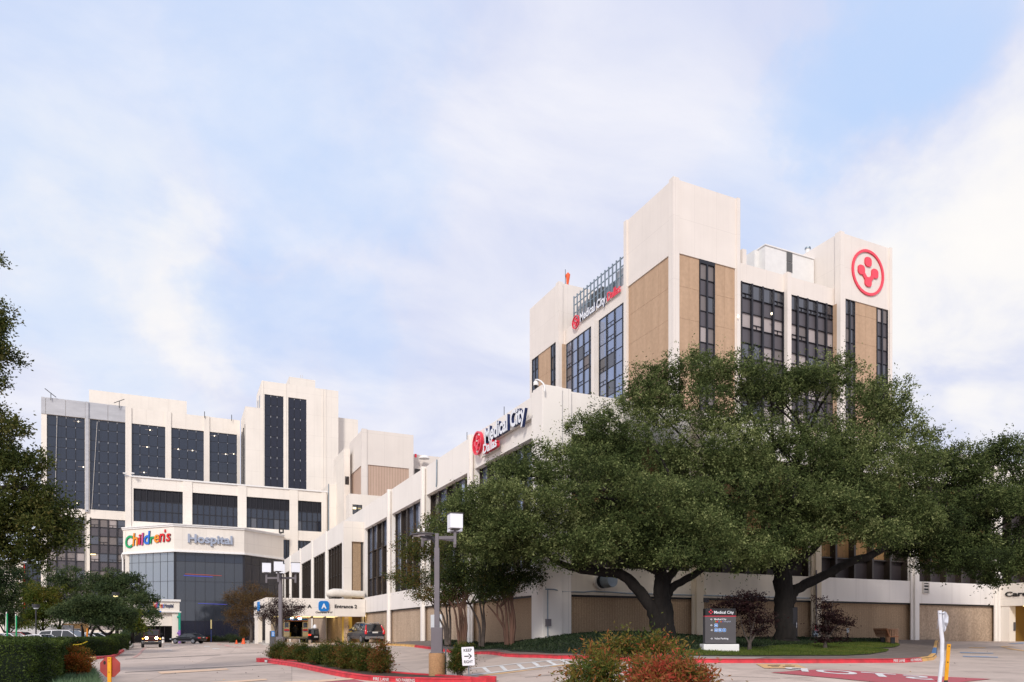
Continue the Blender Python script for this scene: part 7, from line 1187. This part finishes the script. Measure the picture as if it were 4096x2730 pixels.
# ------------------------------------------------------------------ vehicles (built about the origin, nose along +X, then placed)
def place(t, p, hd, s=1.0): t.location = p; t.rotation_euler = (0, 0, hd); t.scale = (s, s, s)
def wheel(t, x, y, r, w_=.22, rim='rim'):
    mb = MB(); sg = 1 if y > 0 else -1; mb.tube([(x, y - sg * w_, r), (x, y - sg * .02, r), (x, y, r)], [r, r, r * .93], 'rubber', 22); o = mb.build('wheel', t); mb = MB(); mb.cyl((x, y + sg * .001, r), (x, y + sg * .012, r), r * .64, rim, 18)
    for k in range(5): a = 2 * math.pi * k / 5; c = Vector((x + math.cos(a) * r * .36, y + sg * .014, r + math.sin(a) * r * .36)); e = r * .10; mb.box(c.x - e, c.y, c.z - e, c.x + e, c.y + sg * .004, c.z + e, 'black')
    mb.build('rim', o)
def body_loft(t, st, W_, paint, name='body', n=3):
    mb = MB(); rings = []
    for x, zb, zs, zt_, w_ in st:       # sill, shoulder, top
        w2 = W_ / 2 * w_; rings.append([(x, -w2 * .90, zb), (x, -w2 * .985, zb + (zs - zb) * .35), (x, -w2, zs - .02), (x, -w2 * .96, zs + (zt_ - zs) * .6), (x, -w2 * .80, zt_), (x, 0, zt_ + .02), (x, w2 * .80, zt_), (x, w2 * .96, zs + (zt_ - zs) * .6), (x, w2, zs - .02), (x, w2 * .985, zb + (zs - zb) * .35), (x, w2 * .90, zb)])
    mb.loft(rings, paint, smooth=True); o = mb.build(name, t); m = o.modifiers.new('smooth', 'SUBSURF'); m.levels = 1; m.render_levels = 2; return o
def cabin(t, prof, wb, wt, zbelt, zroof, paint, pillars=(), glass_m='car_glass', roofw=.9):
    """prof: rear-bottom, rear-top, (more roof points), front-top, front-bottom as (x,z)"""
    mb = MB(); hw = lambda z: wb + (wt - wb) * (z - zbelt) / (zroof - zbelt)
    Lp = [(x, hw(z), z) for x, z in prof]; Rp = [(x, -hw(z), z) for x, z in prof]; n = len(prof)
    mb.add(Lp, [tuple(range(n))], glass_m); mb.add(Rp, [tuple(range(n))[::-1]], glass_m)
    for i in range(n - 1): mb.add([Lp[i], Lp[i + 1], Rp[i + 1], Rp[i]], [(0, 1, 2, 3)], glass_m if i in (0, n - 2) else paint)
    o = mb.build('windows', t); mb = MB()
    for s in (1, -1):
        for i in range(n - 1):      # roof rail and end pillars
            a, b = prof[i], prof[i + 1]; r = .035; mb.tube([(a[0], s * (hw(a[1]) - .005), a[1]), (b[0], s * (hw(b[1]) - .005), b[1])], [r, r], paint, 6)
        for x0, x1, w_ in pillars: mb.tube([(x0, s * (hw(zbelt) + .0), zbelt), (x1, s * (hw(zroof) - .0), zroof - .03)], [w_, w_ * .8], paint, 6)
    rz = [p for p in prof[1:-1]]; mb.add([(x, s * (hw(z) * .96), z + .025) for s in (1, -1) for x, z in rz], [tuple(range(len(rz))) + tuple(range(2 * len(rz) - 1, len(rz) - 1, -1))], paint); mb.build('roof', t); return o
def bits(t, name, boxes, m, bev=.015):
    for bx_ in boxes: mb = MB(); mb.box(*bx_, m); mb.build(name, t, bevel=bev)
def rear_set(t, xr, W_, zl, zh, zp, m='tail_red', tall=False):
    bits(t, 'taillight', [(xr - .03, s * (W_ / 2 - .02), zl, xr + .12, s * (W_ / 2 - (.16 if tall else .34)), zh) for s in (1, -1)], m); bits(t, 'licence_plate', [(xr - .05, -.17, zp, xr - .02, .17, zp + .13)], 'plate', .002)
# dark SUV waiting at the canopy
t = thing('parked_suv', 'dark grey blue SUV seen from behind at the entrance canopy', 'car'); W_ = 1.9
body_loft(t, [(-2.36, .52, .74, .92, .80), (-2.33, .40, .85, 1.04, .93), (-2.1, .34, .92, 1.10, 1), (-1, .30, .93, 1.10, 1), (.6, .30, .92, 1.06, 1), (1.5, .32, .88, 1.02, .98), (2.1, .36, .78, .92, .92), (2.33, .42, .66, .76, .80)], W_, 'paint_suv')
cabin(t, [(-2.28, 1.06), (-1.98, 1.60), (-1.5, 1.70), (.2, 1.72), (.55, 1.64), (1.32, 1.06)], .90, .68, 1.06, 1.72, 'paint_suv', [(-1.55, -1.45, .05), (-.6, -.55, .04), (.35, .25, .04)])
mb = MB()
for s in (1, -1): mb.tube([(-1.7, s * .66, 1.74), (-1.5, s * .66, 1.80), (.2, s * .66, 1.80), (.4, s * .66, 1.72)], .025, 'chrome', 6)
mb.build('roof_rail', t); mb = MB(); mb.box(-2.40, -.86, .34, -2.2, .86, .58, 'bumper_grey'); mb.box(-2.42, -.5, .32, -2.3, .5, .42, 'black'); mb.build('rear_bumper', t, bevel=.03)
for s in (1, -1):
    mb = MB(); mb.tube([(-2.34, s * .84, .78), (-2.35, s * .84, 1.02), (-2.24, s * .80, 1.25), (-2.06, s * .70, 1.56)], [.10, .12, .055, .045], 'tail_red', 8); mb.build('taillight', t)
    mb = MB(); mb.box(-2.43, s * .82, .95, -2.40, s * .70, 1.03, 'plate'); mb.build('reversing_light', t)
    mb = MB(); mb.box(.75, s * .93, 1.08, .95, s * 1.14, 1.24, 'paint_suv'); mb.build('mirror', t, bevel=.03)
mb = MB(); mb.box(-2.40, -.6, 1.02, -2.37, .6, 1.05, 'chrome'); mb.build('tailgate_trim', t); mb = MB(); mb.box(-2.42, -.26, .86, -2.39, .26, .99, 'plate'); mb.build('licence_plate', t)
for x in (-1.42, 1.45):
    for y in (-.94, .94): wheel(t, x, y, .36)
c = at(1458, 2530, 65.4); place(t, (c.x, c.y, z1(c.x, c.y) + .02), R(99), 1.0)
# second dark SUV beyond
t = thing('parked_suv', 'black SUV partly hidden behind the open ambulance', 'car')
body_loft(t, [(-2.3, .5, .74, .92, .80), (-2.27, .40, .85, 1.0, .93), (-2.0, .34, .9, 1.06, 1), (.6, .30, .9, 1.02, 1), (1.7, .32, .85, .95, .96), (2.25, .42, .66, .74, .80)], 1.9, 'paint_black')
cabin(t, [(-2.2, 1.02), (-1.85, 1.55), (-1.3, 1.66), (.3, 1.68), (.5, 1.62), (1.3, 1.02)], .9, .66, 1.02, 1.68, 'paint_black', [(-1.5, -1.4, .05)])
bits(t, 'taillight', [(-2.34, s * .92, .86, -2.2, s * .55, 1.02) for s in (1, -1)], 'red_on'); bits(t, 'licence_plate', [(-2.36, -.22, .62, -2.33, .22, .80)], 'plate')
for x in (-1.4, 1.4):
    for y in (-.94, .94): wheel(t, x, y, .36)
c = at(1247, 2530, 84); place(t, (c.x, c.y, z1(c.x, c.y)), R(92))
mb = MB(); c2 = at(1260, 2505, 84); mb.lathe((c2.x, c2.y, c2.z - .25), [(.2, 0), (.22, .25), (.1, .42)], 'opal', 12); tag(mb.build('roof_light', loc=c2), 'small white domed light above the black SUV behind the ambulance', 'light')
# ambulance, rear doors open
t = thing('ambulance', 'white and gold ambulance with open rear doors under the canopy', 'ambulance'); hw_, h0, h1 = 1.18, .62, 2.62; mb = MB(); th = .06
for b_ in ((-3.0, -hw_, h0, 1.2, -hw_ + th, h1), (-3.0, hw_ - th, h0, 1.2, hw_, h1), (-3.0, -hw_, h1 + .001, 1.2, hw_, h1 + th), (-3.0, -hw_ + th, h0 - .08, 1.2, hw_ - th, h0), (1.12, -hw_ + th, h0, 1.2, hw_ - th, h1)): mb.box(*b_, 'paint_amb')
mb.box(-3.04, -hw_, h1 - .42, -3.0, hw_, h1, 'paint_amb'); mb.build('box_body', t, bevel=.01)
mb = MB(); mb.box(-2.96, -1.05, h0 + .02, 1.0, -1.0, h1 - .05, 'black'); mb.box(-2.96, 1.0, h0 + .02, 1.0, 1.05, h1 - .05, 'black'); mb.box(-2.9, -.99, h1 - .1, 1.0, .99, h1 - .06, 'sign_grey'); mb.box(.9, -.99, h0, 1.0, .99, h1 - .1, 'black'); mb.box(-2.6, .45, h0 + .02, -.4, .95, h0 + .45, 'blanket'); mb.box(-2.7, -.95, h0 + .02, 0, -.55, h0 + .9, 'sign_grey'); mb.build('interior', t)
for k, s in enumerate((1, -1)):
    mb = MB(); y0_, y1_ = sorted((s * .62, s * 1.18)); mb.box(-3.10, y0_, h0 + .02, -3.05, y1_, h1 - .50, 'paint_amb'); d_ = mb.build('door', t, bevel=.01); mb = MB(); mb.box(-3.112, y0_ + .1, 1.55, -3.101, y1_ - .08, 2.05, 'car_glass'); mb.build('window', d_)
    mb = MB(); mb.box(-3.110, y0_ + .04, 1.22, -3.101, y1_ - .04, 1.40, 'sign_red'); mb.box(-3.110, y0_ + .04, 1.15, -3.101, y1_ - .04, 1.215, 'sign_blue'); mb.build('stripe', d_)
mb = MB(); mb.box(-3.05, -hw_ + .05, h1 - .36, -3.041, hw_ - .05, h1 - .16, 'sign_blue'); mb.box(-3.05, -hw_ + .05, h1 - .42, -3.041, hw_ - .05, h1 - .365, 'c_orange'); mb.build('stripe', t)
for y in (-.35, .42): mb = MB(); mb.box(-3.09, y - .15, h1 - .24, -3.052, y + .15, h1 - .06, 'white_lamp'); mb.build('scene_light', t)
for y in (-1.08, -.28, 0, .28, 1.08): mb = MB(); mb.box(-3.09, y - .06, h1 + .0, -3.0, y + .06, h1 + .1, 'red_on'); mb.build('warning_light', t)
mb = MB(); mb.box(-3.25, -1.0, .42, -3.0, 1.0, .54, 'bumper_grey'); mb.build('rear_step', t); mb = MB(); mb.box(1.25, -.98, .5, 3.1, .98, 1.2, 'paint_amb'); mb.box(1.25, -.92, 1.2, 2.2, .92, 2.0, 'paint_amb'); mb.box(2.2, -.85, 1.2, 2.35, .85, 1.9, 'car_glass'); mb.build('cab', t, bevel=.08)
for x in (-1.8, 2.2):
    for y in (-1.05, 1.05): wheel(t, x, y, .4)
c = at(1184, 2530, 72.6); th_ = R(86); place(t, (c.x, c.y, z1(c.x, c.y)), th_); ambM = Matrix.Translation((c.x, c.y, z1(c.x, c.y))) @ Matrix.Rotation(th_, 4, 'Z') @ Matrix.Translation((2.9, 0, 0))
ambM = Matrix.Translation((c.x, c.y, z1(c.x, c.y))) @ Matrix.Rotation(th_, 4, 'Z'); t.location = ambM @ Vector((3.0, 0, 0)); ambM = ambM @ Matrix.Translation((3.0, 0, 0))
# medic sitting in the back, seen from behind
def person(name, label, joints, edges, radii, mats_fn, M_, hair=None):
    me = bpy.data.meshes.new(name); me.from_pydata([M_ @ Vector(j) for j in joints], edges, []); o = bpy.data.objects.new(name, me); COL.objects.link(o)
    sk = o.modifiers.new('skin', 'SKIN'); sl = me.skin_vertices[0].data
    for i, r in enumerate(radii): sl[i].radius = (r, r); sl[i].use_root = (i == 0)
    o.modifiers.new('sub', 'SUBSURF').levels = 1; dg = bpy.context.evaluated_depsgraph_get(); dg.update(); m2 = bpy.data.meshes.new_from_object(o.evaluated_get(dg)); bpy.data.objects.remove(o)
    o = bpy.data.objects.new(name, m2); COL.objects.link(o); m2.materials.clear()
    for m in ('jacket', 'skin'): m2.materials.append(M[m])
    Mi = M_.inverted()
    for p in m2.polygons: p.use_smooth = True; p.material_index = 1 if mats_fn(Mi @ p.center) else 0
    c0 = M_ @ Vector(joints[0]); m2.transform(Matrix.Translation(-c0)); o.location = c0; ORG[o.name] = c0; return tag(o, label, 'person')
zf = h0 + .02; J = [(-2.3, .0, zf + .52), (-2.3, .0, zf + .70), (-2.28, 0, zf + .92), (-2.22, 0, zf + 1.06), (-2.20, 0, zf + 1.14), (-2.18, 0, zf + 1.24), (-2.28, .19, zf + .98), (-2.20, .26, zf + .72), (-1.98, .22, zf + .62), (-2.28, -.19, zf + .98), (-2.20, -.26, zf + .72), (-1.98, -.20, zf + .62), (-2.3, .10, zf + .48), (-1.9, .13, zf + .50), (-1.86, .13, zf + .08), (-1.74, .13, zf + .04), (-2.3, -.10, zf + .48), (-1.9, -.13, zf + .50), (-1.86, -.13, zf + .08), (-1.74, -.13, zf + .04)]
E = [(0, 1), (1, 2), (2, 3), (3, 4), (4, 5), (2, 6), (6, 7), (7, 8), (2, 9), (9, 10), (10, 11), (0, 12), (12, 13), (13, 14), (14, 15), (0, 16), (16, 17), (17, 18), (18, 19)]
rr_ = [.15, .15, .15, .055, .075, .10, .07, .05, .035, .07, .05, .035, .09, .07, .05, .04, .09, .07, .05, .04]
med = person('person', 'person in a dark jacket sitting inside the open ambulance', J, E, rr_, lambda p: p.z > zf + 1.04 or (p.x > -2.03 and .56 < p.z - zf < .66 and abs(p.y) > .17), ambM)
mb = MB(); q0 = ambM @ Vector((-2.22, 0, zf + 1.25)); mb.lathe((q0.x, q0.y, q0.z - .06), [(.115, -.06), (.125, .02), (.10, .10), (.03, .14)], 'hair', 12); mb.build('hair', med)
# jeep with its headlamps on
t = thing('lit_jeep', 'dark off-road car driving towards us with both headlamps blazing', 'car'); mb = MB()
mb.box(-1.9, -.72, .55, .9, .72, 1.12, 'paint_maroon'); mb.box(.9, -.60, .62, 1.75, .60, 1.10, 'paint_maroon'); mb.build('body', t, bevel=.05); mb = MB(); mb.box(-1.85, -.70, 1.12, .45, .70, 1.74, 'black'); mb.box(.45, -.70, 1.12, .55, .70, 1.72, 'paint_maroon'); mb.build('soft_top', t, bevel=.06)
mb = MB(); mb.box(.551, -.62, 1.18, .56, .62, 1.66, 'car_glass'); mb.build('windscreen', t)
mb = MB(); mb.box(1.751, -.56, .68, 1.79, .56, 1.08, 'paint_maroon'); 
for k in range(7): mb.box(1.791, -.27 + k * .09 - .022, .76, 1.794, -.27 + k * .09 + .022, 1.0, 'black')
mb.build('grille', t, bevel=.005)
for s in (1, -1):
    mb = MB(); mb.cyl((1.79, s * .43, .93), (1.83, s * .43, .93), .13, 'headlamp_on', 18); mb.build('headlight', t); mb = MB(); mb.cyl((1.5, s * .76, .86), (1.56, s * .76, .86), .06, 'amber_on', 12); mb.build('turn_signal', t)
    mb = MB(); mb.loft([[(x, s * .60, z), (x, s * .90, z - .02), (x, s * .90, z - .07), (x, s * .60, z - .07)] for x, z in ((1.62, .72), (1.5, .90), (.95, .92), (.6, .60))], 'black'); mb.build('fender', t); mb = MB(); mb.box(.5, s * .78, 1.25, .56, s * 1.0, 1.42, 'black'); mb.build('mirror', t)
mb = MB(); mb.box(1.95, -.82, .54, 2.07, .82, .60, 'rim'); mb.box(1.95, -.82, .42, 2.05, .82, .47, 'bumper_grey'); mb.box(1.8, -.5, .30, 1.94, .5, .55, 'black'); mb.box(-1.8, -.7, .3, 1.5, .7, .549, 'black'); mb.build('front_bumper', t, bevel=.015)
for x in (-1.3, 1.15):
    for y in (-.88, .88): wheel(t, x, y, .38, .24)
c = at(606, 2530, 71.5); place(t, (c.x, c.y, z1(c.x, c.y) + .02), math.atan2(-c.y, -c.x), 1.0)
# sedans and lot cars
def sedan(label, paint, px, D, hd, L_=4.9, H_=1.45, grp_=None, kind='sedan', pos=None, W_=1.86):
    t = thing('parked_car', label, 'car', (0, 0, 0), grp_); a = L_ / 2; k = H_ / 1.45
    body_loft(t, [(-a, .45 * k, .72 * k, .86 * k, .78), (-a + .06, .32, .78 * k, .97 * k, .92), (-a + .5, .26, .82 * k, .99 * k, 1), (0, .24, .80 * k, .93 * k, 1), (a * .5, .25, .76 * k, .90 * k, 1), (a - .35, .28, .68 * k, .80 * k, .94), (a, .38, .55 * k, .62 * k, .76)], W_, paint)
    pr = {'sedan': [(-a + .45, .95), (-a + 1.1, 1.36), (-.5, 1.45), (.15, 1.42), (a * .5, .90)], 'wagon': [(-a + .12, .95), (-a + .45, 1.38), (-.6, 1.45), (.2, 1.42), (a * .48, .92)], 'coupe': [(-a + .5, .95), (-a + 1.35, 1.35), (-.3, 1.45), (.1, 1.42), (a * .34, .92)]}[kind]
    cabin(t, [(x, z * k) for x, z in pr], W_ / 2 - .04, W_ / 2 - .27, .93 * k, 1.45 * k, paint, [(-.25, -.3, .035)] + ([(-a + 1.35, -a + 1.3, .05)] if kind == 'wagon' else []))
    bits(t, 'taillight', [(-a - .01, s * (W_ / 2 - .06), .72 * k, -a + .22, s * (W_ / 2 - .36), .88 * k) for s in (1, -1)], 'tail_red', .03); bits(t, 'headlight', [(a - .20, s * (W_ / 2 - .12), .58 * k, a - .02, s * (W_ / 2 - .40), .70 * k) for s in (1, -1)], 'opal', .03); bits(t, 'licence_plate', [(-a - .02, -.17, .72, -a + .02, .17, .82)], 'plate')
    for s in (1, -1): mb = MB(); mb.box(a * .42, s * (W_ / 2 - .05), .92 * k, a * .48, s * (W_ / 2 + .15), 1.04 * k, paint); mb.build('mirror', t, bevel=.02)
    mb = MB()
    for s in (1, -1): mb.box(-a * .62, s * (W_ / 2 - .008), .30, a * .5, s * (W_ / 2 + .012), .34, 'chrome'); mb.box(-a * .5, s * (W_ / 2 + .003), .82 * k, -a * .42, s * (W_ / 2 + .018), .85 * k, 'chrome')
    mb.build('side_trim', t)
    for x in (-a * .58, a * .60):
        for y in (-W_ / 2 + .02, W_ / 2 - .02): wheel(t, x, y, .33)
    c = pos or gd(px, D); place(t, (c[0], c[1], z1(c[0], c[1]) + .01), hd); return t
RA = math.atan2(RT[1], RT[0])
sedan('black sedan with chrome window line parked before the glass lobby', 'paint_black', 754, 92, RA + math.pi - R(10), 4.2, 1.30)
lg = 'cars parked in the left lot'
sedan('low white coupe nearest the hedge', 'paint_car_white', 178, 52, RA, 5.0, 1.45, lg, 'coupe'); sedan('tall white wagon behind the white coupe', 'paint_car_white', 285, 60, RA - R(2), 5.0, 1.74, lg, 'wagon')
sedan('white sedan seen behind the crooked trunks', 'paint_car_white', 372, 66, RA, 4.8, 1.5, lg); sedan('white hatchback at the far left edge', 'paint_car_white', 52, 66, RA, 4.4, 1.5, lg, 'wagon'); sedan('silver car farthest left, cut by the frame', 'paint_silver', -20, 60, RA, 4.6, 1.45, lg); sedan('silver sedan behind the white sedan', 'paint_silver', 425, 74, RA, 4.6, 1.5, lg); sedan('red car glimpsed behind the white coupe', 'paint_carred', 92, 84, RA, 4.6, 1.5, lg)
t = thing('box_van', 'long pale box van behind the white wagon', 'van'); mb = MB(); mb.box(-4, -1.1, .6, 2.6, 1.1, 2.35, 'unit_white'); mb.build('cargo_box', t, bevel=.03); mb = MB(); mb.box(2.65, -1.0, .5, 4.3, 1.0, 1.2, 'unit_white'); mb.box(2.65, -.95, 1.2, 3.6, .95, 1.9, 'unit_white'); mb.box(3.6, -.85, 1.25, 3.7, .85, 1.8, 'car_glass'); mb.build('cab', t, bevel=.08)
for x in (-2.6, 3.3):
    for y in (-1.0, 1.0): wheel(t, x, y, .42)
c = gd(190, 92); place(t, (c.x, c.y, c.z), RA)
